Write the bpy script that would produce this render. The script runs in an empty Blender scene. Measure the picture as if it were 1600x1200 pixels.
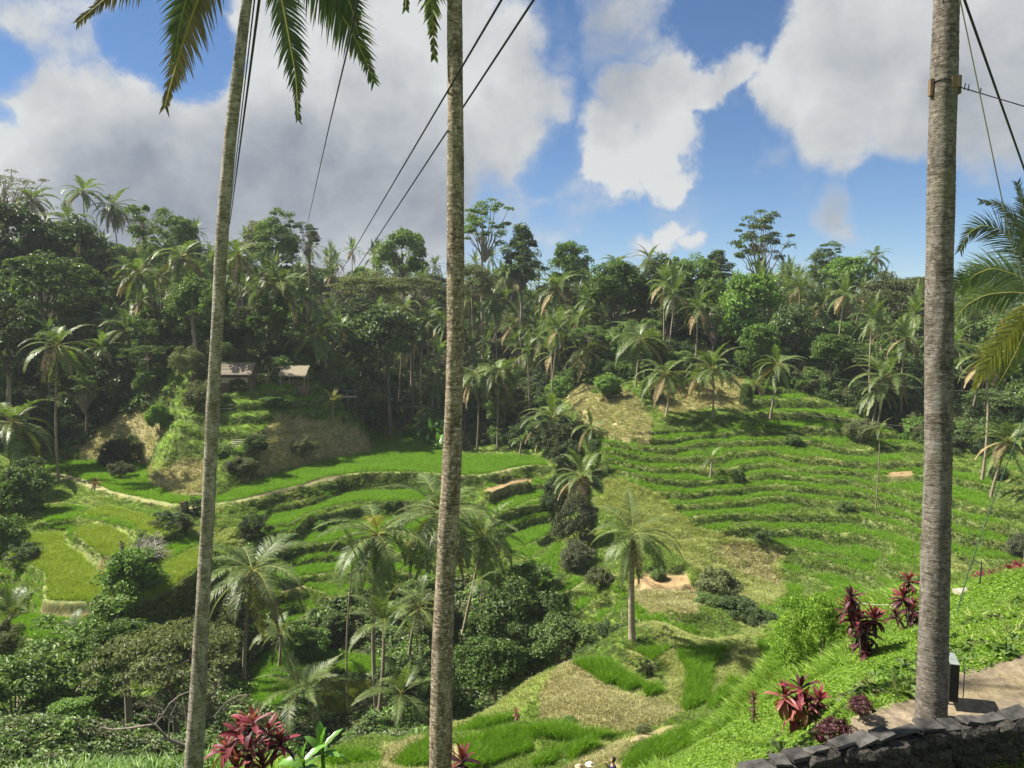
import bpy, bmesh, math, random
import numpy as np
from mathutils import Vector, Matrix, Euler
R = math.radians
rng = np.random.default_rng(11)
random.seed(11)
scene = bpy.context.scene
COL = scene.collection

# ------------------------------------------------------------------ camera
F_PX, PITCH = 1208.0, R(5.0)
cam_data = bpy.data.cameras.new('camera')
cam_data.sensor_width = 36.0
cam_data.lens = 36.0 * F_PX / 1600.0
cam_data.clip_start, cam_data.clip_end = 0.1, 6000.0
cam = bpy.data.objects.new('camera', cam_data)
COL.objects.link(cam)
cam.location = (0, 0, 0)
cam.rotation_euler = (R(90) - PITCH, 0, 0)
scene.camera = cam

# ------------------------------------------------------------------ light
SUN_AZ, SUN_EL = R(-77.0), R(50.0)         # azimuth from +Y (view direction), negative = to the left
sun_dir = Vector((math.sin(SUN_AZ) * math.cos(SUN_EL), math.cos(SUN_AZ) * math.cos(SUN_EL), math.sin(SUN_EL)))
sd = bpy.data.lights.new('sun', 'SUN')
sd.energy, sd.angle, sd.color = 5.0, R(0.53), (1.0, 0.93, 0.82)
sun = bpy.data.objects.new('sun', sd)
COL.objects.link(sun)
sun.rotation_euler = sun_dir.to_track_quat('Z', 'Y').to_euler()
scene.view_settings.view_transform = 'Standard'
scene.view_settings.look = 'None'
scene.view_settings.gamma = 1.0
scene.view_settings.use_curve_mapping = False
scene.view_settings.exposure = 1.32
scene.cycles.use_denoising = True
scene.cycles.max_bounces = 5
scene.cycles.diffuse_bounces = 3
scene.cycles.glossy_bounces = 1
scene.cycles.transmission_bounces = 3
scene.cycles.transparent_max_bounces = 4
scene.cycles.volume_bounces = 0


def pdir(px, py):
    u, v = (px - 800.0) / F_PX, (600.0 - py) / F_PX
    return np.array([u, math.cos(PITCH) + v * math.sin(PITCH), -math.sin(PITCH) + v * math.cos(PITCH)])


def atY(px, py, Y):
    d = pdir(px, py)
    return d * (Y / d[1])


def atZ(px, py, z):
    d = pdir(px, py)
    return d * (z / d[2])


def to_px(x, y, z):
    s, c = math.sin(PITCH), math.cos(PITCH)
    zc = y * c - z * s
    yc = y * s + z * c
    return 800.0 + F_PX * x / zc, 600.0 - F_PX * yc / zc


# ------------------------------------------------------------------ world: Nishita sky + clouds
world = bpy.data.worlds.new('World')
scene.world = world
world.use_nodes = True
wt = world.node_tree
wt.nodes.clear()


class NT:
    """small helper for building node trees"""
    def __init__(s, tree): s.t = tree
    def n(s, typ, **kw):
        nd = s.t.nodes.new(typ)
        for k, v in kw.items():
            setattr(nd, k, v)
        return nd
    def inp(s, sock, v):
        if isinstance(v, bpy.types.NodeSocket): s.t.links.new(v, sock)
        elif v is not None: sock.default_value = v
    def math(s, op, a, b=None, clamp=False):
        nd = s.n('ShaderNodeMath', operation=op, use_clamp=clamp)
        s.inp(nd.inputs[0], a); s.inp(nd.inputs[1], b)
        return nd.outputs[0]
    def vmath(s, op, a, b=None):
        nd = s.n('ShaderNodeVectorMath', operation=op)
        s.inp(nd.inputs[0], a); s.inp(nd.inputs[1], b)
        return nd.outputs['Value'] if op in ('DOT_PRODUCT', 'LENGTH') else nd.outputs[0]
    def noise(s, vec, scale, detail=4, rough=.5, out='Fac', dist=0.0):
        nd = s.n('ShaderNodeTexNoise')
        s.inp(nd.inputs['Vector'], vec); nd.inputs['Scale'].default_value = scale
        nd.inputs['Detail'].default_value = detail; nd.inputs['Roughness'].default_value = rough
        nd.inputs['Distortion'].default_value = dist
        return nd.outputs[out]
    def ramp(s, v, stops, interp='LINEAR'):
        nd = s.n('ShaderNodeValToRGB')
        cr = nd.color_ramp
        cr.interpolation = interp
        while len(cr.elements) < len(stops): cr.elements.new(0.5)
        for e, (p, c) in zip(cr.elements, stops):
            e.position = p
            e.color = (*c, 1) if isinstance(c, tuple) else (c, c, c, 1)
        s.inp(nd.inputs[0], v)
        return nd.outputs[0]
    def maprange(s, v, a, b, c=0., d=1., smooth=False):
        nd = s.n('ShaderNodeMapRange')
        if smooth: nd.interpolation_type = 'SMOOTHSTEP'
        s.inp(nd.inputs[0], v)
        for i, q in enumerate((a, b, c, d)): s.inp(nd.inputs[1 + i], q)
        return nd.outputs[0]
    def mix(s, f, a, b, mode='MIX'):
        nd = s.n('ShaderNodeMix', data_type='RGBA', blend_type=mode)
        s.inp(nd.inputs[0], f); s.inp(nd.inputs[6], (*a, 1) if isinstance(a, tuple) else a)
        s.inp(nd.inputs[7], (*b, 1) if isinstance(b, tuple) else b)
        return nd.outputs[2]


w = NT(wt)
tc = w.n('ShaderNodeTexCoord').outputs['Generated']
vec = w.vmath('NORMALIZE', tc)
sky = w.n('ShaderNodeTexSky', sky_type='NISHITA', sun_disc=False)
sky.sun_elevation, sky.sun_rotation = SUN_EL, SUN_AZ
sky.altitude, sky.air_density, sky.dust_density, sky.ozone_density = 1500, 1.0, 0.1, 3.0
# warped direction for ragged cloud outlines
wn1 = w.noise(vec, 3.2, 3, .5, 'Color')
wn2 = w.noise(vec, 14.0, 5, .6, 'Color')
off1 = w.n('ShaderNodeVectorMath', operation='SCALE'); w.inp(off1.inputs[0], w.vmath('SUBTRACT', wn1, (.5, .5, .5))); off1.inputs[3].default_value = 0.11
off2 = w.n('ShaderNodeVectorMath', operation='SCALE'); w.inp(off2.inputs[0], w.vmath('SUBTRACT', wn2, (.5, .5, .5))); off2.inputs[3].default_value = 0.085
wv = w.vmath('NORMALIZE', w.vmath('ADD', vec, w.vmath('ADD', off1.outputs[0], off2.outputs[0])))


def blob_max(vsock, blobs):
    tot = None
    for b_ in blobs:
        px, py, rad = b_[:3]; amp = b_[3] if len(b_) > 3 else 1.25
        d = Vector(pdir(px, py)).normalized()
        dp = w.vmath('DOT_PRODUCT', vsock, tuple(d))
        f = w.maprange(dp, math.cos(rad * 1.15 / F_PX), 1.0, 0.0, amp)
        tot = f if tot is None else w.math('MAXIMUM', tot, f)
    return tot


CLOUD = [(150, 185, 95), (85, 190, 105), (20, 235, 130), (225, 180, 95), (300, 210, 110), (375, 180, 90), (400, 90, 75), (455, 60, 90), (530, 70, 130), (625, 90, 125), (560, 200, 160), (430, 230, 140), (300, 300, 160), (150, 320, 170), (0, 330, 140),
         (690, 180, 120), (640, 300, 130, 1.1), (745, 110, 105), (800, 150, 80, 1.1), (850, 150, 55, 1.), (770, 230, 85, .85), (830, 260, 60, .6), (520, 330, 140), (820, 205, 85, .8), (870, 290, 70, .56), (780, 330, 80, .62), (710, 350, 80, .7), (740, 20, 80, .9), (820, 50, 70, .72), (890, 60, 60, .6), (970, 45, 80, .75), (1015, 75, 50, .66),
         (1000, 150, 64), (945, 215, 58), (965, 260, 56, 1.5), (1040, 225, 54), (1065, 140, 56), (1110, 120, 42), (1155, 98, 42), (1030, 285, 42), (1130, 180, 45, .6), (860, 375, 50, .55),
         (1255, 105, 68), (1300, 55, 90), (1330, 175, 78), (1360, 240, 55, .8), (1420, 100, 125), (1530, 150, 120), (1610, 120, 100), (1460, 200, 75, .9), (1560, 20, 90), (1400, 10, 110), (1190, 235, 50, .52), (1230, 160, 55), (1540, 250, 60, .6),
         (1030, 400, 36, .95), (990, 404, 26, .75), (1078, 408, 22, .75), (1328, 352, 44, .50), (1308, 362, 26, .44), (50, 25, 75, .62), (120, 32, 60, .56), (190, 28, 50, .5), (515, 262, 40, 1.4)]
HOLE = [(285, 85, 62, 1.3), (340, 75, 45, 1.2), (215, 62, 42, .9), (20, 88, 45, .8), (0, 165, 26, .8), (265, 30, 45, .7), (330, 20, 40, .6), (1140, 15, 80, 1.0), (1145, 215, 60, .8), (870, 240, 55, .7), (880, 20, 50, .5), (1200, 200, 40, .5), (1430, 330, 60, .6)]
GREY = [(230, 360, 175, 1.3), (450, 350, 190, 1.3), (140, 330, 80, .8), (640, 310, 150, 1.2), (740, 240, 110, .8), (590, 190, 90, .5), (250, 245, 70, .45), (110, 140, 50, .35), (1000, 150, 85, .75), (1120, 120, 50, .5),
        (1328, 350, 60, 1.1), (1400, 60, 130, .5), (1560, 180, 150, .75), (1190, 240, 80, .8), (940, 50, 110, .8), (1330, 230, 90, .55), (830, 110, 90, .5), (60, 25, 100, .4), (730, 60, 70, .3), (1060, 220, 50, .3)]
dens = w.math('SUBTRACT', blob_max(wv, CLOUD), blob_max(wv, HOLE))
fb = w.noise(vec, 7.5, 8, .60, dist=.25)
fb2 = w.noise(vec, 2.1, 4, .5)
fb3 = w.noise(vec, 26.0, 5, .6)
infront = w.maprange(w.vmath('DOT_PRODUCT', vec, (0.0, 0.985, 0.17)), .72, .80, 0, 1)
elsewhere = w.math('MULTIPLY', w.math('SUBTRACT', 1.0, infront), w.maprange(fb2, .42, .62, 0, 1.1))
dens = w.math('ADD', dens, elsewhere)
dens = w.math('ADD', dens, w.math('ADD', w.maprange(fb, .3, .7, -.34, .34), w.maprange(fb3, .3, .7, -.12, .12)))
cl = w.maprange(dens, -.02, .88, 0, 1, True)
up = w.n('ShaderNodeSeparateXYZ'); w.inp(up.inputs[0], vec)
above = w.maprange(up.outputs[2], -.02, .02, 0, 1)
g = w.math('MULTIPLY', blob_max(wv, GREY), w.maprange(fb2, .3, .7, .50, .98))
g = w.math('ADD', g, w.math('ADD', w.maprange(fb, .3, .7, .30, -.30), w.maprange(fb3, .3, .7, .08, -.08)))
g = w.math('ADD', g, w.math('MULTIPLY', elsewhere, .35))
g = w.math('MAXIMUM', g, 0.0)
g = w.math('MINIMUM', g, 1.0)
ccol = w.mix(g, (2.3, 2.36, 2.35), (.88, .98, 1.16))
edge = w.maprange(dens, .25, .7, 0, 1)
thin = w.mix(edge, (1.45, 1.66, 2.05), ccol)
skyc = w.mix(1.0, sky.outputs[0], (0.27, 0.325, 0.375), 'MULTIPLY')
col = w.mix(w.math('MULTIPLY', w.math('MULTIPLY', cl, above), .97), skyc, thin)
bg = w.n('ShaderNodeBackground'); w.inp(bg.inputs[0], col); bg.inputs[1].default_value = 0.125
wo = w.n('ShaderNodeOutputWorld'); wt.links.new(bg.outputs[0], wo.inputs[0])


# ------------------------------------------------------------------ object helpers
def tag(o, label=None, cat=None, group=None, kind=None):
    if label: o['label'] = label
    if cat: o['category'] = cat
    if group: o['group'] = group
    if kind: o['kind'] = kind
    return o


def link(name, data, parent=None, loc=None, rot=None, scale=None):
    o = bpy.data.objects.new(name, data)
    COL.objects.link(o)
    if parent is not None: o.parent = parent
    if loc is not None: o.location = loc
    if rot is not None: o.rotation_euler = rot
    if scale is not None: o.scale = scale if hasattr(scale, '__len__') else (scale,) * 3
    return o


def empty(name, loc, label, cat, group=None, rz=0.0):
    return tag(link(name, None, loc=loc, rot=(0, 0, rz)), label, cat, group)


def mesh(name, V, Fs, mats=(), midx=None, smooth=False, attr=None):
    """V (n,3) array, Fs = (m,k) int array or list of such arrays"""
    V = np.asarray(V, dtype=np.float32)
    if isinstance(Fs, np.ndarray): Fs = [Fs]
    Fs = [np.asarray(f, dtype=np.int32) for f in Fs if len(f)]
    me = bpy.data.meshes.new(name)
    me.vertices.add(len(V)); me.vertices.foreach_set('co', V.ravel())
    tot = np.concatenate([np.full(len(f), f.shape[1], np.int32) for f in Fs])
    idx = np.concatenate([f.ravel() for f in Fs])
    me.loops.add(len(idx)); me.loops.foreach_set('vertex_index', idx)
    st = np.zeros(len(tot), np.int32); st[1:] = np.cumsum(tot)[:-1]
    me.polygons.add(len(tot)); me.polygons.foreach_set('loop_start', st); me.polygons.foreach_set('loop_total', tot)
    if midx is not None: me.polygons.foreach_set('material_index', np.asarray(midx, np.int32))
    me.polygons.foreach_set('use_smooth', np.full(len(tot), bool(smooth)))
    for m in (mats if isinstance(mats, (list, tuple)) else [mats]): me.materials.append(m)
    if attr:
        for k, a in attr.items():
            a = np.asarray(a, np.float32)
            if a.ndim == 2:
                at = me.attributes.new(k, 'FLOAT_COLOR', 'POINT')
                at.data.foreach_set('color', np.hstack([a, np.ones((len(a), 4 - a.shape[1]), np.float32)]).ravel())
            else:
                at = me.attributes.new(k, 'FLOAT', 'POINT'); at.data.foreach_set('value', a)
    me.update(); me.validate()
    return me


class MB:
    """collects shapes into one mesh"""
    def __init__(s): s.V, s.F, s.M, s.n = [], [], [], 0
    def add(s, V, F, m=0):
        V = np.asarray(V, float)
        for f in (F if isinstance(F, list) and len(F) and isinstance(F[0], np.ndarray) else [np.asarray(F)]):
            s.F.append(f + s.n); s.M.append(np.full(len(f), m))
        s.V.append(V); s.n += len(V)
        return s
    def box(s, c, size, rz=0.0, m=0, tilt=0.0, jit=0.0):
        h = np.array(size) / 2
        P = np.array([[x, y, z] for z in (-1, 1) for y in (-1, 1) for x in (-1, 1)]) * h
        if jit: P = P + rng.uniform(-jit, jit, P.shape)
        if tilt: P = P @ np.array(Matrix.Rotation(tilt, 3, 'X')).T
        P = P @ np.array(Matrix.Rotation(rz, 3, 'Z')).T + np.array(c)
        return s.add(P, np.array([[0, 2, 3, 1], [4, 5, 7, 6], [0, 1, 5, 4], [2, 6, 7, 3], [0, 4, 6, 2], [1, 3, 7, 5]]), m)
    def tube(s, pts, rads, seg=8, m=0, cap=True):
        V, Fq = tube_arr(pts, rads, seg)
        s.add(V, Fq, m)
        if cap:
            n = len(V); k = n - seg
            s.F.append(np.array([[k + i, k + (i + 1) % seg, k + (i + 2) % seg] for i in range(0)]).reshape(-1, 3) + 0) if False else None
            base = s.n - n
            s.F.append(np.array([[base + k] + [base + k + i, base + k + i + 1] for i in range(1, seg - 1)])); s.M.append(np.full(seg - 2, m))
            s.F.append(np.array([[base, base + i + 1, base + i] for i in range(1, seg - 1)])); s.M.append(np.full(seg - 2, m))
        return s
    def mesh(s, name, mats, smooth=False):
        F3 = [f for f in s.F if f.shape[1] == 3]; F4 = [f for f in s.F if f.shape[1] == 4]
        M3 = [q for f, q in zip(s.F, s.M) if f.shape[1] == 3]; M4 = [q for f, q in zip(s.F, s.M) if f.shape[1] == 4]
        Fs, M = [], []
        if F4: Fs.append(np.concatenate(F4)); M += M4
        if F3: Fs.append(np.concatenate(F3)); M += M3
        return mesh(name, np.concatenate(s.V), Fs, mats, np.concatenate(M), smooth)


def tube_arr(pts, rads, seg=8):
    P = np.asarray(pts, float); n = len(P)
    rads = np.broadcast_to(np.asarray(rads, float), (n,))
    T = np.gradient(P, axis=0); T /= np.linalg.norm(T, axis=1, keepdims=True) + 1e-9
    ref = np.array([0, 0, 1.]) if abs(T[:, 2]).mean() < .8 else np.array([1., 0, 0])
    A = np.cross(T, ref); A /= np.linalg.norm(A, axis=1, keepdims=True) + 1e-9
    B = np.cross(T, A)
    th = np.arange(seg) / seg * 2 * np.pi
    V = P[:, None] + rads[:, None, None] * (np.cos(th)[None, :, None] * A[:, None] + np.sin(th)[None, :, None] * B[:, None])
    i = np.arange(n - 1)[:, None] * seg; j = np.arange(seg)[None]
    Fq = np.stack([i + j, i + (j + 1) % seg, i + seg + (j + 1) % seg, i + seg + j], -1).reshape(-1, 4)
    return V.reshape(-1, 3), Fq
# ------------------------------------------------------------------ terrain
def tanpy(py):
    d = pdir(800, py); return d[2] / d[1]


def lvl(zp, px, pf, pb, run=1.1):
    """height of a terrace whose back edge (seen at row pb) lies at the foot of the bank below row pf of the terrace at zp"""
    return tanpy(pb) * (zp / tanpy(pf) - run)


# (column, row, distance) read off the valley: the undulating ground before any terrace is cut into it
CTRL = [
    # near right: path, lawn and its outer edge
    (1455, 1132, 9.8), (1560, 1060, 11.0), (1345, 1045, 14.), (1260, 1090, 14.5), (1200, 1140, 14.0), (1100, 1178, 15.5), (1170, 1128, 16.), (1520, 960, 16.5), (1600, 905, 21.), (1430, 990, 16.),
    (1290, 1050, 17.), (1300, 985, 23.), (1400, 945, 24.), (1240, 1010, 26.), (1500, 925, 22.),
    # foreground terraces
    (958, 1270, 27.), (1000, 1147, 33.), (1000, 1050, 41.), (1100, 1000, 46.5), (800, 1150, 35.), (700, 1190, 32.), (550, 1185, 33.), (900, 1110, 36.), (1100, 1090, 37.), (1130, 1150, 30.),
    (860, 1040, 42.5), (920, 1022, 45.), (1000, 1000, 49.), (780, 1125, 38.), (640, 1165, 35.), (1200, 1030, 42.), (1180, 1000, 46.), (1230, 985, 45.), (700, 1140, 37.), (560, 1160, 35.),
    # near left
    (200, 1228, 26.), (50, 1228, 26.), (390, 1235, 16.), (490, 1215, 20.),
    # left lower side
    (160, 840, 94.), (80, 870, 90.), (100, 935, 84.), (200, 920, 86.), (290, 880, 89.), (75, 985, 80.), (30, 1030, 75.), (30, 800, 100.), (215, 1010, 76.),
    # main terrace and what is left of it
    (600, 736, 125.), (432, 770, 107.), (225, 777, 106.), (150, 750, 116.), (110, 722, 126.), (600, 665, 170.), (830, 720, 134.), (790, 705, 145.), (700, 700, 150.),
    # knoll
    (340, 735, 117.), (270, 735, 117.), (235, 700, 124.), (190, 690, 128.), (160, 660, 135.), (290, 665, 124.), (350, 690, 117.), (420, 685, 118.), (480, 690, 124.), (560, 690, 138.),
    (545, 640, 144.), (480, 645, 134.), (400, 640, 128.), (340, 630, 129.), (290, 600, 136.), (250, 640, 132.), (370, 600, 134.), (450, 605, 137.), (500, 600, 145.), (560, 620, 155.), (280, 560, 145.), (430, 590, 142.),
    # left valley
    (120, 680, 140.), (100, 600, 155.), (180, 610, 150.), (60, 700, 135.), (20, 730, 120.), (20, 640, 140.), (230, 570, 160.),
    # mid gorge
    (440, 880, 93.), (440, 960, 87.), (520, 930, 88.), (640, 880, 92.), (700, 830, 97.), (800, 800, 107.), (850, 760, 118.), (820, 850, 98.), (870, 870, 92.), (560, 1010, 83.), (420, 1060, 75.),
    (520, 1090, 71.), (588, 1110, 71.), (650, 1100, 66.), (860, 920, 82.), (880, 700, 128.), (910, 760, 108.), (640, 1000, 82.), (720, 1000, 78.), (780, 1050, 68.), (300, 1100, 60.), (150, 1060, 64.),
    (350, 1180, 45.), (100, 1150, 48.), (560, 1130, 60.), (700, 1090, 62.), (987, 1000, 60.), (930, 985, 66.), (960, 900, 76.), (1060, 1000, 58.),
    # right hillside
    (940, 690, 113.), (1075, 716, 108.), (1240, 718, 107.), (1415, 728, 103.), (1000, 750, 103.), (1150, 758, 101.), (1300, 768, 98.), (1440, 770, 95.), (1035, 795, 96.), (1190, 812, 93.),
    (1440, 832, 85.), (1300, 848, 87.), (1150, 835, 89.), (1000, 820, 92.), (1080, 865, 86.), (1200, 890, 84.), (1050, 900, 81.), (1060, 932, 78.), (1130, 960, 73.), (1200, 940, 75.), (1300, 920, 77.),
    (1400, 880, 79.), (1500, 870, 78.), (1550, 800, 84.), (1590, 760, 92.), (1550, 745, 96.), (1590, 880, 75.), (1340, 940, 72.),
    # upper right
    (900, 640, 128.), (960, 640, 126.), (1020, 640, 124.), (1113, 652, 120.), (1050, 600, 136.), (1160, 600, 134.), (1200, 640, 124.), (1250, 690, 113.), (1350, 690, 112.), (1300, 620, 130.),
    (1430, 690, 112.), (1500, 700, 108.), (1590, 700, 108.), (960, 610, 136.), (1100, 690, 113.),
    # forest ground
    (640, 640, 190.), (740, 670, 165.), (830, 660, 160.), (900, 600, 155.), (1060, 570, 155.), (1250, 575, 155.), (1400, 620, 140.), (1550, 640, 130.)]
HID = [  # (column, distance, height) of ground hidden by trees or by nearer ground
    (1455, 5., -6.9), (1600, 6.5, -6.9), (1300, 5., -6.8), (1450, 8.0, -6.6), (1600, 7.8, -6.6), (1750, 7., -6.8), (800, 4., -5.), (800, 8., -7.5), (800, 14., -11.), (500, 8., -7.2), (700, 20., -14.6), (1000, 10., -8.), (1000, 18., -13.), (200, 8., -7.),
    (0, 14., -9.4), (250, 18., -11.3), (880, 23., -16.5), (1090, 22., -15.8), (600, 26., -17.4),
    (1300, 34., -19.), (1450, 32., -18.), (1600, 36., -18.), (1500, 45., -24.), (1200, 55., -25.5), (1400, 55., -26.), (1090, 53., -28.5), (950, 57., -30.),
    (850, 55., -33.), (850, 68., -36.), (720, 52., -33.), (600, 48., -33.), (450, 52., -34.), (330, 38., -27.), (150, 36., -23.), (150, 52., -33.), (0, 50., -30.), (300, 75., -37.), (520, 62., -38.), (760, 72., -37.),
    (0, 230., 14.), (150, 240., 17.), (0, 180., -4.), (150, 190., -4.), (300, 185., -4.), (300, 240., 11.), (450, 180., -8.), (450, 240., 8.), (600, 215., -14.), (600, 260., 6.), (700, 250., 3.),
    (750, 200., -16.), (800, 260., 3.), (900, 190., -11.), (950, 240., -2.), (1100, 180., -9.), (1100, 240., 0.), (1250, 190., -9.), (1250, 240., 0.), (1400, 180., -10.), (1400, 240., -2.), (1550, 170., -10.), (1550, 240., -3.),
    (0, 330., 22.), (400, 330., 16.), (800, 340., 8.), (1200, 340., 4.), (1600, 340., 2.), (0, 600., 20.), (800, 600., 8.), (1600, 600., 2.)]
cp = [atY(*c) for c in CTRL]
for (px, Y, z) in HID:
    cp.append(np.array([(px - 800.) / F_PX * (Y * math.cos(PITCH) - z * math.sin(PITCH)), Y, z]))
cp = np.array(cp)
for a_, r_, z_ in ((-75, 15, -9.5), (-75, 60, -18), (-75, 200, 8), (75, 15, -5.5), (75, 60, -12), (75, 200, -4), (-60, 100, -16), (60, 100, -15), (-55, 40, -20), (55, 30, -9),
                   (130, 15, -4), (180, 15, -4), (-130, 15, -4), (180, 4, -4.8), (90, 5, -4.8), (-90, 5, -5.2), (180, 200, -2), (-130, 200, 0), (130, 200, -2), (-60, 600, 20), (60, 600, 4), (180, 600, 2)):
    cp = np.vstack([cp, [r_ * math.sin(R(a_)), r_ * math.cos(R(a_)), z_]])


def lp(x, y):
    r = np.sqrt(x * x + y * y) + 1e-6
    return np.arctan2(x, y), np.log(r)


def _tps(d2): return np.where(d2 > 1e-12, .5 * d2 * np.log(d2 + 1e-20), 0.)


ca, cr_ = lp(cp[:, 0], cp[:, 1])
Kn = len(cp)
D2 = (ca[:, None] - ca) ** 2 + (cr_[:, None] - cr_) ** 2
A_ = np.zeros((Kn + 3, Kn + 3)); A_[:Kn, :Kn] = _tps(D2) + np.eye(Kn) * 2e-4
A_[:Kn, Kn] = 1; A_[:Kn, Kn + 1] = ca; A_[:Kn, Kn + 2] = cr_; A_[Kn:, :Kn] = A_[:Kn, Kn:].T
rb = np.linalg.solve(A_, np.concatenate([cp[:, 2], [0, 0, 0]]))


def base_z(x, y):
    x = np.asarray(x, float); sh = x.shape
    a, l = lp(x.ravel(), np.asarray(y, float).ravel())
    out = np.zeros_like(a)
    for s in range(0, len(a), 40000):
        aa, ll = a[s:s + 40000], l[s:s + 40000]
        out[s:s + 40000] = _tps((aa[:, None] - ca) ** 2 + (ll[:, None] - cr_) ** 2) @ rb[:Kn] + rb[Kn] + rb[Kn + 1] * aa + rb[Kn + 2] * ll
    return out.reshape(sh)


# grid: direction x log distance, fine inside the view
az = np.concatenate([np.linspace(-180, -50, 27)[:-1], np.linspace(-50, -36, 30)[:-1], np.linspace(-36, 36, 760), np.linspace(36, 50, 30)[1:], np.linspace(50, 180, 27)[1:]])
az = np.radians(az)
lr = np.concatenate([np.linspace(math.log(1.2), math.log(8), 40)[:-1], np.linspace(math.log(8), math.log(26), 150)[:-1], np.linspace(math.log(26), math.log(175), 640), np.linspace(math.log(175), math.log(420), 60)[1:], np.linspace(math.log(420), math.log(4500), 20)[1:]])
NA, NR = len(az), len(lr)
GX = np.exp(lr)[:, None] * np.sin(az)[None]; GY = np.exp(lr)[:, None] * np.cos(az)[None]
# coarse evaluation of the smooth surface, then bilinear to the fine grid
azc = np.unique(np.concatenate([az[::4], az[-1:]])); lrc = np.unique(np.concatenate([lr[::4], lr[-1:]]))
BZc = base_z(np.exp(lrc)[:, None] * np.sin(azc)[None], np.exp(lrc)[:, None] * np.cos(azc)[None])
ia = np.clip(np.searchsorted(azc, az, side='right') - 1, 0, len(azc) - 2); fa = (az - azc[ia]) / (azc[ia + 1] - azc[ia])
ir = np.clip(np.searchsorted(lrc, lr, side='right') - 1, 0, len(lrc) - 2); fr = (lr - lrc[ir]) / (lrc[ir + 1] - lrc[ir])
Bt = BZc[:, ia] * (1 - fa) + BZc[:, ia + 1] * fa
BZ = Bt[ir] * (1 - fr)[:, None] + Bt[ir + 1] * fr[:, None]
rr_ = np.exp(lr)[:, None]
BZ = np.clip(BZ, -46, 40)
far_f = np.clip((rr_ - 500) / 1500, 0, 1)
BZ = BZ * (1 - far_f) + 6 * far_f
HZ = BZ.copy()


def H(x, y):
    a, l = lp(np.asarray(x, float), np.asarray(y, float))
    i = np.clip(np.searchsorted(lr, l) - 1, 0, NR - 2); j = np.clip(np.searchsorted(az, a) - 1, 0, NA - 2)
    u = np.clip((l - lr[i]) / (lr[i + 1] - lr[i]), 0, 1); v = (a - az[j]) / (az[j + 1] - az[j])
    return (HZ[i, j] * (1 - u) * (1 - v) + HZ[i + 1, j] * u * (1 - v) + HZ[i, j + 1] * (1 - u) * v + HZ[i + 1, j + 1] * u * v)


def cast(px, py, y0=6., y1=400.):
    """first point of the ground seen at this place of the photograph"""
    d = pdir(px, py)
    Y = np.exp(np.linspace(math.log(y0), math.log(y1), 1600))
    P = d[None] * (Y / d[1])[:, None]
    below = P[:, 2] < H(P[:, 0], P[:, 1])
    k = int(np.argmax(below)) if below.any() else len(Y) - 1
    return np.array([P[k, 0], P[k, 1], float(H(P[k, 0], P[k, 1]))])


RICE_H = 0.62
Z0 = -25.0
zA = lvl(Z0, 475, 762, 792, 1.6); zB = lvl(zA, 500, 797, 824, 1.1); zC = lvl(zB, 480, 852, 878); zD = lvl(zC, 455, 905, 955); zE = lvl(zD, 430, 985, 1012); zE2 = lvl(zE, 500, 1052, 1062)
zF = lvl(Z0, 820, 736, 764); zG = lvl(zF, 820, 792, 826); zH = lvl(zG, 865, 830, 860)
zP1 = lvl(Z0, 200, 782, 788); zP2 = lvl(zP1, 170, 808, 816); zP3 = lvl(zP2, 150, 862, 885); zP4 = lvl(zP3, 80, 938, 958)
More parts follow.
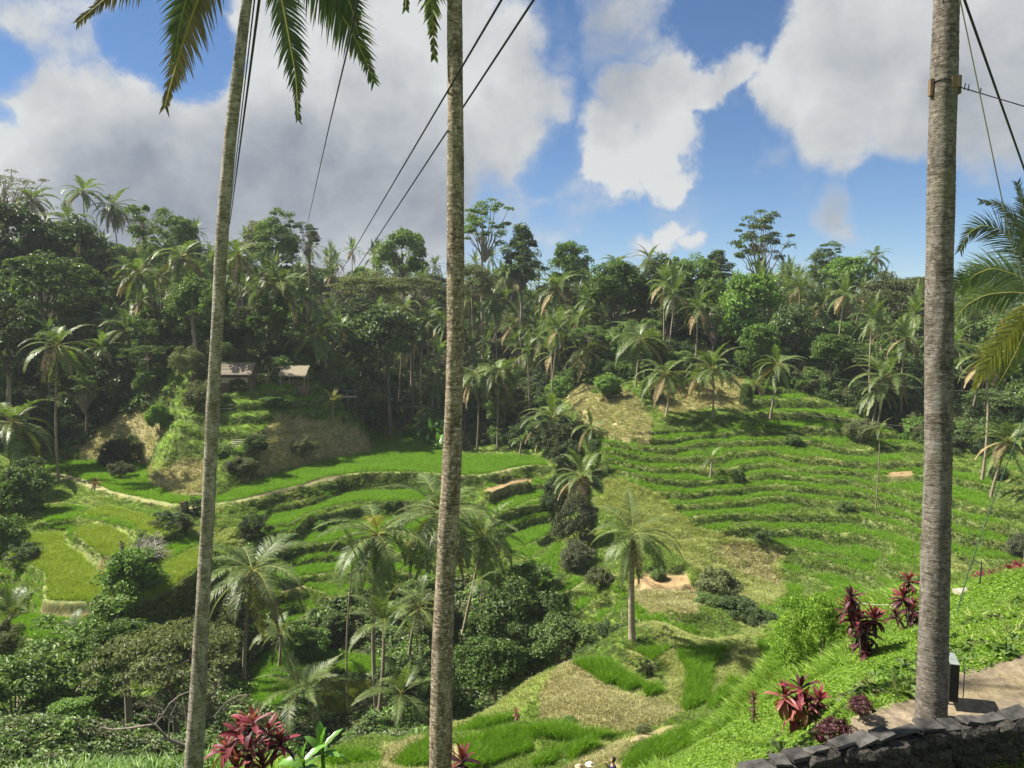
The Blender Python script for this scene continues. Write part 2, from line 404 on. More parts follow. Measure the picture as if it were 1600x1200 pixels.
# name: (height or None=ground there, back edge, front edge, colour variant)
PLOTS = {
    'main': (Z0, [(67, 722), (100, 716), (175, 716), (215, 718), (232, 726), (233, 753), (270, 768), (295, 771), (315, 772), (340, 770), (400, 748), (450, 732), (500, 717), (580, 702), (576, 656), (640, 656), (652, 672), (690, 690), (722, 706), (800, 706), (850, 712)],
             [(856, 728), (830, 726), (800, 730), (790, 733), (760, 740), (722, 742), (650, 737), (575, 737), (540, 741), (505, 746), (475, 756), (432, 766), (400, 774), (360, 783), (315, 789), (270, 786), (225, 778), (175, 767), (150, 755), (110, 742), (67, 735)], 0),
    'A': (zA, [(425, 800), (475, 790), (507, 780), (540, 766), (580, 762), (660, 761), (690, 763)], [(690, 781), (660, 781), (607, 783), (560, 783), (517, 791), (475, 803), (450, 818), (412, 824)], 0),
    'B': (zB, [(470, 843), (487, 828), (525, 816), (575, 809), (640, 800), (690, 800)], [(690, 820), (630, 822), (575, 835), (540, 842), (495, 849), (472, 851)], 0),
    'C': (zC, [(425, 890), (475, 880), (535, 872), (600, 866)], [(600, 886), (535, 891), (475, 899), (435, 908)], 0),
    'D': (zD, [(425, 972), (450, 960), (472, 954)], [(474, 971), (450, 977), (427, 984)], 0),
    'E': (zE, [(392, 1040), (415, 1012), (450, 1008), (500, 1012), (590, 1018)], [(590, 1052), (512, 1050), (455, 1060), (450, 1098), (430, 1112), (395, 1108)], 0),
    'E2': (zE2, [(482, 1085), (510, 1060), (580, 1060)], [(582, 1080), (545, 1115), (482, 1120)], 2),
    'F': (zF, [(775, 782), (800, 771), (847, 762)], [(853, 776), (826, 782), (800, 793), (775, 797)], 0),
    'G': (zG, [(780, 840), (800, 832), (837, 818), (872, 810)], [(882, 823), (858, 832), (832, 847), (800, 859), (780, 864)], 0),
    'H': (zH, [(850, 868), (862, 860), (876, 860)], [(874, 872), (862, 876), (850, 880)], 0),
    'I': (None, [(873, 920), (885, 903), (900, 896)], [(911, 908), (900, 915), (882, 926)], 0),
    'J': (None, [(897, 948), (905, 930), (920, 926)], [(921, 938), (912, 949), (900, 955)], 0),
    'K': (None, [(930, 962), (936, 948), (950, 944)], [(951, 960), (942, 974), (932, 974)], 0),
    'P1': (zP1, [(137, 793), (160, 786), (190, 790), (225, 797), (270, 810)], [(273, 822), (243, 836), (222, 829), (205, 816), (175, 808), (138, 806)], 1),
    'P2': (zP2, [(120, 822), (137, 812), (175, 819), (197, 830)], [(205, 845), (197, 862), (178, 869), (160, 868), (140, 852), (122, 837)], 1),
    'P3': (zP3, [(22, 832), (95, 826), (99, 845), (125, 860), (152, 885), (150, 905), (200, 917), (237, 899), (270, 865), (315, 846)], [(316, 880), (262, 922), (230, 936), (150, 939), (75, 938), (76, 895), (50, 882), (15, 869)], 1),
    'P4': (zP4, [(22, 962), (50, 952), (130, 966)], [(140, 1000), (50, 998), (25, 985)], 0),
    'P5': (None, [(70, 788), (110, 784), (138, 788)], [(112, 812), (70, 816)], 0),
    # foreground
    'g1': (None, [(897, 1031), (950, 1029), (975, 1047), (1002, 1058)], [(1005, 1077), (980, 1081), (962, 1067), (947, 1070), (925, 1055)], 0),
    'g2': (None, [(1007, 1072), (1020, 1066), (1034, 1072)], [(1035, 1086), (1015, 1090), (1006, 1086)], 0),
    'g3': (None, [(985, 1011), (1047, 1007)], [(1040, 1020), (1018, 1033), (1000, 1022)], 0),
    'g4': (None, [(1057, 1018), (1064, 1010), (1137, 1008)], [(1125, 1027), (1110, 1042), (1110, 1062), (1102, 1100), (1067, 1116), (1072, 1090), (1077, 1057), (1060, 1030)], 0),
    'g5': (None, [(1110, 1092), (1130, 1070), (1142, 1073)], [(1132, 1096), (1108, 1113)], 0),
    'g6': (None, [(1136, 1057), (1150, 1055)], [(1152, 1072), (1138, 1072)], 0),
    'g7': (None, [(1184, 1000), (1226, 998)], [(1228, 1030), (1210, 1045), (1195, 1030)], 0),
    'g8': (None, [(836, 1135), (870, 1127), (885, 1127), (905, 1138), (968, 1141)], [(962, 1150), (935, 1158), (850, 1157)], 0),
    'g9': (None, [(720, 1155), (780, 1140), (822, 1135)], [(842, 1160), (842, 1172), (810, 1182), (750, 1205), (725, 1205)], 0),
    'g10': (None, [(893, 1163), (915, 1154), (938, 1157)], [(935, 1170), (905, 1181), (892, 1191), (889, 1177)], 0),
    'g11': (None, [(825, 1193), (850, 1178), (887, 1162)], [(886, 1174), (860, 1197), (825, 1204)], 0),
    'g12': (None, [(972, 1190), (1000, 1160), (1050, 1139), (1100, 1124), (1165, 1116)], [(1162, 1132), (1150, 1146), (1075, 1172), (1025, 1198), (980, 1206)], 0),
    'g13': (None, [(515, 1178), (540, 1173), (592, 1178)], [(590, 1199), (520, 1202)], 0),
    'g14': (None, [(615, 1195), (640, 1168), (680, 1148)], [(682, 1170), (660, 1202), (618, 1206)], 0),
    'g15': (None, [(705, 1140), (750, 1119), (802, 1113)], [(802, 1127), (760, 1138), (707, 1152)], 0),
}
RT = [  # right hillside terraces: front edge, height of the green strip in rows
    ([(930, 688), (947, 695), (975, 704), (1012, 711), (1075, 716), (1112, 715)], 10), ([(1120, 715), (1160, 714), (1200, 712), (1240, 716)], 9), ([(1250, 717), (1300, 719), (1370, 722), (1415, 727)], 10),
    ([(1015, 720), (1050, 726), (1097, 729)], 10), ([(1103, 728), (1147, 728)], 9), ([(1155, 729), (1200, 727), (1233, 727)], 9), ([(1250, 739), (1300, 738), (1362, 737)], 9),
    ([(950, 736), (972, 744), (1000, 747), (1050, 750), (1075, 752)], 12), ([(1080, 752), (1112, 757), (1150, 759)], 10), ([(1200, 752), (1222, 755), (1250, 757)], 8), ([(1262, 761), (1300, 767), (1360, 770), (1425, 770), (1446, 767)], 14),
    ([(1020, 766), (1050, 769), (1087, 775), (1120, 777)], 11), ([(1162, 778), (1200, 782), (1272, 781)], 12), ([(1290, 785), (1350, 788), (1400, 787)], 6),
    ([(1032, 793), (1075, 800), (1107, 803)], 10), ([(1112, 802), (1150, 807), (1190, 811), (1240, 810)], 10), ([(1285, 811), (1350, 818), (1440, 832)], 11),
    ([(1105, 827), (1150, 833), (1200, 836)], 7), ([(1232, 848), (1287, 847), (1342, 848)], 7), ([(1230, 822), (1260, 824), (1285, 826)], 6), ([(1360, 848), (1400, 853), (1440, 858)], 6),
    ([(1485, 772), (1512, 769), (1532, 763), (1600, 765)], 14), ([(1520, 781), (1562, 781), (1610, 778)], 9), ([(1525, 793), (1575, 792), (1610, 791)], 9), ([(1488, 819), (1500, 821), (1530, 813), (1600, 807)], 12),
    ([(1485, 841), (1512, 836), (1530, 833)], 9), ([(1535, 846), (1562, 838), (1610, 836)], 9), ([(1488, 865), (1530, 862), (1600, 868)], 9)]
for k, (fr_, th) in enumerate([]):
    n_ = len(fr_)
    bk = [(x, y - th * 1.25 * (1.0 if 0 < i < n_ - 1 else .55)) for i, (x, y) in enumerate(fr_)]
    PLOTS['r%d' % k] = (None, bk, fr_[::-1], 0)
# lawns and bare flats without rice
FLATS = {'platform': ([(1000, 902), (1020, 897), (1070, 898), (1078, 912), (1040, 918), (1005, 912)]), 'brown': ([(758, 768), (790, 757), (825, 748), (826, 758), (800, 766), (765, 771)])}


def mid(pts): return tuple(np.mean(np.array(pts, float), axis=0))


def inpoly(X, Y, P):
    P = np.asarray(P); c = np.zeros(X.shape, bool); j = len(P) - 1
    for i in range(len(P)):
        xi, yi, xj, yj = P[i, 0], P[i, 1], P[j, 0], P[j, 1]
        if yi != yj:
            c ^= ((yi > Y) != (yj > Y)) & (X < (xj - xi) * (Y - yi) / (yj - yi) + xi)
        j = i
    return c


def dense(pts, n=5):
    P = np.array(pts, float); out = []
    for a, b in zip(P[:-1], P[1:]):
        for t in np.arange(n) / n: out.append(a * (1 - t) + b * t)
    out.append(P[-1]); return np.array(out)


def grid_mask(poly):
    P = np.asarray(poly)
    a, l = lp(P[:, 0], P[:, 1])
    j0, j1 = np.searchsorted(az, a.min()) - 1, np.searchsorted(az, a.max()) + 2
    i0, i1 = max(0, np.searchsorted(lr, l.min() - .02) - 1), np.searchsorted(lr, l.max()) + 2
    m = np.zeros((NR, NA), bool)
    m[i0:i1, j0:j1] = inpoly(GX[i0:i1, j0:j1], GY[i0:i1, j0:j1], P)
    return m


plots = []                       # (name, world polygon, height, variant)
fixm = np.zeros((NR, NA), bool); fixz = np.zeros((NR, NA))
for nm, (z, back, front, var) in PLOTS.items():
    if z is None:
        m0 = mid(list(back) + list(front)); z = cast(*m0)[2]
    hh = RICE_H if not nm.startswith('g') else .3
    B = np.array([atZ(x, y, z + hh)[:2] for x, y in dense(back)])
    Fr = np.array([atZ(x, y, z)[:2] for x, y in dense(front)])
    # a strip is at least 0.9 m deep
    if nm.startswith('r'):
        for q in range(len(B)):
            k = np.argmin(abs(Fr[:, 0] - B[q, 0])); B[q, 1] = max(B[q, 1], Fr[k, 1] + 1.1)
    poly = np.vstack([B, Fr])
    plots.append((nm, poly, z, var))
    # level ground reaches past the rice: the bund, wider where the path runs
    bw = 1.2 if nm == 'main' else (.45 if not nm.startswith('g') else .35)
    c = poly.mean(0)
    big = poly.copy()
    nx = np.roll(poly, -1, 0) - np.roll(poly, 1, 0); nrm = np.stack([nx[:, 1], -nx[:, 0]], 1); nrm /= np.linalg.norm(nrm, axis=1, keepdims=True) + 1e-6
    area = np.sum(poly[:, 0] * np.roll(poly[:, 1], -1) - poly[:, 1] * np.roll(poly[:, 0], -1))
    big = poly + nrm * bw * (1 if area > 0 else -1)
    if nm == 'main':             # no path behind the rice
        big[:len(B)] = poly[:len(B)]
    m = grid_mask(big) & ~fixm
    fixm |= m; fixz[m] = z
for nm, pts in FLATS.items():
    z = cast(*mid(pts))[2] if nm == 'platform' else Z0 - .9
    P = np.array([atZ(x, y, z)[:2] for x, y in dense(pts)])
    m = grid_mask(P) & ~fixm; fixm |= m; fixz[m] = z
# near path, level
PATHP = [(1331, 1117), (1381, 1101), (1431, 1079), (1494, 1051), (1519, 1043), (1562, 1026), (1600, 1012), (1680, 990), (1760, 1110), (1760, 1140), (1500, 1160), (1366, 1160), (1325, 1150)]
zpath = -5.3
pathP = np.array([atZ(x, y, zpath)[:2] for x, y in dense(PATHP)])
m = grid_mask(pathP) & ~fixm; fixm |= m; fixz[m] = zpath

D = np.where(fixm, fixz - BZ, 0.0)
step = 0.055   # pull towards the smooth ground away from terraces
for s_ in (8, 4, 2, 1):          # coarse to fine relaxation
    sub = (slice(None, None, s_), slice(None, None, s_))
    d, f, t = D[sub].copy(), fixm[sub], np.where(fixm, fixz - BZ, 0)[sub]
    if s_ < 8:
        up_ = np.repeat(np.repeat(prev, 2, 0), 2, 1)[:d.shape[0], :d.shape[1]]
        if up_.shape != d.shape: up_ = np.pad(up_, ((0, d.shape[0] - up_.shape[0]), (0, d.shape[1] - up_.shape[1])), mode='edge')
        d = np.where(f, t, up_)
    for it in range(60 if s_ > 1 else 30):
        p = np.pad(d, 1, mode='edge')
        d = (p[:-2, 1:-1] + p[2:, 1:-1] + p[1:-1, :-2] + p[1:-1, 2:]) / 4 * (1 - .0012 * s_ * s_)
        d = np.where(f, t, d)
    prev = d
HZ = BZ + d
SMZ = HZ.copy()


# value noise in world space for lumps and gullies
def vnoise(x, y, s, seed=0):
    r_ = np.random.default_rng(seed); T = r_.random((256, 256))
    u, v = np.asarray(x) / s, np.asarray(y) / s
    i, j = np.floor(u).astype(int), np.floor(v).astype(int); fu, fv = u - i, v - j
    fu, fv = fu * fu * (3 - 2 * fu), fv * fv * (3 - 2 * fv)
    g_ = lambda a, b: T[a & 255, b & 255]
    return (g_(i, j) * (1 - fu) + g_(i + 1, j) * fu) * (1 - fv) + (g_(i, j + 1) * (1 - fu) + g_(i + 1, j + 1) * fu) * fv - .5


soft = fixm.astype(float)
for _ in range(5):
    p = np.pad(soft, 1, mode='edge'); soft = np.maximum(soft, (p[:-2, 1:-1] + p[2:, 1:-1] + p[1:-1, :-2] + p[1:-1, 2:]) / 4)
keep = np.clip(1 - soft * 1.0, 0, 1)
near_f = np.clip((rr_ - 5) / 50, .12, 1)
# narrow hand dug steps following the contours of the slopes between the larger terraces
PX0, PY0 = to_px(GX, GY, HZ)
STEP = np.zeros((NR, NA)); SMASK = np.zeros((NR, NA)); FLAT = np.zeros((NR, NA), bool)
for (poly_, st_, n0, n1, amp_) in (
        ([(925, 682), (1030, 672), (1190, 668), (1300, 690), (1445, 700), (1475, 735), (1640, 735), (1640, 885), (1500, 885), (1440, 870), (1330, 880), (1230, 868), (1150, 848), (1080, 815), (1010, 770), (960, 748)], .95, 72, 125, 1.),
        ([(935, 925), (1100, 935), (1235, 930), (1265, 985), (1150, 1008), (1000, 1005)], 1.25, 50, 85, .9),
        ([(1200, 868), (1330, 880), (1440, 872), (1445, 925), (1310, 955), (1215, 935)], 1.0, 60, 95, .9),
        ([(1165, 600), (1260, 612), (1345, 655), (1440, 690), (1300, 690), (1190, 668)], 1.6, 100, 140, .75),
        ([(400, 780), (700, 750), (700, 1010), (560, 1000), (400, 1000)], 1.5, 78, 122, .9),
        ([(760, 745), (870, 745), (880, 900), (930, 990), (900, 1000), (760, 900)], 1.5, 74, 128, .9),
        ([(0, 780), (290, 790), (330, 900), (230, 960), (0, 960)], 1.3, 75, 112, .8),
        ([(260, 560), (500, 600), (560, 660), (420, 700), (340, 730), (262, 700)], 1.7, 105, 150, .55),
        ([(1020, 1030), (1215, 1000), (1200, 1110), (1040, 1140)], .45, 28, 50, .7)):
    ii_, jj_ = np.nonzero((GY > 0) & (rr_ > n0) & (rr_ < n1))
    m_ = inpoly(PX0[ii_, jj_], PY0[ii_, jj_], poly_); STEP[ii_[m_], jj_[m_]] = st_; SMASK[ii_[m_], jj_[m_]] = amp_
for _ in range(6):
    p = np.pad(SMASK, 1, mode='edge'); SMASK = (p[:-2, 1:-1] + p[2:, 1:-1] + p[1:-1, :-2] + p[1:-1, 2:]) / 4
sm_ = STEP > 0
q_ = (HZ + vnoise(GX, GY, 7., 61) * .9 + vnoise(GX, GY, 2.6, 62) * .25) / np.where(sm_, STEP, 1)
fl_ = np.floor(q_); fq_ = q_ - fl_
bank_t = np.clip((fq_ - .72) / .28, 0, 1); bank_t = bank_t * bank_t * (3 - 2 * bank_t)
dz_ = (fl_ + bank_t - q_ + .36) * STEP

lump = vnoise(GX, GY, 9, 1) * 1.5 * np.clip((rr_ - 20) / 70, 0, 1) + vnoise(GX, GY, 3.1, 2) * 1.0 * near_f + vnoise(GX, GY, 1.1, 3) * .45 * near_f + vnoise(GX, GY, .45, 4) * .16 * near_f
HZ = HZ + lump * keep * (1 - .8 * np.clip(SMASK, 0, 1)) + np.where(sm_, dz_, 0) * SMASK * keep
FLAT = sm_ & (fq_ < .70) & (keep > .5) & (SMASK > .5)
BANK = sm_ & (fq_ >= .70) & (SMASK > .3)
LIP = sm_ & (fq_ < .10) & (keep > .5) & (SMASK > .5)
for (nm, poly, z, var) in plots:
    pass
HZ[fixm] += (vnoise(GX, GY, 1.3, 5) * .10)[fixm] * np.broadcast_to(np.clip(rr_ / 30, .2, 1), fixm.shape)[fixm]

# ------------------------------------------------------------------ what grows where: ground colour zones
ZONES = [  # (kind, polygon in the photograph, nearest, farthest distance)
    ('dry', [(128, 705), (170, 655), (215, 645), (262, 632), (268, 668), (262, 690), (240, 712), (237, 760), (215, 722), (130, 720)], 100, 160),
    ('dry', [(405, 745), (405, 690), (440, 650), (500, 660), (560, 662), (582, 690), (583, 705), (500, 720), (440, 738)], 100, 165),
    ('dry', [(232, 757), (236, 728), (262, 718), (322, 716), (330, 775), (290, 775), (250, 768)], 95, 130),
    ('dry', [(880, 618), (905, 604), (960, 600), (1000, 625), (1015, 660), (1020, 695), (985, 698), (930, 680), (905, 650)], 90, 150),
    ('dry', [(1030, 598), (1090, 592), (1158, 590), (1165, 640), (1120, 640), (1060, 648), (1020, 640)], 110, 150),
    ('mix', [(960, 745), (1030, 775), (1090, 830), (1160, 845), (1215, 855), (1225, 930), (1180, 960), (1100, 900), (1060, 870), (1000, 830), (930, 790)], 60, 115),
    ('dry', [(1150, 850), (1208, 858), (1215, 915), (1160, 900), (1120, 870)], 60, 100),
    ('bare', [(985, 905), (1010, 895), (1075, 896), (1080, 915), (1095, 930), (1010, 940), (985, 925)], 60, 90),
    ('dry', [(980, 925), (1095, 925), (1090, 960), (1010, 962)], 60, 85),
    ('dry', [(835, 1120), (850, 1070), (880, 1040), (905, 1033), (930, 1062), (965, 1082), (1005, 1092), (1050, 1085), (1062, 1105), (1030, 1130), (950, 1142), (880, 1128)], 25, 60),
    ('mix', [(1110, 1045), (1190, 1010), (1200, 1050), (1150, 1060), (1115, 1095)], 25, 60),
    ('mix', [(1020, 1020), (1055, 1015), (1075, 1060), (1060, 1110), (1020, 1090), (1040, 1050)], 25, 60),
    ('dirt', [(935, 1215), (950, 1180), (990, 1150), (1050, 1133), (1052, 1141), (1010, 1158), (985, 1185), (970, 1215)], 20, 50),
    ('dirt', [(690, 1215), (720, 1185), (715, 1165), (690, 1160), (675, 1190), (660, 1215)], 20, 50),
    ('dry', [(590, 1212), (600, 1180), (640, 1160), (665, 1155), (640, 1175), (615, 1212)], 20, 50),
    ('dry', [(860, 1215), (900, 1185), (960, 1160), (985, 1158), (950, 1190), (930, 1215)], 20, 50),
    ('bare', [(755, 772), (758, 764), (800, 750), (828, 745), (830, 760), (800, 770)], 100, 140),
    ('bare', [(430, 925), (445, 913), (475, 915), (478, 925), (455, 935)], 70, 110),
    ('dry', [(150, 915), (155, 880), (175, 870), (200, 880), (205, 915), (190, 920)], 70, 110),
    ('bare', [(58, 965), (68, 940), (150, 945), (150, 965)], 70, 100),
    ('bare', [(1385, 760), (1385, 738), (1425, 735), (1425, 750)], 85, 115),
    ('lawn', [(240, 640), (262, 560), (300, 548), (360, 600), (400, 610), (470, 640), (500, 660), (430, 650), (400, 690), (330, 720), (262, 715), (270, 680)], 100, 160),
    ('lawn', [(1331, 1117), (1431, 1079), (1519, 1043), (1640, 1000), (1640, 880), (1500, 915), (1440, 960), (1300, 1060), (1180, 1120), (1030, 1200), (1150, 1260), (1290, 1200)], 5, 30),
    ('path', [(66, 736), (112, 744), (150, 757), (200, 772), (225, 780), (270, 789), (315, 792), (360, 786), (400, 777), (432, 769), (475, 759), (505, 748), (540, 743), (575, 739), (650, 739), (722, 744), (762, 742), (800, 732),
              (800, 738), (762, 748), (722, 748), (650, 743), (575, 743), (540, 748), (500, 755), (462, 767), (400, 781), (360, 790), (315, 799), (270, 797), (200, 781), (150, 768), (112, 752), (66, 742)], 95, 160),
    ('rut', [(360, 781), (400, 774), (432, 766), (475, 756), (505, 746), (540, 741), (540, 744), (505, 749), (475, 759), (432, 769), (400, 777), (360, 784)], 95, 160),
]
GPX, GPY = to_px(GX, GY, HZ)
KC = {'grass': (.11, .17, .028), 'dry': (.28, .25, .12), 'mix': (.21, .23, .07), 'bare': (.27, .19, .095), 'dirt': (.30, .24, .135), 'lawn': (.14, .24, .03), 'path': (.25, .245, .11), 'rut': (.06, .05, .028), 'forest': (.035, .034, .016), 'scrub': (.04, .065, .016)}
zone = np.zeros((NR, NA), np.int8); KN = list(KC)
GC = np.empty((NR, NA, 3)); GC[:] = KC['grass']
# forest floor behind the tree line
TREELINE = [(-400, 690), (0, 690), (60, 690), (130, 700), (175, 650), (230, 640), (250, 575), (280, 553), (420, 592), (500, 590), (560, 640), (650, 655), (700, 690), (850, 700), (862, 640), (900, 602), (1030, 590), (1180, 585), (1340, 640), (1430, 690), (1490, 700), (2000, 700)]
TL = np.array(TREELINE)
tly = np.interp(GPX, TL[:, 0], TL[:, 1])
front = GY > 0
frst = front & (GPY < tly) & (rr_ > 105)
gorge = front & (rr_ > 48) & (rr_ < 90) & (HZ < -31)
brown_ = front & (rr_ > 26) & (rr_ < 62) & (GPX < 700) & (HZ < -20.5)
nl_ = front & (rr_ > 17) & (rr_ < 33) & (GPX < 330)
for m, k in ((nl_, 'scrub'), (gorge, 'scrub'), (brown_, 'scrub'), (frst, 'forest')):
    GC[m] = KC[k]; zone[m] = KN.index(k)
for k, poly, n0, n1 in ZONES:
    sel = front & (rr_ > n0) & (rr_ < n1)
    ii, jj = np.nonzero(sel)
    jx = (vnoise(GX[ii, jj], GY[ii, jj], 1.6, 8) + 1.6 * vnoise(GX[ii, jj], GY[ii, jj], 4.5, 9)) * (15 if k in ('dry', 'mix', 'lawn') else 1.5)
    m = inpoly(GPX[ii, jj] + jx, GPY[ii, jj] + jx * .5, poly)
    GC[ii[m], jj[m]] = KC[k]; zone[ii[m], jj[m]] = KN.index(k)
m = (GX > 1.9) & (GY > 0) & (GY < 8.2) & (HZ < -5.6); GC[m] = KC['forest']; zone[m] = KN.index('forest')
m = grid_mask(pathP); GC[m] = (.185, .150, .105); zone[m] = KN.index('path')
kzz = lambda *k: np.isin(zone, [KN.index(q) for q in k])
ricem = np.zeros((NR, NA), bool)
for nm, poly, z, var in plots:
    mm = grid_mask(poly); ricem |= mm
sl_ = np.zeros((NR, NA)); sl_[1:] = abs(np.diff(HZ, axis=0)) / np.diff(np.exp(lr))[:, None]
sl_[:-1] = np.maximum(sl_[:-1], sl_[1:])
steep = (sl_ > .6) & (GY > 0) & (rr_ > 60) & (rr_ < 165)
GC[steep & (kzz('path', 'rut', 'grass', 'lawn', 'bare'))] = (.055, .075, .022)  # steep risers coloured darker, their shade put into the ground colour
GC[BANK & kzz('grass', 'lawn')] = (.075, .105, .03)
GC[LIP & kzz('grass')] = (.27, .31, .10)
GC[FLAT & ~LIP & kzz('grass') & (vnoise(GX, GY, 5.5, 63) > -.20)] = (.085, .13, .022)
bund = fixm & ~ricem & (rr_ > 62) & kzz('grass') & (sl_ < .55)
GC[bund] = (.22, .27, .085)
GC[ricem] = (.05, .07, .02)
# soften the borders between kinds of ground a little
for _ in range(2):
    p = np.pad(GC, ((1, 1), (1, 1), (0, 0)), mode='edge'); GC = (p[:-2, 1:-1] + p[2:, 1:-1] + p[1:-1, :-2] + p[1:-1, 2:] + 2 * GC) / 6


def zone_at(x, y):
    a, l = lp(np.asarray(x, float), np.asarray(y, float))
    i = np.clip(np.searchsorted(lr, l), 0, NR - 1); j = np.clip(np.searchsorted(az, a), 0, NA - 1)
    return zone[i, j], ricem[i, j], fixm[i, j]


def M_ground():
    m = bpy.data.materials.new('ground'); m.use_nodes = True; t = m.node_tree; t.nodes.clear(); n = NT(t)
    co = n.n('ShaderNodeTexCoord').outputs['Object']
    at = n.n('ShaderNodeAttribute', attribute_name='gcol').outputs['Color']
    v1 = n.noise(co, .35, 4, .6); v2 = n.noise(co, 2.2, 6, .65); v3 = n.noise(co, 11, 4, .6)
    f = n.math('MULTIPLY', n.maprange(v1, .3, .7, .7, 1.3), n.math('MULTIPLY', n.maprange(v2, .25, .75, .55, 1.45), n.maprange(v3, .3, .7, .7, 1.3)))
    c = n.mix(1.0, at, f, 'MULTIPLY')
    c = n.mix(n.maprange(n.noise(co, .9, 4, .6), .5, .72, 0, .35), c, (.24, .20, .07))
    b = n.n('ShaderNodeBsdfPrincipled'); n.inp(b.inputs['Base Color'], c); b.inputs['Roughness'].default_value = .9; b.inputs['Specular IOR Level'].default_value = .15
    bp = n.n('ShaderNodeBump'); bp.inputs['Strength'].default_value = .8; bp.inputs['Distance'].default_value = .12; n.inp(bp.inputs['Height'], v2); t.links.new(bp.outputs[0], b.inputs['Normal'])
    o = n.n('ShaderNodeOutputMaterial'); t.links.new(b.outputs[0], o.inputs[0]); return m


ii = np.arange(NR - 1)[:, None] * NA; jj = np.arange(NA - 1)[None]
Fq = np.stack([ii + jj, ii + jj + 1, ii + NA + jj + 1, ii + NA + jj], -1).reshape(-1, 4)
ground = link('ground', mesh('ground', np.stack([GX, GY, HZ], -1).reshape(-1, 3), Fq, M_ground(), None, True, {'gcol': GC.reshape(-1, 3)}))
tag(ground, 'terraced grassy valley ground with banks, knolls and bare earth patches', kind='structure')
# ------------------------------------------------------------------ materials
def foliage_mat(name, c1, c2, trans=.3, rough=.55, spec=.25, obj_var=.36):
    m = bpy.data.materials.new(name); m.use_nodes = True; t = m.node_tree; t.nodes.clear(); n = NT(t)
    co = n.n('ShaderNodeTexCoord').outputs['Object']
    oi = n.n('ShaderNodeObjectInfo').outputs['Random']
    lv = n.n('ShaderNodeAttribute', attribute_name='lv').outputs['Fac']
    v = n.noise(co, .9, 3, .5)
    c = n.mix(n.math('ADD', n.math('MULTIPLY', lv, .55), n.maprange(v, .3, .7, 0, .45)), c1, c2)
    f = n.math('MULTIPLY', n.maprange(oi, 0, 1, 1 - obj_var, 1 + obj_var), n.maprange(lv, 0, 1, .75, 1.25))
    c = n.mix(1.0, c, f, 'MULTIPLY')
    b = n.n('ShaderNodeBsdfPrincipled'); n.inp(b.inputs['Base Color'], c); b.inputs['Roughness'].default_value = rough; b.inputs['Specular IOR Level'].default_value = spec
    tr = n.n('ShaderNodeBsdfTranslucent'); n.inp(tr.inputs[0], n.mix(1.0, c, (1.25, 1.35, .55), 'MULTIPLY'))
    mx = n.n('ShaderNodeMixShader'); mx.inputs[0].default_value = trans
    t.links.new(b.outputs[0], mx.inputs[1]); t.links.new(tr.outputs[0], mx.inputs[2])
    o = n.n('ShaderNodeOutputMaterial'); t.links.new(mx.outputs[0], o.inputs[0]); return m


def plain_mat(name, c1, c2, scale=6., rough=.85, spec=.2, bump=.4, zstretch=1.0, dist=.02, metal=0.):
    m = bpy.data.materials.new(name); m.use_nodes = True; t = m.node_tree; t.nodes.clear(); n = NT(t)
    co = n.n('ShaderNodeTexCoord').outputs['Object']
    mp = n.n('ShaderNodeMapping'); n.inp(mp.inputs[0], co); mp.inputs['Scale'].default_value = (1, 1, zstretch)
    v = n.noise(mp.outputs[0], scale, 6, .62)
    oi = n.n('ShaderNodeObjectInfo').outputs['Random']
    c = n.mix(n.maprange(v, .3, .7, 0, 1), c1, c2)
    c = n.mix(1.0, c, n.maprange(oi, 0, 1, .82, 1.18), 'MULTIPLY')
    b = n.n('ShaderNodeBsdfPrincipled'); n.inp(b.inputs['Base Color'], c); b.inputs['Roughness'].default_value = rough; b.inputs['Specular IOR Level'].default_value = spec; b.inputs['Metallic'].default_value = metal
    if bump:
        bp = n.n('ShaderNodeBump'); bp.inputs['Strength'].default_value = bump; bp.inputs['Distance'].default_value = dist; n.inp(bp.inputs['Height'], v); t.links.new(bp.outputs[0], b.inputs['Normal'])
    o = n.n('ShaderNodeOutputMaterial'); t.links.new(b.outputs[0], o.inputs[0]); return m


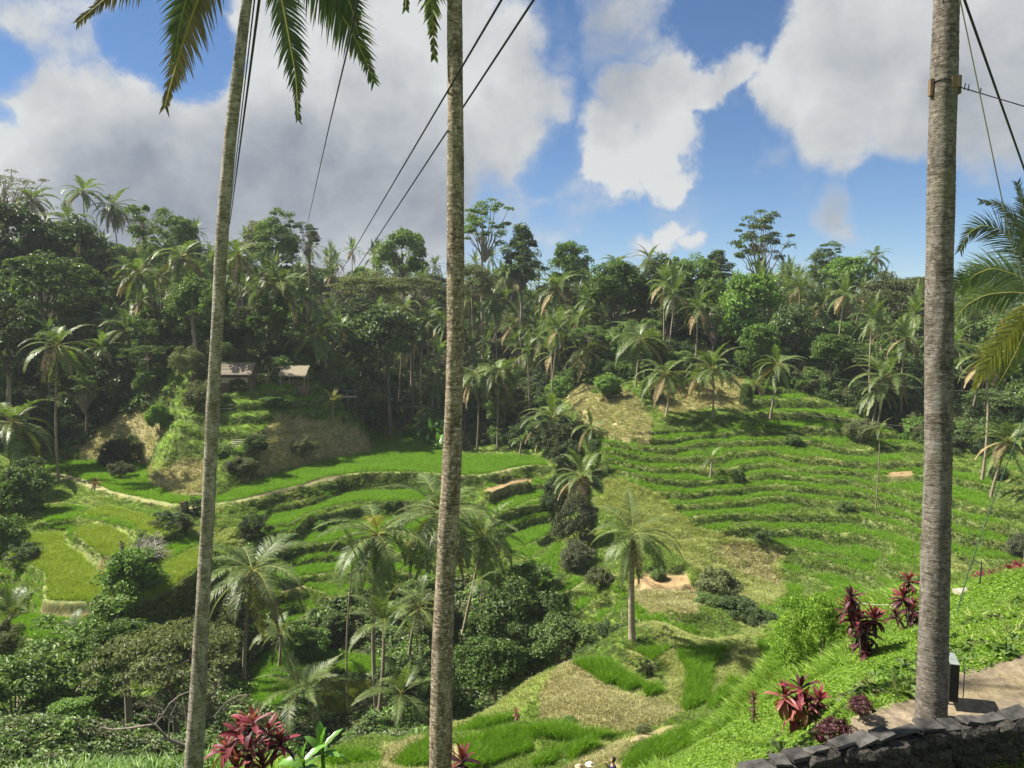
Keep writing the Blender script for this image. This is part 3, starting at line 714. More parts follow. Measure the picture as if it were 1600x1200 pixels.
def palm_bark(name='palm_bark', dark=(.09, .068, .05), light=(.40, .345, .27), tone=1., speck=.75):
    m = bpy.data.materials.new(name); m.use_nodes = True; t = m.node_tree; t.nodes.clear(); n = NT(t)
    co = n.n('ShaderNodeTexCoord').outputs['Object']
    mp = n.n('ShaderNodeMapping'); n.inp(mp.inputs[0], co); mp.inputs['Scale'].default_value = (1, 1, 6.)
    ring = n.noise(mp.outputs[0], 6.5, 5, .65, dist=.9)
    fine = n.noise(co, 60, 5, .7)
    blot = n.noise(co, 4.5, 5, .65)
    spot = n.noise(co, 22, 5, .65)
    c = n.mix(n.maprange(ring, .40, .60, 0, 1), dark, light)
    c = n.mix(n.maprange(fine, .35, .65, 0, .5), c, (.17, .14, .11))
    c = n.mix(n.maprange(blot, .50, .62, 0, .6), c, (.15, .125, .098))
    c = n.mix(n.maprange(spot, .55, .63, 0, speck), c, (.56, .50, .40))
    c = n.mix(n.maprange(spot, .42, .34, 0, .7), c, (.06, .045, .035))
    mpv = n.n('ShaderNodeMapping'); n.inp(mpv.inputs[0], co); mpv.inputs['Scale'].default_value = (1, 1, .35)
    vb = n.noise(mpv.outputs[0], 9., 4, .6)
    c = n.mix(n.maprange(vb, .53, .62, 0, .55), c, light)
    c = n.mix(n.maprange(vb, .45, .36, 0, .6), c, dark)
    c = n.mix(n.maprange(n.noise(co, 2.3, 3, .5), .55, .7, 0, .35), c, (.14, .15, .07))
    b = n.n('ShaderNodeBsdfPrincipled'); n.inp(b.inputs['Base Color'], c); b.inputs['Roughness'].default_value = .92; b.inputs['Specular IOR Level'].default_value = .12
    n.inp(b.inputs['Base Color'], n.mix(1.0, c, (tone, tone, tone), 'MULTIPLY'))
    bp = n.n('ShaderNodeBump'); bp.inputs['Strength'].default_value = .9; bp.inputs['Distance'].default_value = .02
    n.inp(bp.inputs['Height'], n.math('ADD', ring, n.math('MULTIPLY', fine, .5))); t.links.new(bp.outputs[0], b.inputs['Normal'])
    o = n.n('ShaderNodeOutputMaterial'); t.links.new(b.outputs[0], o.inputs[0]); return m


M = {}
M['dark_leaf'] = foliage_mat('dark_leaf', (.046, .078, .030), (.112, .160, .056), .25, .5, .3)
M['mid_leaf'] = foliage_mat('mid_leaf', (.068, .116, .032), (.155, .230, .064), .3, .5, .3)
M['bright_leaf'] = foliage_mat('bright_leaf', (.080, .155, .028), (.165, .265, .058), .32, .5, .3)
M['olive_leaf'] = foliage_mat('olive_leaf', (.095, .120, .050), (.175, .190, .090), .28, .6, .2)
M['grey_leaf'] = foliage_mat('grey_leaf', (.110, .130, .070), (.20, .22, .13), .22, .6, .2)
M['palm_leaf'] = foliage_mat('palm_leaf', (.062, .104, .028), (.165, .222, .070), .32, .45, .35, .28)
M['palm_yellow'] = foliage_mat('palm_yellow', (.15, .16, .035), (.30, .28, .08), .32, .55, .2, .15)
M['palm_dry'] = foliage_mat('palm_dry', (.17, .13, .065), (.29, .235, .13), .15, .8, .1)
M['rice'] = foliage_mat('rice', (.10, .22, .010), (.20, .35, .030), .42, .5, .2, .2)
M['rice_pale'] = foliage_mat('rice_pale', (.16, .235, .018), (.28, .345, .055), .4, .5, .2, .2)
M['rice_ripe'] = foliage_mat('rice_ripe', (.17, .21, .03), (.27, .29, .06), .38, .5, .2, .2)
M['grass'] = foliage_mat('grass', (.11, .19, .028), (.235, .315, .075), .35, .6, .2, .3)
M['shaded_grass'] = foliage_mat('shaded_grass', (.045, .080, .018), (.095, .145, .035), .25, .7, .15, .3)  # mossy green grass, darkened to paint the shade on the terrace risers
M['lawn'] = foliage_mat('lawn', (.12, .23, .02), (.25, .37, .06), .38, .5, .25, .25)
M['drygrass'] = foliage_mat('drygrass', (.27, .25, .11), (.47, .44, .24), .2, .8, .1, .25)
M['mixgrass'] = foliage_mat('mixgrass', (.23, .27, .075), (.43, .45, .19), .3, .7, .15, .3)
M['cord_red'] = foliage_mat('cord_red', (.12, .014, .026), (.27, .055, .07), .3, .5, .3, .35)
M['cord_dark'] = foliage_mat('cord_dark', (.045, .014, .017), (.12, .032, .038), .22, .5, .3, .35)
M['cord_pink'] = foliage_mat('cord_pink', (.24, .06, .065), (.42, .15, .14), .35, .4, .4, .2)
M['cord_brown'] = foliage_mat('cord_brown', (.16, .075, .035), (.30, .15, .08), .25, .6, .3, .2)
M['banana_leaf'] = foliage_mat('banana_leaf', (.07, .17, .02), (.14, .29, .05), .35, .35, .5)
M['bark'] = plain_mat('bark', (.09, .07, .05), (.27, .23, .18), 5., .9, .1, .5, .4)
M['pale_bark'] = plain_mat('pale_bark', (.17, .145, .115), (.33, .29, .24), 5., .9, .1, .5, .4)
M['bark_left'] = palm_bark('bark_left', (.12, .10, .08), (.44, .40, .33), .95, .5)
M['bark_mid'] = palm_bark('bark_mid', (.075, .050, .034), (.38, .31, .225), .95, .9)
M['bark_right'] = palm_bark('bark_right', (.070, .062, .055), (.27, .245, .215), .85, .35)
M['far_bark'] = plain_mat('far_bark', (.16, .125, .085), (.36, .31, .23), 2.2, .9, .1, .3, 4.)
M['thatch'] = plain_mat('thatch', (.20, .17, .11), (.42, .37, .27), 14., .95, .05, .8, .25, .05)
M['roof_tile'] = plain_mat('roof_tile', (.12, .10, .075), (.25, .215, .165), 5., .9, .1, .4)
M['wood'] = plain_mat('wood', (.12, .08, .05), (.25, .18, .12), 9., .85, .15, .4, .3)
M['bamboo'] = plain_mat('bamboo', (.34, .28, .17), (.50, .43, .29), 6., .6, .3, .2, 3.)
M['stone'] = plain_mat('stone', (.010, .010, .010), (.095, .088, .075), 16., .95, .1, 1., 1., .05)
M['pale_step'] = plain_mat('pale_step', (.22, .20, .16), (.38, .35, .28), 9., .9, .1, .5)
M['cap_stone'] = plain_mat('cap_stone', (.016, .016, .015), (.095, .09, .082), 7., .8, .3, .6, 1., .02)
M['cable'] = plain_mat('cable', (.008, .010, .02), (.015, .018, .03), 5., .6, .3, 0)
M['green_cable'] = plain_mat('green_cable', (.015, .04, .018), (.03, .06, .025), 5., .6, .3, 0)
M['rope'] = plain_mat('rope', (.32, .30, .25), (.45, .43, .36), 30., .9, .1, 0)
M['black_box'] = plain_mat('black_box', (.008, .008, .009), (.018, .018, .018), 3., .5, .4, 0)
M['box_edge'] = plain_mat('box_edge', (.14, .17, .15), (.24, .27, .25), 8., .6, .3, 0)
M['nut'] = plain_mat('nut', (.16, .15, .05), (.30, .25, .09), 5., .5, .3, 0)
M['straw'] = plain_mat('straw', (.28, .21, .13), (.46, .37, .24), 12., .95, .05, .6, .3)
M['skin'] = plain_mat('skin', (.42, .24, .17), (.50, .30, .21), 9., .5, .4, 0)
M['hair'] = plain_mat('hair', (.020, .012, .008), (.06, .035, .02), 30., .5, .4, 0)
M['navy'] = plain_mat('navy', (.015, .022, .07), (.04, .055, .14), 12., .85, .1, .2)
M['cream'] = plain_mat('cream', (.55, .47, .36), (.68, .60, .48), 12., .85, .1, .2)
M['green_cloth'] = plain_mat('green_cloth', (.03, .09, .03), (.06, .15, .05), 12., .85, .1, .2)
M['dark_cloth'] = plain_mat('dark_cloth', (.02, .02, .022), (.05, .05, .05), 12., .85, .1, .2)


# ------------------------------------------------------------------ leaf crowns
def unit(v): return v / (np.linalg.norm(v, axis=-1, keepdims=True) + 1e-9)


def leaf_quads(P, N, size, aspect=.5, fold=.18, r_=rng, grav=0.):
    """a folded diamond per leaf: vertices (4n,3), faces (n,4)"""
    n = len(P)
    A = unit(np.cross(N, r_.normal(size=(n, 3))))
    if grav: A = unit(A + np.array([0, 0, -grav]))
    B = unit(np.cross(N, A))
    s = np.asarray(size)[:, None] * np.ones((n, 1))
    N = unit(np.cross(A, B))
    V = np.stack([P - A * s * .5, P + B * s * aspect * .5 + N * s * fold, P + A * s * .5 - N * s * .1, P - B * s * aspect * .5 + N * s * fold], 1)
    return V.reshape(-1, 3), np.arange(4 * n).reshape(-1, 4)


def crown_mesh(name, mat, seed, rx, rz, nclump, nleaf, lsize, clump=.27, flat=1.0, kind='dome', aspect=.55, limbs=10, bark='bark', low=-.75, twig=0):
    r_ = np.random.default_rng(seed)
    lob = r_.normal(size=(7, 3)); lob = unit(lob); la = r_.uniform(-.40, .55, 7)
    Vs, Fs, n = [], [], 0
    C = []
    for k in range(nclump):
        if kind == 'umbrella':
            ring = math.sqrt(r_.random()); th = r_.random() * 6.283
            h = (1 - ring ** 2) * .75 + r_.normal() * .13 - (.35 * (r_.random() < .25))
            c = np.array([ring * math.cos(th) * rx, ring * math.sin(th) * rx, h * rz])
            c[:2] *= 1 + .25 * math.sin(3 * th + seed) * ring
            q = 1.0
        else:
            d = unit(r_.normal(size=3)); d[2] = d[2] if d[2] > low else abs(d[2])
            q = 1 + np.sum(la * np.clip(lob @ d, 0, 1) ** 3) * 1.3
            rad = r_.uniform(.35, 1.0) ** .5 * q * (1 - clump * .55)
            c = d * rad * np.array([rx, rx, rz])
            if kind == 'cone': c[:2] *= np.clip(1.05 - (c[2] / rz + .3) * .65, .15, 1)
        C.append(c)
        m = int(nleaf * r_.uniform(.6, 1.4))
        rc = rx * clump * r_.uniform(.45, 1.35)
        d = unit(r_.normal(size=(m, 3))); d[:, 2] = np.where(d[:, 2] < -.3, -d[:, 2], d[:, 2])
        p = d * rc * r_.uniform(.55, 1.08, (m, 1)) * np.array([1, 1, flat * r_.uniform(.7, 1.1)])
        Nn = unit(d * .9 + np.array([0, 0, .45]) + r_.normal(size=(m, 3)) * .42)
        V, Fq = leaf_quads(p + c, Nn, lsize * r_.uniform(.75, 1.3) * r_.uniform(.6, 1.35, m), aspect, .16, r_)
        Vs.append(V); Fs.append(Fq + n); n += len(V)
    V = np.concatenate(Vs); F = np.concatenate(Fs)
    lv = np.repeat(r_.random(len(F)), 4)
    nf = len(F)
    b = MB()
    C = np.array(C); base = np.array([0, 0, -rz * (.9 if kind != 'umbrella' else .9)])
    for c in C[r_.permutation(len(C))[:limbs]]:
        t = np.linspace(0, 1, 6)[:, None]
        cv = base * (1 - t) + c * t + np.array([0, 0, 1]) * (-np.sin(t * np.pi) * rz * .16) * (1 if kind == 'umbrella' else -.2)
        cv[1:-1] += r_.normal(size=(4, 3)) * rx * .035
        b.tube(cv, np.linspace(rx * .03, rx * .006, 6), 5, 0, False)
        for _ in range(twig):
            t0 = cv[r_.integers(2, 5)]; e = t0 + r_.normal(size=3) * rx * .22 + np.array([0, 0, rx * .05])
            b.tube(np.array([t0, (t0 + e) / 2 + r_.normal(size=3) * rx * .03, e]), [rx * .009, rx * .006, rx * .003], 4, 0, False)
    if b.n:
        bv = np.concatenate(b.V); bf = np.concatenate(b.F)
        F = np.concatenate([F, bf + len(V)]); V = np.vstack([V, bv]); lv = np.concatenate([lv, np.zeros(len(bv))])
    mi = np.zeros(len(F), int); mi[nf:] = 1
    return mesh(name, V, F, [M[mat], M[bark]], mi, False, {'lv': lv})


CR = {}
for i in range(3):
    CR['dark%d' % i] = crown_mesh('crown', 'dark_leaf', 20 + i, 5.2, 4.6, 75, 105, .50, .26)
    CR['mid%d' % i] = crown_mesh('crown', 'mid_leaf', 30 + i, 5.0, 4.4, 80, 100, .46, .25)
    CR['umb%d' % i] = crown_mesh('crown', 'olive_leaf' if i == 1 else 'mid_leaf', 40 + i, 6.0, 2.6, 70, 105, .34, .24, .34, 'umbrella', limbs=16)
CR['bright0'] = crown_mesh('crown', 'bright_leaf', 50, 4.6, 4.0, 75, 95, .46, .25)
CR['bright1'] = crown_mesh('crown', 'bright_leaf', 51, 4.6, 4.8, 80, 95, .42, .22)
CR['olive0'] = crown_mesh('crown', 'olive_leaf', 52, 4.8, 4.4, 75, 100, .38, .23)
CR['tall0'] = crown_mesh('crown', 'mid_leaf', 53, 3.9, 6.4, 95, 90, .42, .28, 1., 'dome', low=-.8)
CR['tall1'] = crown_mesh('crown', 'dark_leaf', 54, 3.6, 6.2, 95, 90, .44, .28, 1., 'cone', low=-.8)
CR['bare0'] = crown_mesh('crown', 'grey_leaf', 55, 5.4, 3.6, 45, 55, .22, .22, .5, 'umbrella', limbs=34, bark='pale_bark', twig=5)
CR['sparse0'] = crown_mesh('crown', 'mid_leaf', 56, 5.0, 5.4, 46, 95, .40, .20, .55, limbs=26, low=-.5, bark='pale_bark')
# shrubs: finer leaves for the size they have in the picture
CR['bush_dark'] = crown_mesh('foliage', 'dark_leaf', 60, 2.4, 2.0, 80, 110, .24, .26, low=-.6)
CR['bush_mid'] = crown_mesh('foliage', 'mid_leaf', 61, 2.4, 2.0, 80, 110, .24, .26, low=-.6)
CR['bush_bright'] = crown_mesh('foliage', 'bright_leaf', 62, 2.4, 1.9, 90, 110, .26, .25, low=-.6)
CR['bush_grey'] = crown_mesh('foliage', 'grey_leaf', 63, 2.4, 2.2, 85, 110, .19, .24, low=-.6)
CR['bush_olive'] = crown_mesh('foliage', 'olive_leaf', 64, 2.4, 1.9, 85, 110, .19, .24, low=-.6)
CR['bush_fine'] = crown_mesh('foliage', 'lawn', 65, 1.6, 1.3, 110, 190, .085, .2, low=-.6)

TRUNK = {}
for i in range(3):
    r_ = np.random.default_rng(70 + i)
    t = np.linspace(0, 1, 8)
    pts = np.stack([np.sin(t * 3 + i) * .025, np.cos(t * 2.4 + i) * .025 - .025, t], 1) * 1.0
    V, Fq = tube_arr(pts, np.array([.045, .034, .03, .027, .025, .023, .021, .018]), 8)
    V = V.copy()
    TRUNK[i] = mesh('trunk', V, Fq, M['bark' if i < 2 else 'pale_bark'], None, True)


def tree(name, x, y, crown, s, zc=None, label='', cat='tree', group=None, hz=1.0, trunk_i=None, rz=None, sz=1.0):
    """ground point x, y; zc = height of the crown's middle (world)"""
    g = float(H(x, y))
    me = CR[crown]
    h = max((zc - g) if zc is not None else hz, .3)
    o = empty(name, (x, y, g - .15), label, cat, group)
    low = -min(v.co.z for v in me.vertices[:4]) if False else 0
    tr = link('trunk', TRUNK[trunk_i if trunk_i is not None else int(rng.integers(0, 3))], o, (0, 0, 0), (0, 0, rng.uniform(0, 6)), (h if h < 14 else 14, h if h < 14 else 14, h + .15))
    c = link('crown' if cat == 'tree' else 'foliage', me, o, (0, 0, h), (0, 0, rz if rz is not None else rng.uniform(0, 6.28)), (s, s, s * sz))
    return o


# ------------------------------------------------------------------ palm fronds
def frond_arr(curve, n, llen, lw, droop, seg=2, r_=rng, start=.14, side_up=.25, rw=.035, ragged=.12, fwd=.55, nrm=(0, 0, 1.)):
    P = np.asarray(curve, float)
    T = unit(np.gradient(P, axis=0))
    sd_ = unit(np.cross(T, np.array(nrm)) + 1e-6)
    U = np.cross(sd_, T)
    L = np.concatenate([[0], np.cumsum(np.linalg.norm(np.diff(P, axis=0), axis=1))]); L /= L[-1]
    Vs, Fs, k = [], [], 0
    for side in (-1, 1):
        s = np.linspace(start, .995, n) + r_.normal(size=n) * .004
        s = np.clip(s, 0, 1)
        ip = lambda A: np.stack([np.interp(s, L, A[:, q]) for q in range(3)], 1)
        p, t, a, u = ip(P), unit(ip(T)), unit(ip(sd_)), unit(ip(U))
        prof = np.clip(np.sin(np.clip((s - start) / (1 - start), 0, 1) ** .75 * 2.75 + .42), .25, 1)
        ln = llen * prof * r_.uniform(1 - ragged * 2, 1 + ragged, n)
        d0 = unit(a * side * 1.0 + t * (fwd + .7 * s[:, None] ** 2) + u * side_up + r_.normal(size=(n, 3)) * .06)
        dr = droop * r_.uniform(.7, 1.3, n)[:, None]
        wv_ = unit(np.cross(d0, u))
        pts = [p]
        cur = p.copy(); d = d0.copy()
        for q in range(seg):
            cur = cur + d * (ln / seg)[:, None]
            pts.append(cur); d = unit(d + np.array([0, 0, -1.]) * dr * (1.6 / seg))
        W = [lw, lw * 1.0, lw * .7, lw * .4]
        ring = []
        for q in range(seg):
            ring.append(np.stack([pts[q] - wv_ * W[q] / 2, pts[q] + wv_ * W[q] / 2], 1))
        V = np.concatenate(ring + [pts[seg][:, None]], 1)          # n, 2*seg+1, 3
        m = 2 * seg + 1
        base = k + np.arange(n)[:, None] * m
        f = [np.stack([base[:, 0] + 2 * q, base[:, 0] + 2 * q + 1, base[:, 0] + 2 * q + 3, base[:, 0] + 2 * q + 2], 1) for q in range(seg - 1)]
        q = seg - 1
        tri = np.stack([base[:, 0] + 2 * q, base[:, 0] + 2 * q + 1, base[:, 0] + 2 * q + 2], 1)
        Vs.append(V.reshape(-1, 3)); Fs.append((f, tri)); k += V.shape[0] * m
    nl = k
    rv, rf = tube_arr(P, np.linspace(rw, rw * .2, len(P)), 4)
    V = np.vstack(Vs + [rv])
    quads = np.concatenate([np.concatenate(f) for f, _ in Fs if f] + [rf + nl]) if seg > 1 else rf + nl
    tris = np.concatenate([t_ for _, t_ in Fs])
    nq = sum(len(np.concatenate(f)) for f, _ in Fs if f)
    lvv = np.concatenate([np.repeat(r_.random(nl // (2 * seg + 1)), 2 * seg + 1), np.full(len(rv), .9)])
    return V, quads, tris, nq, lvv


def arch(L, e0, droop, N=12, side=0.0):
    s = np.linspace(0, 1, N)
    ang = e0 - droop * s ** 1.25
    st = L / (N - 1)
    x = np.concatenate([[0], np.cumsum(np.cos(ang[:-1]) * st)]); z = np.concatenate([[0], np.cumsum(np.sin(ang[:-1]) * st)])
    return np.stack([x, side * s ** 2 * L, z], 1)


# fronds of 1 m nominal reach x L; elevation classes from the spear to the hanging ones
FR = {}
ELEV = [R(82), R(66), R(50), R(34), R(16), R(-4), R(-26), R(-52)]
DRP = [R(25), R(55), R(75), R(88), R(90), R(80), R(58), R(32)]


def make_fronds(key, mat, n=40, lw=.085, llen=.88, L=4.6, seg=2):
    out = []
    for i, (e, dr) in enumerate(zip(ELEV, DRP)):
        r_ = np.random.default_rng(hash(key) % 1000 if False else 100 + i)
        cv = arch(L * (.8 if i == 0 else 1), e, dr, 12, r_.uniform(-.06, .06))
        V, q, t, nq, lv = frond_arr(cv, n, llen * (.7 if i == 0 else 1), lw, .16 + .10 * i, seg, r_, rw=.04)
        mi = np.zeros(len(q) + len(t), int); mi[nq:len(q)] = 1
        out.append(mesh('frond', V, [q, t], [M[mat], M['palm_yellow']], mi, False, {'lv': lv}))
    FR[key] = out


make_fronds('far', 'palm_leaf')
make_fronds('farold', 'palm_dry')
make_fronds('fine', 'palm_leaf', 62, .05, 1.0, 4.6, 3)
make_fronds('fineyel', 'palm_yellow', 62, .05, 1.0, 4.6, 3)
NUT = None


def nut_mesh():
    b = MB(); r_ = np.random.default_rng(5)
    for k in range(11):
        th = k * 2.4; c = np.array([math.cos(th) * .34, math.sin(th) * .34, -.35 - .12 * (k % 3)])
        a = np.linspace(0, np.pi, 6)
        b.tube(np.stack([np.full(6, c[0]), np.full(6, c[1]), c[2] + np.cos(a) * -.15], 1), np.sin(a) * .125 + .004, 7, 0, False)
    for k in range(9):
        th = k * .7 + .3
        p0 = np.array([math.cos(th) * .16, math.sin(th) * .16, -.05]); p1 = p0 * np.array([2.6, 2.6, 1]) + np.array([0, 0, -.45 - r_.random() * .35])
        b.tube(np.array([p0, (p0 + p1) / 2 + np.array([0, 0, .1]), p1]), [.04, .03, .012], 4, 1, False)
    return b.mesh('coconut_cluster', [M['nut'], M['palm_dry']], True)


NUT = nut_mesh()


def trunk_mesh(pts, r0, r1, seg=9, mat='far_bark', rings=0):
    P = np.asarray(pts, float)
    n = len(P)
    rad = np.interp(np.linspace(0, 1, n), [0, .06, .2, 1], [r0 * 1.5, r0 * 1.1, r0, r1])
    if rings: rad = rad * (1 + .03 * np.sin(np.arange(n) * 2.1))
    V, Fq = tube_arr(P, rad, seg)
    return mesh('trunk', V, Fq, M[mat], None, True)


def palm(crown, ground_xy, L, label, group=None, style='coconut', nf=None, tr=.17, key='far', old=.16, joined=None, bend=.0, cat='palm tree', yellow=0., name=None):
    """crown = world point where the fronds leave the trunk"""
    gx, gy = ground_xy; gz = float(H(gx, gy)) - .2
    c = np.asarray(crown, float)
    o = empty(name or 'coconut_palm', (gx, gy, gz), label, cat, group)
    rel = c - np.array([gx, gy, gz])
    t = np.linspace(0, 1, 15)[:, None]
    pts = rel * t; pts[:, :2] = rel[:2] * (t ** 1.35 * (1 - bend) + t * bend) + 0 * t
    pts[:, :2] += np.sin(t * np.pi) * rng.normal(size=2) * .02 * rel[2]
    link('trunk', trunk_mesh(pts, tr, tr * .68), o)
    s = L / 4.6
    if joined is not None:
        link('crown', joined, o, tuple(rel), (0, 0, rng.uniform(0, 6.28)), (s, s, s)); return o
    if style == 'coconut': nf = nf or int(rng.integers(22, 28)); cls = np.clip(np.linspace(0.2, 1.0, nf) ** .9 * 7.0, 0, 7)
    elif style == 'areca': nf = nf or 9; cls = np.linspace(1, 6, nf)
    elif style == 'young': nf = nf or 13; cls = np.linspace(.3, 3.9, nf)
    tilt = rng.normal(size=2) * .10
    ph = rng.uniform(0, 6.28)
    for k in range(nf):
        ci = int(np.clip(round(cls[k] + rng.normal() * .5), 0, 7))
        isold = ci >= 6 and rng.random() < old * 2.2
        kk = 'farold' if isold and key != 'fineyel' else ('fineyel' if rng.random() < yellow and key != 'far' else key)
        link('frond', FR[kk][ci], o, tuple(rel), (tilt[0] + rng.normal() * .07, tilt[1] + rng.normal() * .07, ph + k * 2.3999 + rng.normal() * .12), s * rng.uniform(.86, 1.1))
    if style == 'coconut': link('coconut_cluster', NUT, o, tuple(rel), (0, 0, rng.uniform(0, 6)), s)
    return o


# joined crowns for palms too small in the photograph to show single fronds
JC = []
for i in range(4):
    r_ = np.random.default_rng(200 + i)
    VV, QQ, TT, LL, MI_q, MI_t, k = [], [], [], [], [], [], 0
    for f in range(20):
        ci = int(np.clip(f * 8 / 20 + r_.normal() * .4, 0, 7))
        V, q, t, nq, lv = frond_arr(arch(4.6 * r_.uniform(.85, 1.1), ELEV[ci], DRP[ci], 9), 28, .9, .10, .16 + .10 * ci, 2, r_)
        V = V @ np.array(Matrix.Rotation(f * 2.4 + r_.normal() * .15, 3, 'Z')).T
        VV.append(V); QQ.append(q + k); TT.append(t + k); LL.append(lv); k += len(V)
        old_ = 1 if ci >= 6 and r_.random() < .35 else 0
        MI_q.append(np.full(len(q), old_)); MI_t.append(np.full(len(t), old_))
    JC.append(mesh('crown', np.vstack(VV), [np.concatenate(QQ), np.concatenate(TT)], [M['palm_leaf'], M['palm_dry']], np.concatenate(MI_q + MI_t), False, {'lv': np.concatenate(LL)}))


# ------------------------------------------------------------------ scattering ground cover
def scatter(name, pts, rz, sc, protos, label=None, tilt=None):
    me = bpy.data.meshes.new(name)
    n = len(pts)
    me.vertices.add(n); me.vertices.foreach_set('co', np.asarray(pts, np.float32).ravel())
    a = me.attributes.new('rot', 'FLOAT_VECTOR', 'POINT')
    rot = np.zeros((n, 3), np.float32); rot[:, 2] = rz
    if tilt is not None: rot[:, :2] = tilt
    a.data.foreach_set('vector', rot.ravel())
    a = me.attributes.new('scl', 'FLOAT', 'POINT'); a.data.foreach_set('value', np.asarray(sc, np.float32))
    a = me.attributes.new('idx', 'INT', 'POINT'); a.data.foreach_set('value', rng.integers(0, len(protos), n).astype(np.int32))
    o = link(name, me)
    g = bpy.data.node_groups.new(name, 'GeometryNodeTree')
    g.interface.new_socket('Geometry', in_out='INPUT', socket_type='NodeSocketGeometry')
    g.interface.new_socket('Geometry', in_out='OUTPUT', socket_type='NodeSocketGeometry')
    gi, go = g.nodes.new('NodeGroupInput'), g.nodes.new('NodeGroupOutput')
    iop = g.nodes.new('GeometryNodeInstanceOnPoints')
    join = g.nodes.new('GeometryNodeGeometryToInstance')
    for p in protos:
        oi = g.nodes.new('GeometryNodeObjectInfo'); oi.inputs['Object'].default_value = p; oi.inputs['As Instance'].default_value = False
        g.links.new(oi.outputs['Geometry'], join.inputs[0])
    def attr(nm, ty):
        nd = g.nodes.new('GeometryNodeInputNamedAttribute'); nd.data_type = ty; nd.inputs['Name'].default_value = nm
        return [q for q in nd.outputs if q.enabled and q.name == 'Attribute'][0]
    g.links.new(gi.outputs[0], iop.inputs['Points']); g.links.new(join.outputs[0], iop.inputs['Instance'])
    iop.inputs['Pick Instance'].default_value = True
    g.links.new(attr('idx', 'INT'), iop.inputs['Instance Index'])
    e2r = g.nodes.new('FunctionNodeEulerToRotation'); g.links.new(attr('rot', 'FLOAT_VECTOR'), e2r.inputs[0]); g.links.new(e2r.outputs[0], iop.inputs['Rotation'])
    g.links.new(attr('scl', 'FLOAT'), iop.inputs['Scale'])
    g.links.new(iop.outputs[0], go.inputs[0])
    md = o.modifiers.new('scatter', 'NODES'); md.node_group = g
    tag(o, label, None, None, 'stuff')
    return o


def blades(name, mat, n, h, spread, w, lean=.35, seed=0, seg=2, curl=.6):
    r_ = np.random.default_rng(seed)
    th = r_.random(n) * 6.283; rad = np.sqrt(r_.random(n)) * spread
    p = np.stack([np.cos(th) * rad, np.sin(th) * rad, np.full(n, -.03)], 1)
    d = unit(np.stack([np.cos(th) * lean + r_.normal(size=n) * .15, np.sin(th) * lean + r_.normal(size=n) * .15, np.ones(n)], 1))
    hh = h * r_.uniform(.6, 1.15, n)
    wd = unit(np.cross(d, r_.normal(size=(n, 3))))
    mid_ = p + d * (hh * .55)[:, None]
    d2 = unit(d + np.stack([np.cos(th), np.sin(th), -np.ones(n) * .3], 1) * curl)
    tip = mid_ + d2 * (hh * .5)[:, None]
    V = np.stack([p - wd * w / 2, p + wd * w / 2, mid_ - wd * w * .45, mid_ + wd * w * .45, tip], 1).reshape(-1, 3)
    b = np.arange(n)[:, None] * 5
    q = np.concatenate([b, b + 1, b + 3, b + 2], 1); t = np.concatenate([b + 2, b + 3, b + 4], 1)
    me = mesh(name, V, [q, t], [M[mat]], None, False, {'lv': np.repeat(r_.random(n), 5)})
    return bpy.data.objects.new(name, me)


def herb(name, mat, n, r, ls, seed=0, flat=.7):
    r_ = np.random.default_rng(seed)
    d = unit(r_.normal(size=(n, 3))); d[:, 2] = abs(d[:, 2])
    p = d * r * r_.uniform(.4, 1.1, (n, 1)) * np.array([1, 1, flat])
    V, Fq = leaf_quads(p, unit(d * .5 + np.array([0, 0, .8]) + r_.normal(size=(n, 3)) * .4), ls * r_.uniform(.6, 1.3, n), .6, .15, r_)
    return bpy.data.objects.new(name, mesh(name, V, Fq, [M[mat]], None, False, {'lv': np.repeat(r_.random(n), 4)}))
# ------------------------------------------------------------------ ground cover
def polysample(poly, spacing):
    lo, hi = poly.min(0), poly.max(0)
    xs = np.arange(lo[0], hi[0], spacing); ys = np.arange(lo[1], hi[1], spacing)
    X, Y = np.meshgrid(xs, ys); X = X + rng.uniform(-.45, .45, X.shape) * spacing; Y = Y + rng.uniform(-.45, .45, Y.shape) * spacing
    m = inpoly(X, Y, poly)
    return X[m], Y[m]


RP = {0: [blades('rice_tuft', 'rice', 14, .62, .15, .030, .28, i) for i in range(3)], 1: [blades('rice_tuft', 'rice_pale', 14, .58, .16, .030, .32, 3 + i) for i in range(3)], 2: [blades('rice_tuft', 'rice_ripe', 14, .6, .16, .03, .4, 6 + i) for i in range(3)]}
RN = {0: [blades('rice_tuft', 'rice', 18, .62, .10, .016, .16, 10 + i) for i in range(3)]}
PL_LABEL = {'main': 'long main rice terrace of bright green rice curving round the foot of the knoll', 'A': 'upper narrow rice strip below the footpath bank', 'B': 'second curved rice strip below the footpath bank',
            'C': 'third rice strip, level with the crowns of the middle palms', 'D': 'short rice strip above the gorge', 'E': 'bright rice plot in the gorge bottom left of the middle palms', 'E2': 'yellowing rice plot between the slender trunks in the gorge',
            'F': 'short rice plot beside the bare brown plot', 'G': 'curved rice strip ending at the gully shrubs', 'P1': 'pale rice plot just below the footpath on the left', 'P2': 'small pale rice plot above the straw bank',
            'P3': 'large pale rice plot wrapping round the straw bank', 'P4': 'dark rice plot below the large pale plot', 'P5': 'shaded rice plot left of the pale steps of rice',
            'g1': 'foreground rice plot curving round the dry straw slope', 'g4': 'tall foreground rice plot between grassy strips', 'g9': 'foreground rice plot near the dry red plant', 'g12': 'foreground rice field beside the dirt path',
            'g8': 'foreground rice strip below the dry straw slope'}
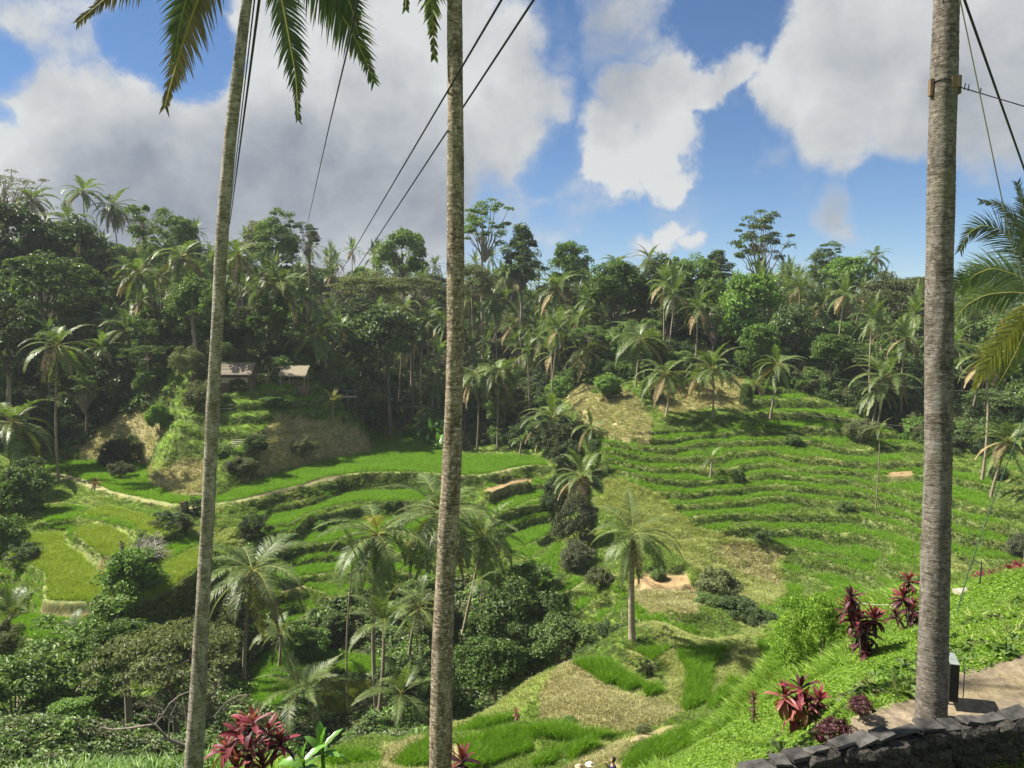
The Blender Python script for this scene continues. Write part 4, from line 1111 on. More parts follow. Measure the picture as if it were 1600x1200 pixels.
for nm, poly, z, var in plots:
    Yc = poly[:, 1].mean()
    sp = float(np.clip(Yc * (.0024 if Yc > 60 else .0029), .10, .30))
    X, Y = polysample(poly, sp)
    Z = H(X, Y)
    near = nm.startswith('g')
    s = rng.uniform(.8, 1.15, len(X)) * (1 + .25 * vnoise(X, Y, 2.5, 21) * 2)
    scatter('rice', np.stack([X, Y, Z], 1), rng.uniform(0, 6.28, len(X)), s, RN[0] if near else RP[var],
            PL_LABEL.get(nm, 'rice terrace strip on the right hillside' if nm.startswith('r') else ('small foreground rice patch' if near else 'small rice plot beside the gully')),
            rng.normal(size=(len(X), 2)) * .10)


def grid_pts(n, cond):
    """random ground points, as many per degree and per step of distance near as far"""
    ii_, jj_ = np.nonzero(cond)
    k = rng.integers(0, len(ii_), n); i, j = ii_[k], jj_[k]
    i = np.minimum(i, NR - 2); j = np.minimum(j, NA - 2)
    u, v = rng.random(n), rng.random(n)
    x = GX[i, j] * (1 - u) + GX[i + 1, j] * u; y = GY[i, j] * (1 - u) + GY[i + 1, j] * u
    x += (GX[i, j + 1] - GX[i, j]) * v; y += (GY[i, j + 1] - GY[i, j]) * v
    return x, y, H(x, y), np.sqrt(x * x + y * y)


inview = (GPX > -120) & (GPX < 1720) & (GY > 0) & (GPY < 1320)
kz = lambda *k: np.isin(zone, [KN.index(q) for q in k])
GR = {k: [blades('grass_tuft', m_, 16, .34, .16, .030, .6, 40 + i, curl=.9) for i in range(3)] for k, m_ in (('grass', 'grass'), ('dry', 'drygrass'), ('mix', 'mixgrass'))}
fz = FLAT & kz('grass') & ~ricem & ~LIP & (vnoise(GX, GY, 5.5, 63) > -.20) & (rr_ > 60)
open_ = inview & ~ricem & ~(bund & (rng.random(bund.shape) < .8)) & (rr_ > 22) & (rr_ < 190)
for k, cnt, lab in (('grass', 120000, 'green grass and weeds covering the terrace banks'), ('dry', 26000, 'dry straw coloured grass on the bare slopes'), ('mix', 24000, 'yellow green grass on the half dry slopes')):
    x, y, z, r_ = grid_pts(cnt, open_ & ~fz & (kz('grass', 'lawn') if k == 'grass' else kz(k)))
    if k == 'grass':
        dr = vnoise(x, y, 5., 31) + vnoise(x, y, 1.7, 32) * .6 + np.where((r_ < 62) & (x > -5), .2, 0)
        md = dr > .34
        scatter('grass', np.stack([x, y, z], 1)[md], rng.uniform(0, 6.28, md.sum()), (rng.uniform(.6, 1.3, len(x)) * np.clip(r_ / 75, .55, 1.25))[md], GR['mix'], 'yellowish grass in patches between the green')
        x, y, z, r_ = x[~md], y[~md], z[~md], r_[~md]
    scatter('grass', np.stack([x, y, z], 1), rng.uniform(0, 6.28, len(x)), rng.uniform(.6, 1.3, len(x)) * np.clip(r_ / 75, .55, 1.25), GR[k], lab, rng.normal(size=(len(x), 2)) * .25)
x, y, z, r_ = grid_pts(11000, open_ & kz('dry') & ~fixm)
md = vnoise(x, y, 3.4, 71) > -.08
scatter('grass', np.stack([x, y, z], 1)[md], rng.uniform(0, 6.28, md.sum()), rng.uniform(.5, 1.1, md.sum()) * np.clip(r_[md] / 75, .5, 1.2), GR['mix'] + GR['grass'][:1], 'green grass creeping into the dry slopes')
# rice on the narrow steps, grass hanging over the steep faces
fz = FLAT & kz('grass') & ~ricem & ~LIP & (vnoise(GX, GY, 5.5, 63) > -.20) & (rr_ > 60)
def area_pts(cond, dens, wt=None):
    ii_, jj_ = np.nonzero(cond[:-1, :-1])
    A_c = ((GX[ii_ + 1, jj_] - GX[ii_, jj_]) ** 2 + (GY[ii_ + 1, jj_] - GY[ii_, jj_]) ** 2) ** .5 * ((GX[ii_, jj_ + 1] - GX[ii_, jj_]) ** 2 + (GY[ii_, jj_ + 1] - GY[ii_, jj_]) ** 2) ** .5
    if wt is not None: A_c = wt[ii_, jj_] * ((GX[ii_, jj_ + 1] - GX[ii_, jj_]) ** 2 + (GY[ii_, jj_ + 1] - GY[ii_, jj_]) ** 2) ** .5
    n_ = min(int(A_c.sum() * dens), 90000); k_ = rng.choice(len(ii_), n_, p=A_c / A_c.sum()); i_, j_ = ii_[k_], jj_[k_]
    u_, v_ = rng.random(n_), rng.random(n_)
    x_ = GX[i_, j_] * (1 - u_) + GX[i_ + 1, j_] * u_ + (GX[i_, j_ + 1] - GX[i_, j_]) * v_; y_ = GY[i_, j_] * (1 - u_) + GY[i_ + 1, j_] * u_ + (GY[i_, j_ + 1] - GY[i_, j_]) * v_
    return x_, y_, H(x_, y_)
x, y, z = area_pts(fz, 16)
scatter('rice', np.stack([x, y, z], 1), rng.uniform(0, 6.28, len(x)), rng.uniform(.75, 1.1, len(x)), RP[0], 'bright rice on the many narrow hand dug steps of the slopes', rng.normal(size=(len(x), 2)) * .1)
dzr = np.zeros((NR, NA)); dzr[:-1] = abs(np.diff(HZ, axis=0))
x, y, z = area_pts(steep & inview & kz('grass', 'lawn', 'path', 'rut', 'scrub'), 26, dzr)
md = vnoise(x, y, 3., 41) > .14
MG = [blades('shaded_grass_tuft', 'shaded_grass', 18, .32, .16, .035, .7, 140 + i, curl=.9) for i in range(3)]  # riser tufts with the shade of the banks in their colour
for sel, pr, lb in ((md, GR['grass'], 'grass hanging over the terrace faces'), (~md, MG, 'mossy green grass and ferns coloured darker for shade on the steep terrace faces')):
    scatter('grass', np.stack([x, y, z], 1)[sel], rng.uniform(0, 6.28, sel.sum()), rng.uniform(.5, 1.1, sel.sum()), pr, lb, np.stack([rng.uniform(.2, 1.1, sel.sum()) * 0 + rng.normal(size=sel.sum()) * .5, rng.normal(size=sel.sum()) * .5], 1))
# low leafy weeds on banks, denser in scrub
HB = [herb('weed', m_, 46, .42, .20, 50 + i) for i, m_ in enumerate(('mid_leaf', 'bright_leaf', 'dark_leaf', 'olive_leaf'))]
x, y, z, r_ = grid_pts(16000, open_ & ~fixm & kz('grass'))
md = vnoise(x, y, 4., 33) > .05
scatter('weeds', np.stack([x, y, z], 1)[md], rng.uniform(0, 6.28, md.sum()), rng.uniform(.35, 1.0, md.sum()) * np.clip(r_[md] / 75, .45, 1.1), HB[:2] + HB[3:], 'low leafy weeds growing on the banks')
x, y, z, r_ = grid_pts(14000, open_ & kz('scrub') & ~fixm)
scatter('undergrowth', np.stack([x, y, z], 1), rng.uniform(0, 6.28, len(x)), rng.uniform(.7, 2.2, len(x)) * np.clip(r_ / 70, .5, 1.2), HB, 'dense dark undergrowth filling the gorge')
x, y, z, r_ = grid_pts(9000, inview & kz('forest') & (rr_ < 330))
scatter('undergrowth', np.stack([x, y, z], 1), rng.uniform(0, 6.28, len(x)), rng.uniform(1.5, 4.5, len(x)), HB[:3], 'dark undergrowth on the forest floor')
x, y, z, r_ = grid_pts(1500, inview & kz('forest') & (rr_ > 125) & (rr_ < 300))
UB = [bpy.data.objects.new('shrub', CR[k_]) for k_ in ('bush_dark', 'bush_mid', 'bush_olive', 'bush_mid', 'bush_bright')]
scatter('undergrowth', np.stack([x, y, z + .8], 1), rng.uniform(0, 6.28, len(x)), rng.uniform(.8, 1.9, len(x)) * np.where(r_ > 160, 1.25, .75), UB, 'tangled shrubs and saplings between the forest trunks')
# lawn and near slope: small round leaves
LW = [herb('lawn_tuft', 'lawn', 60, .14, .05, 60 + i, .35) for i in range(3)] + [blades('lawn_tuft', 'lawn', 14, .12, .10, .010, .6, 66)]
near_ = (GY > 0) & (rr_ > 5) & (rr_ < 34) & ~ricem & (GPX > -200) & (GPX < 1800) & (GPY < 1400)
x, y, z, r_ = grid_pts(90000, near_ & kz('lawn'))
scatter('lawn', np.stack([x, y, z], 1), rng.uniform(0, 6.28, len(x)), rng.uniform(.7, 1.4, len(x)) * np.clip(r_ / 14, .6, 1.3), LW, 'bright green ground cover lawn beside the stone path')
TG = [blades('grass_tuft', 'lawn', 26, .55, .16, .020, .7, 80 + i, curl=1.3) for i in range(3)]
x, y, z, r_ = grid_pts(30000, (GY > 0) & (rr_ > 9) & (rr_ < 30) & ~ricem & kz('grass') & (GPX > -100) & (GPX < 1750) & (GPY > 900) & (soft < .5))
scatter('grass', np.stack([x, y, z], 1), rng.uniform(0, 6.28, len(x)), rng.uniform(.5, 1.1, len(x)) * np.clip(r_ / 22, .5, 1.1), TG, 'long arching grass at the near edge of the slope')
FN = [blades('fern', 'bright_leaf', 40, .9, .22, .05, .8, 90 + i, curl=1.5) for i in range(3)]
x, y, z, r_ = grid_pts(900, (GY > 0) & (rr_ > 17) & (rr_ < 33) & kz('scrub') & (GPX > -60))
scatter('ferns', np.stack([x, y, z], 1), rng.uniform(0, 6.28, len(x)), rng.uniform(.35, .9, len(x)), FN, 'bright ferns and arching grass at the lower left edge')
# broad weeds, seedlings and bare scuffs break up the near lawn
x, y, z, r_ = grid_pts(900, near_ & kz('lawn') & (rr_ > 8))
md = vnoise(x, y, 2.2, 51) > .02
WD = [herb('weed', m_, 34, .20, .13, 95 + i, .8) for i, m_ in enumerate(('bright_leaf', 'mid_leaf', 'olive_leaf'))] + [blades('weed', 'mixgrass', 16, .34, .08, .014, .5, 99)]
scatter('weeds', np.stack([x, y, z], 1)[md], rng.uniform(0, 6.28, md.sum()), rng.uniform(.4, 1.3, md.sum()), WD, 'taller weeds and seedlings dotted over the near lawn')
# the wood goes on past both sides of the view
x, y, z, r_ = grid_pts(9000, (rr_ > 95) & (rr_ < 300) & (GY > -60) & ((GPX < -260) | (GPX > 1860) | (GY < 10)))
kp = rng.random(len(x)) < np.clip((r_ / 300) ** 2, .05, 1) * .12
TB = [bpy.data.objects.new('wood', CR[k_]) for k_ in ('dark0', 'mid1', 'umb0', 'bright1', 'tall0')]
scatter('woods', np.stack([x, y, z + 4.5], 1)[kp], rng.uniform(0, 6.28, kp.sum()), rng.uniform(.7, 1.2, kp.sum()), TB + UB, 'wooded slopes continuing beyond the sides of the valley view')
# ------------------------------------------------------------------ palms one by one: crown column, row, (base column, row) or distance, reach in rows, what singles it out
def put_palm(cx, cy, base, rpx, label, **kw):
    if isinstance(base, tuple):
        b = cast(*base); Y = b[1]
        c = atY(cx, cy, Y); g = (b[0], b[1])
    else:
        Y = base; c = atY(cx, cy, Y); g = (c[0] + rng.normal() * .8, c[1] + rng.normal() * .8)
    L = rpx * Y / F_PX * 1.38
    return palm(c, g, L, label, **kw)


P1_ = [
    (90, 540, (92, 752), 52, 'tall palm with pale straight trunk standing by the footpath on the left', {}),
    (200, 518, (205, 603), 50, 'palm with curved trunk above the shaded hollow left of the knoll', {}),
    (285, 400, (283, 552), 46, 'palm with long pale trunk rising at the back of the knoll', {}),
    (218, 428, 150., 42, 'palm with drooping fronds in front of the leafy round tree on the left slope', {}),
    (130, 300, 205., 30, 'left one of the two palms rising above the ridge on the left', {}),
    (177, 322, 205., 30, 'right one of the two palms rising above the ridge on the left', {}),
    (50, 312, 190., 30, 'ridge palm beside the bare spreading tree at the far left', {}),
    (105, 345, 185., 42, 'wide silvery palm just below the two ridge palms', {}),
    (20, 660, 118., 62, 'palm crown at the left edge of the picture above dark shrubs', {}),
    (372, 398, 150., 40, 'palm just right of the tall left trunk, above the forest edge', {}),
    (440, 445, (433, 565), 44, 'palm with long slim trunk behind the thatched shelter', {}),
    (497, 525, (492, 590), 48, 'yellowish palm with dense crown right of the thatched shelter', {'yellow': .5}),
    (632, 482, 172., 32, 'palm with pale hanging fronds over the dark hollow', {}),
    (665, 500, 170., 30, 'palm between the dark hollow and the middle trunk', {}),
    (697, 505, 168., 32, 'palm half hidden behind the middle trunk', {}),
    (745, 585, (745, 704), 40, 'left one of the two palms with pale trunks right of the middle trunk', {}),
    (778, 582, (777, 704), 40, 'right one of the two palms with pale trunks right of the middle trunk', {}),
    (680, 600, 160., 34, 'short palm over the banana clump left of the middle trunk', {}),
    (775, 470, 175., 34, 'palm on the slope above the pair of pale trunks', {}),
    (735, 470, 180., 30, 'palm at forest height just right of the middle trunk', {}),
    (850, 520, (858, 592), 38, 'palm with pale drooping fronds and leaning trunk in the middle of the slope', {}),
    (803, 508, (810, 590), 32, 'palm with thin trunk left of the pale drooping palm', {}),
    (870, 450, 180., 40, 'palm with brownish hanging fronds high on the middle slope', {'old': .35}),
    (805, 430, 190., 34, 'palm beside the tall dark tree on the middle ridge', {}),
    (905, 498, 160., 32, 'palm with curling fronds right of the pale drooping palm', {}),
    (918, 550, (932, 592), 34, 'leaning palm just above the bare hilltop', {'old': .3}),
    (878, 500, 170., 26, 'small palm squeezed between two larger palms on the middle slope', {}),
    (1000, 530, (993, 606), 46, 'palm with several pale trunks at the top of the right hill', {}),
    (1040, 585, (1040, 652), 40, 'palm with thin trunk standing on the right hill terrace edge', {}),
    (1113, 578, (1113, 654), 42, 'palm with long drooping fronds on the grassy step of the right hill', {}),
    (1095, 590, (1092, 622), 30, 'short palm with reddish old fronds on the right hill', {'old': .5}),
    (1015, 405, 215., 26, 'left palm of the pair on the ridge in front of the small white cloud', {}),
    (1037, 412, 213., 22, 'right palm of the pair on the ridge in front of the small white cloud', {}),
    (965, 412, 210., 24, 'ridge palm left of the pair by the small white cloud', {}),
    (930, 445, 195., 28, 'palm with spread fronds just under the middle ridge', {}),
    (1305, 455, (1293, 522), 28, 'slim leaning palm high on the right forest slope', {}),
    (1395, 505, 150., 40, 'upper palm left of the right trunk', {}),
    (1275, 495, 150., 26, 'dark short palm under the slim leaning palm', {}),
    (1385, 590, (1371, 668), 50, 'large full palm left of the right trunk above the terraces', {}),
    (1372, 610, (1362, 670), 34, 'smaller palm crowded under the large full palm', {}),
    (1215, 570, (1203, 655), 34, 'palm with dark thin trunk at the edge of the shaded hill', {}),
    (1368, 402, 205., 22, 'palm on the ridge left of the right trunk', {}),
    (1180, 600, 130., 26, 'small palm at the forest edge behind the right hill', {}),
    (865, 655, (872, 720), 44, 'palm growing out of the dark shrub mass in the gully', {'old': .3}),
    (925, 668, (925, 700), 30, 'small upright palm right of the dark shrub mass', {}),
    (910, 745, (908, 768), 46, 'stemless palm with brown fallen fronds at the gully edge', {'old': .5}),
    (1112, 715, (1110, 748), 26, 'stunted palm with short thick trunk on the terraces', {'nf': 7, 'old': .9}),
    (1375, 672, (1368, 797), 20, 'thin white stemmed palm standing alone on the terraces', {'style': 'areca', 'tr': .07, 'name': 'areca_palm'}),
    (990, 835, (988, 1002), 66, 'palm with thick trunk and drooping crown at the far edge of the foreground rice', {'key': 'fine', 'tr': .2}),
    (590, 835, (588, 1112), 82, 'tall palm with climbing plants on its trunk in the middle of the gorge', {'key': 'fine', 'tr': .2, 'yellow': .05}),
    (553, 862, (545, 1117), 34, 'slender dark crowned palm beside the tall gorge palm', {'style': 'areca', 'tr': .09, 'name': 'areca_palm', 'key': 'fine'}),
    (690, 800, 74., 84, 'broad palm crown behind the middle trunk over the rice strips', {'key': 'fine', 'tr': .2}),
    (755, 838, (720, 1002), 60, 'palm with leaning pale trunk right of the middle trunk', {'key': 'fine', 'bend': .8}),
    (395, 893, (382, 1065), 84, 'bright yellow green palm just right of the tall left trunk', {'key': 'fine', 'yellow': .25, 'tr': .2}),
    (600, 975, 62., 66, 'low palm with arching fronds under the tall gorge palm', {'key': 'fine', 'style': 'young', 'nf': 13}),
    (465, 1080, (458, 1120), 66, 'young dark palm with upright fronds in the gorge bottom', {'key': 'fine', 'style': 'young'}),
    (490, 1080, (491, 1132), 60, 'young palm with bare stem next to the dark upright one', {'key': 'fine', 'style': 'young', 'nf': 8}),
    (628, 1085, (628, 1132), 64, 'young palm left of the foot of the middle trunk', {'key': 'fine', 'style': 'young'}),
    (752, 905, (753, 1062), 26, 'slender areca palm in front of the dark gorge wall', {'style': 'areca', 'tr': .07, 'name': 'areca_palm', 'key': 'fine'}),
    (782, 915, (783, 1045), 24, 'second slender areca palm in front of the dark gorge wall, further right', {'style': 'areca', 'tr': .07, 'name': 'areca_palm', 'key': 'fine'}),
    (440, 985, 79., 44, 'palm with arching crown between the bright yellow green palm and the gorge rice', {'key': 'fine', 'nf': 15}),
    (655, 950, 76., 46, 'palm crown just left of the middle trunk at gorge height', {'key': 'fine', 'nf': 16}),
    (800, 868, (803, 985), 26, 'slim areca palm in front of the dark gorge trees beside the spiky plant', {'style': 'areca', 'tr': .07, 'name': 'areca_palm', 'key': 'fine'}),
    (330, 930, 84., 40, 'palm half hidden behind the leaning left trunk below the footpath', {'key': 'fine', 'nf': 16}),
    (120, 985, 66., 40, 'palm rising from the shaded lower left woods', {'key': 'fine', 'nf': 14}),
    (1540, 560, 95., 44, 'palm under the big drooping crown at the right edge', {}),
    (1575, 690, 88., 46, 'palm low on the slope at the right edge behind the green guy wire', {}),
    (1545, 640, 118., 34, 'dim palm in the shade right of the right trunk', {}),
    (125, 620, (128, 668), 26, 'low tree fern palm in the shaded hollow on the left', {'style': 'young', 'nf': 9}),
    (520, 630, (520, 662), 22, 'light green fern palm on the right shoulder of the knoll', {'style': 'young', 'nf': 10, 'key': 'fineyel'}),
    (815, 690, (812, 712), 18, 'small dry palm at the end of the main terrace', {'nf': 6, 'old': .9, 'style': 'young'}),
    (20, 960, 78., 60, 'drooping pale palm fronds at the left edge below the large rice plot', {'style': 'young', 'nf': 8, 'key': 'fine'}),
]
for cx, cy, b_, rp_, lb, kw in P1_: put_palm(cx, cy, b_, rp_, lb, **kw)

# ------------------------------------------------------------------ single trees and shrubs: middle column, row, distance, radius in columns, kind
T1_ = [
    (5, 300, 195., 62, 'bare0', 'spreading tree with bare grey twigs on the ridge at the far left', .8), (15, 380, 172., 62, 'dark0', 'dark dense tree at the left edge below the bare twigged tree', 1.), (105, 405, 176., 58, 'dark1', 'dark tree under the wide silvery ridge palm', 1.1),
    (65, 455, 150., 66, 'mid0', 'big round leafy tree lit from the left on the left slope', .8), (272, 377, 190., 39, 'mid1', 'rounded tree crest on the ridge left of the tall left trunk', 1.1), (225, 347, 215., 36, 'bare0', 'thin pale twiggy tree behind the rounded ridge tree', .8),
    (410, 377, 200., 39, 'olive0', 'pale reddish flowering tree on the ridge right of the tall left trunk', 1.), (435, 387, 190., 34, 'tall0', 'pointed ridge tree right of the tall left trunk', .8), (300, 470, 140., 44, 'mid2', 'fresh green round tree behind the knoll beside the tall left trunk', 1.),
    (420, 500, 148., 40, 'bright1', 'light green tree right of the tall left trunk above the huts', 1.), (480, 377, 215., 24, 'sparse0', 'small airy tree on the ridge under the hanging thin cable', 1.), (630, 397, 205., 37, 'mid2', 'rounded ridge tree left of the middle trunk', 1.2),
    (757, 365, 195., 42, 'sparse0', 'tall airy tree on the ridge just right of the middle trunk', 1.), (815, 407, 190., 36, 'tall1', 'tall dark dense tree standing on the middle ridge', .8), (890, 427, 200., 37, 'bright1', 'round green tree right of the tall dark ridge tree', 1.3),
    (570, 452, 180., 51, 'umb1', 'yellow green flat crown on the slope below the ridge', 1.1), (645, 452, 180., 49, 'umb1', 'second yellow green flat crown beside the middle trunk', 1.), (740, 440, 175., 34, 'olive0', 'yellowish round tree right of the middle trunk', 1.),
    (1190, 395, 185., 46, 'sparse0', 'tallest airy layered tree on the right ridge', 1.1), (1120, 422, 190., 30, 'tall1', 'dark pointed tree on the ridge between cloud and tallest tree', .55), (1290, 417, 190., 29, 'tall0', 'blocky ridge tree right of the tallest airy tree', .6),
    (1330, 432, 180., 39, 'bright0', 'broad fresh green tree on the right ridge', .9), (1430, 452, 185., 44, 'umb2', 'flat spreading tree behind the right trunk', 1.), (1400, 470, 150., 60, 'umb1', 'wide olive layered tree left of the right trunk', 1.5),
    (960, 460, 165., 56, 'bright1', 'bright green tree high on the middle right slope', .9), (1040, 460, 165., 50, 'dark2', 'dark tree beside the bright green tree on the slope', 1.1), (1090, 455, 160., 42, 'mid0', 'green tree on the slope below the dark pointed ridge tree', 1.2),
    (1170, 490, 145., 54, 'bright0', 'large light green tree standing behind the right hill palms', 1.3), (1190, 550, 136., 44, 'bright1', 'lower light green tree behind the right hill palms', 1.), (1300, 545, 130., 36, 'bright0', 'brightest yellow green tree at the forest edge on the right', .75),
    (1240, 520, 140., 46, 'dark0', 'dark tree in shade left of the brightest tree', 1.), (610, 530, 160., 62, 'dark1', 'dark overhanging tree at the head of the dark hollow', .8), (560, 520, 165., 50, 'dark2', 'dark tree right of the yellowish palm', 1.),
    (1560, 560, 130., 60, 'mid0', 'green tree behind the fronds at the right edge', 1.), (1580, 640, 120., 50, 'mid2', 'shaded leafy tree at the right edge above the terraces', 1.),
    (10, 530, 130., 55, 'dark2', 'deep green tree at the left edge beside the footpath palm', 1.2),
]
for cx, cy, Y, r_, k, lb, sz in T1_:
    c = atY(cx, cy, Y)
    base_r = {'d': 5.2, 'm': 5.0, 'u': 6.0, 'b': 4.6, 'o': 4.8, 't': 3.8, 's': 5.0}[k[0]] if k != 'bare0' else 5.4
    tree('broadleaf_tree', c[0], c[1], k, r_ * Y / F_PX / base_r * 1.05, c[2], lb, sz=sz)
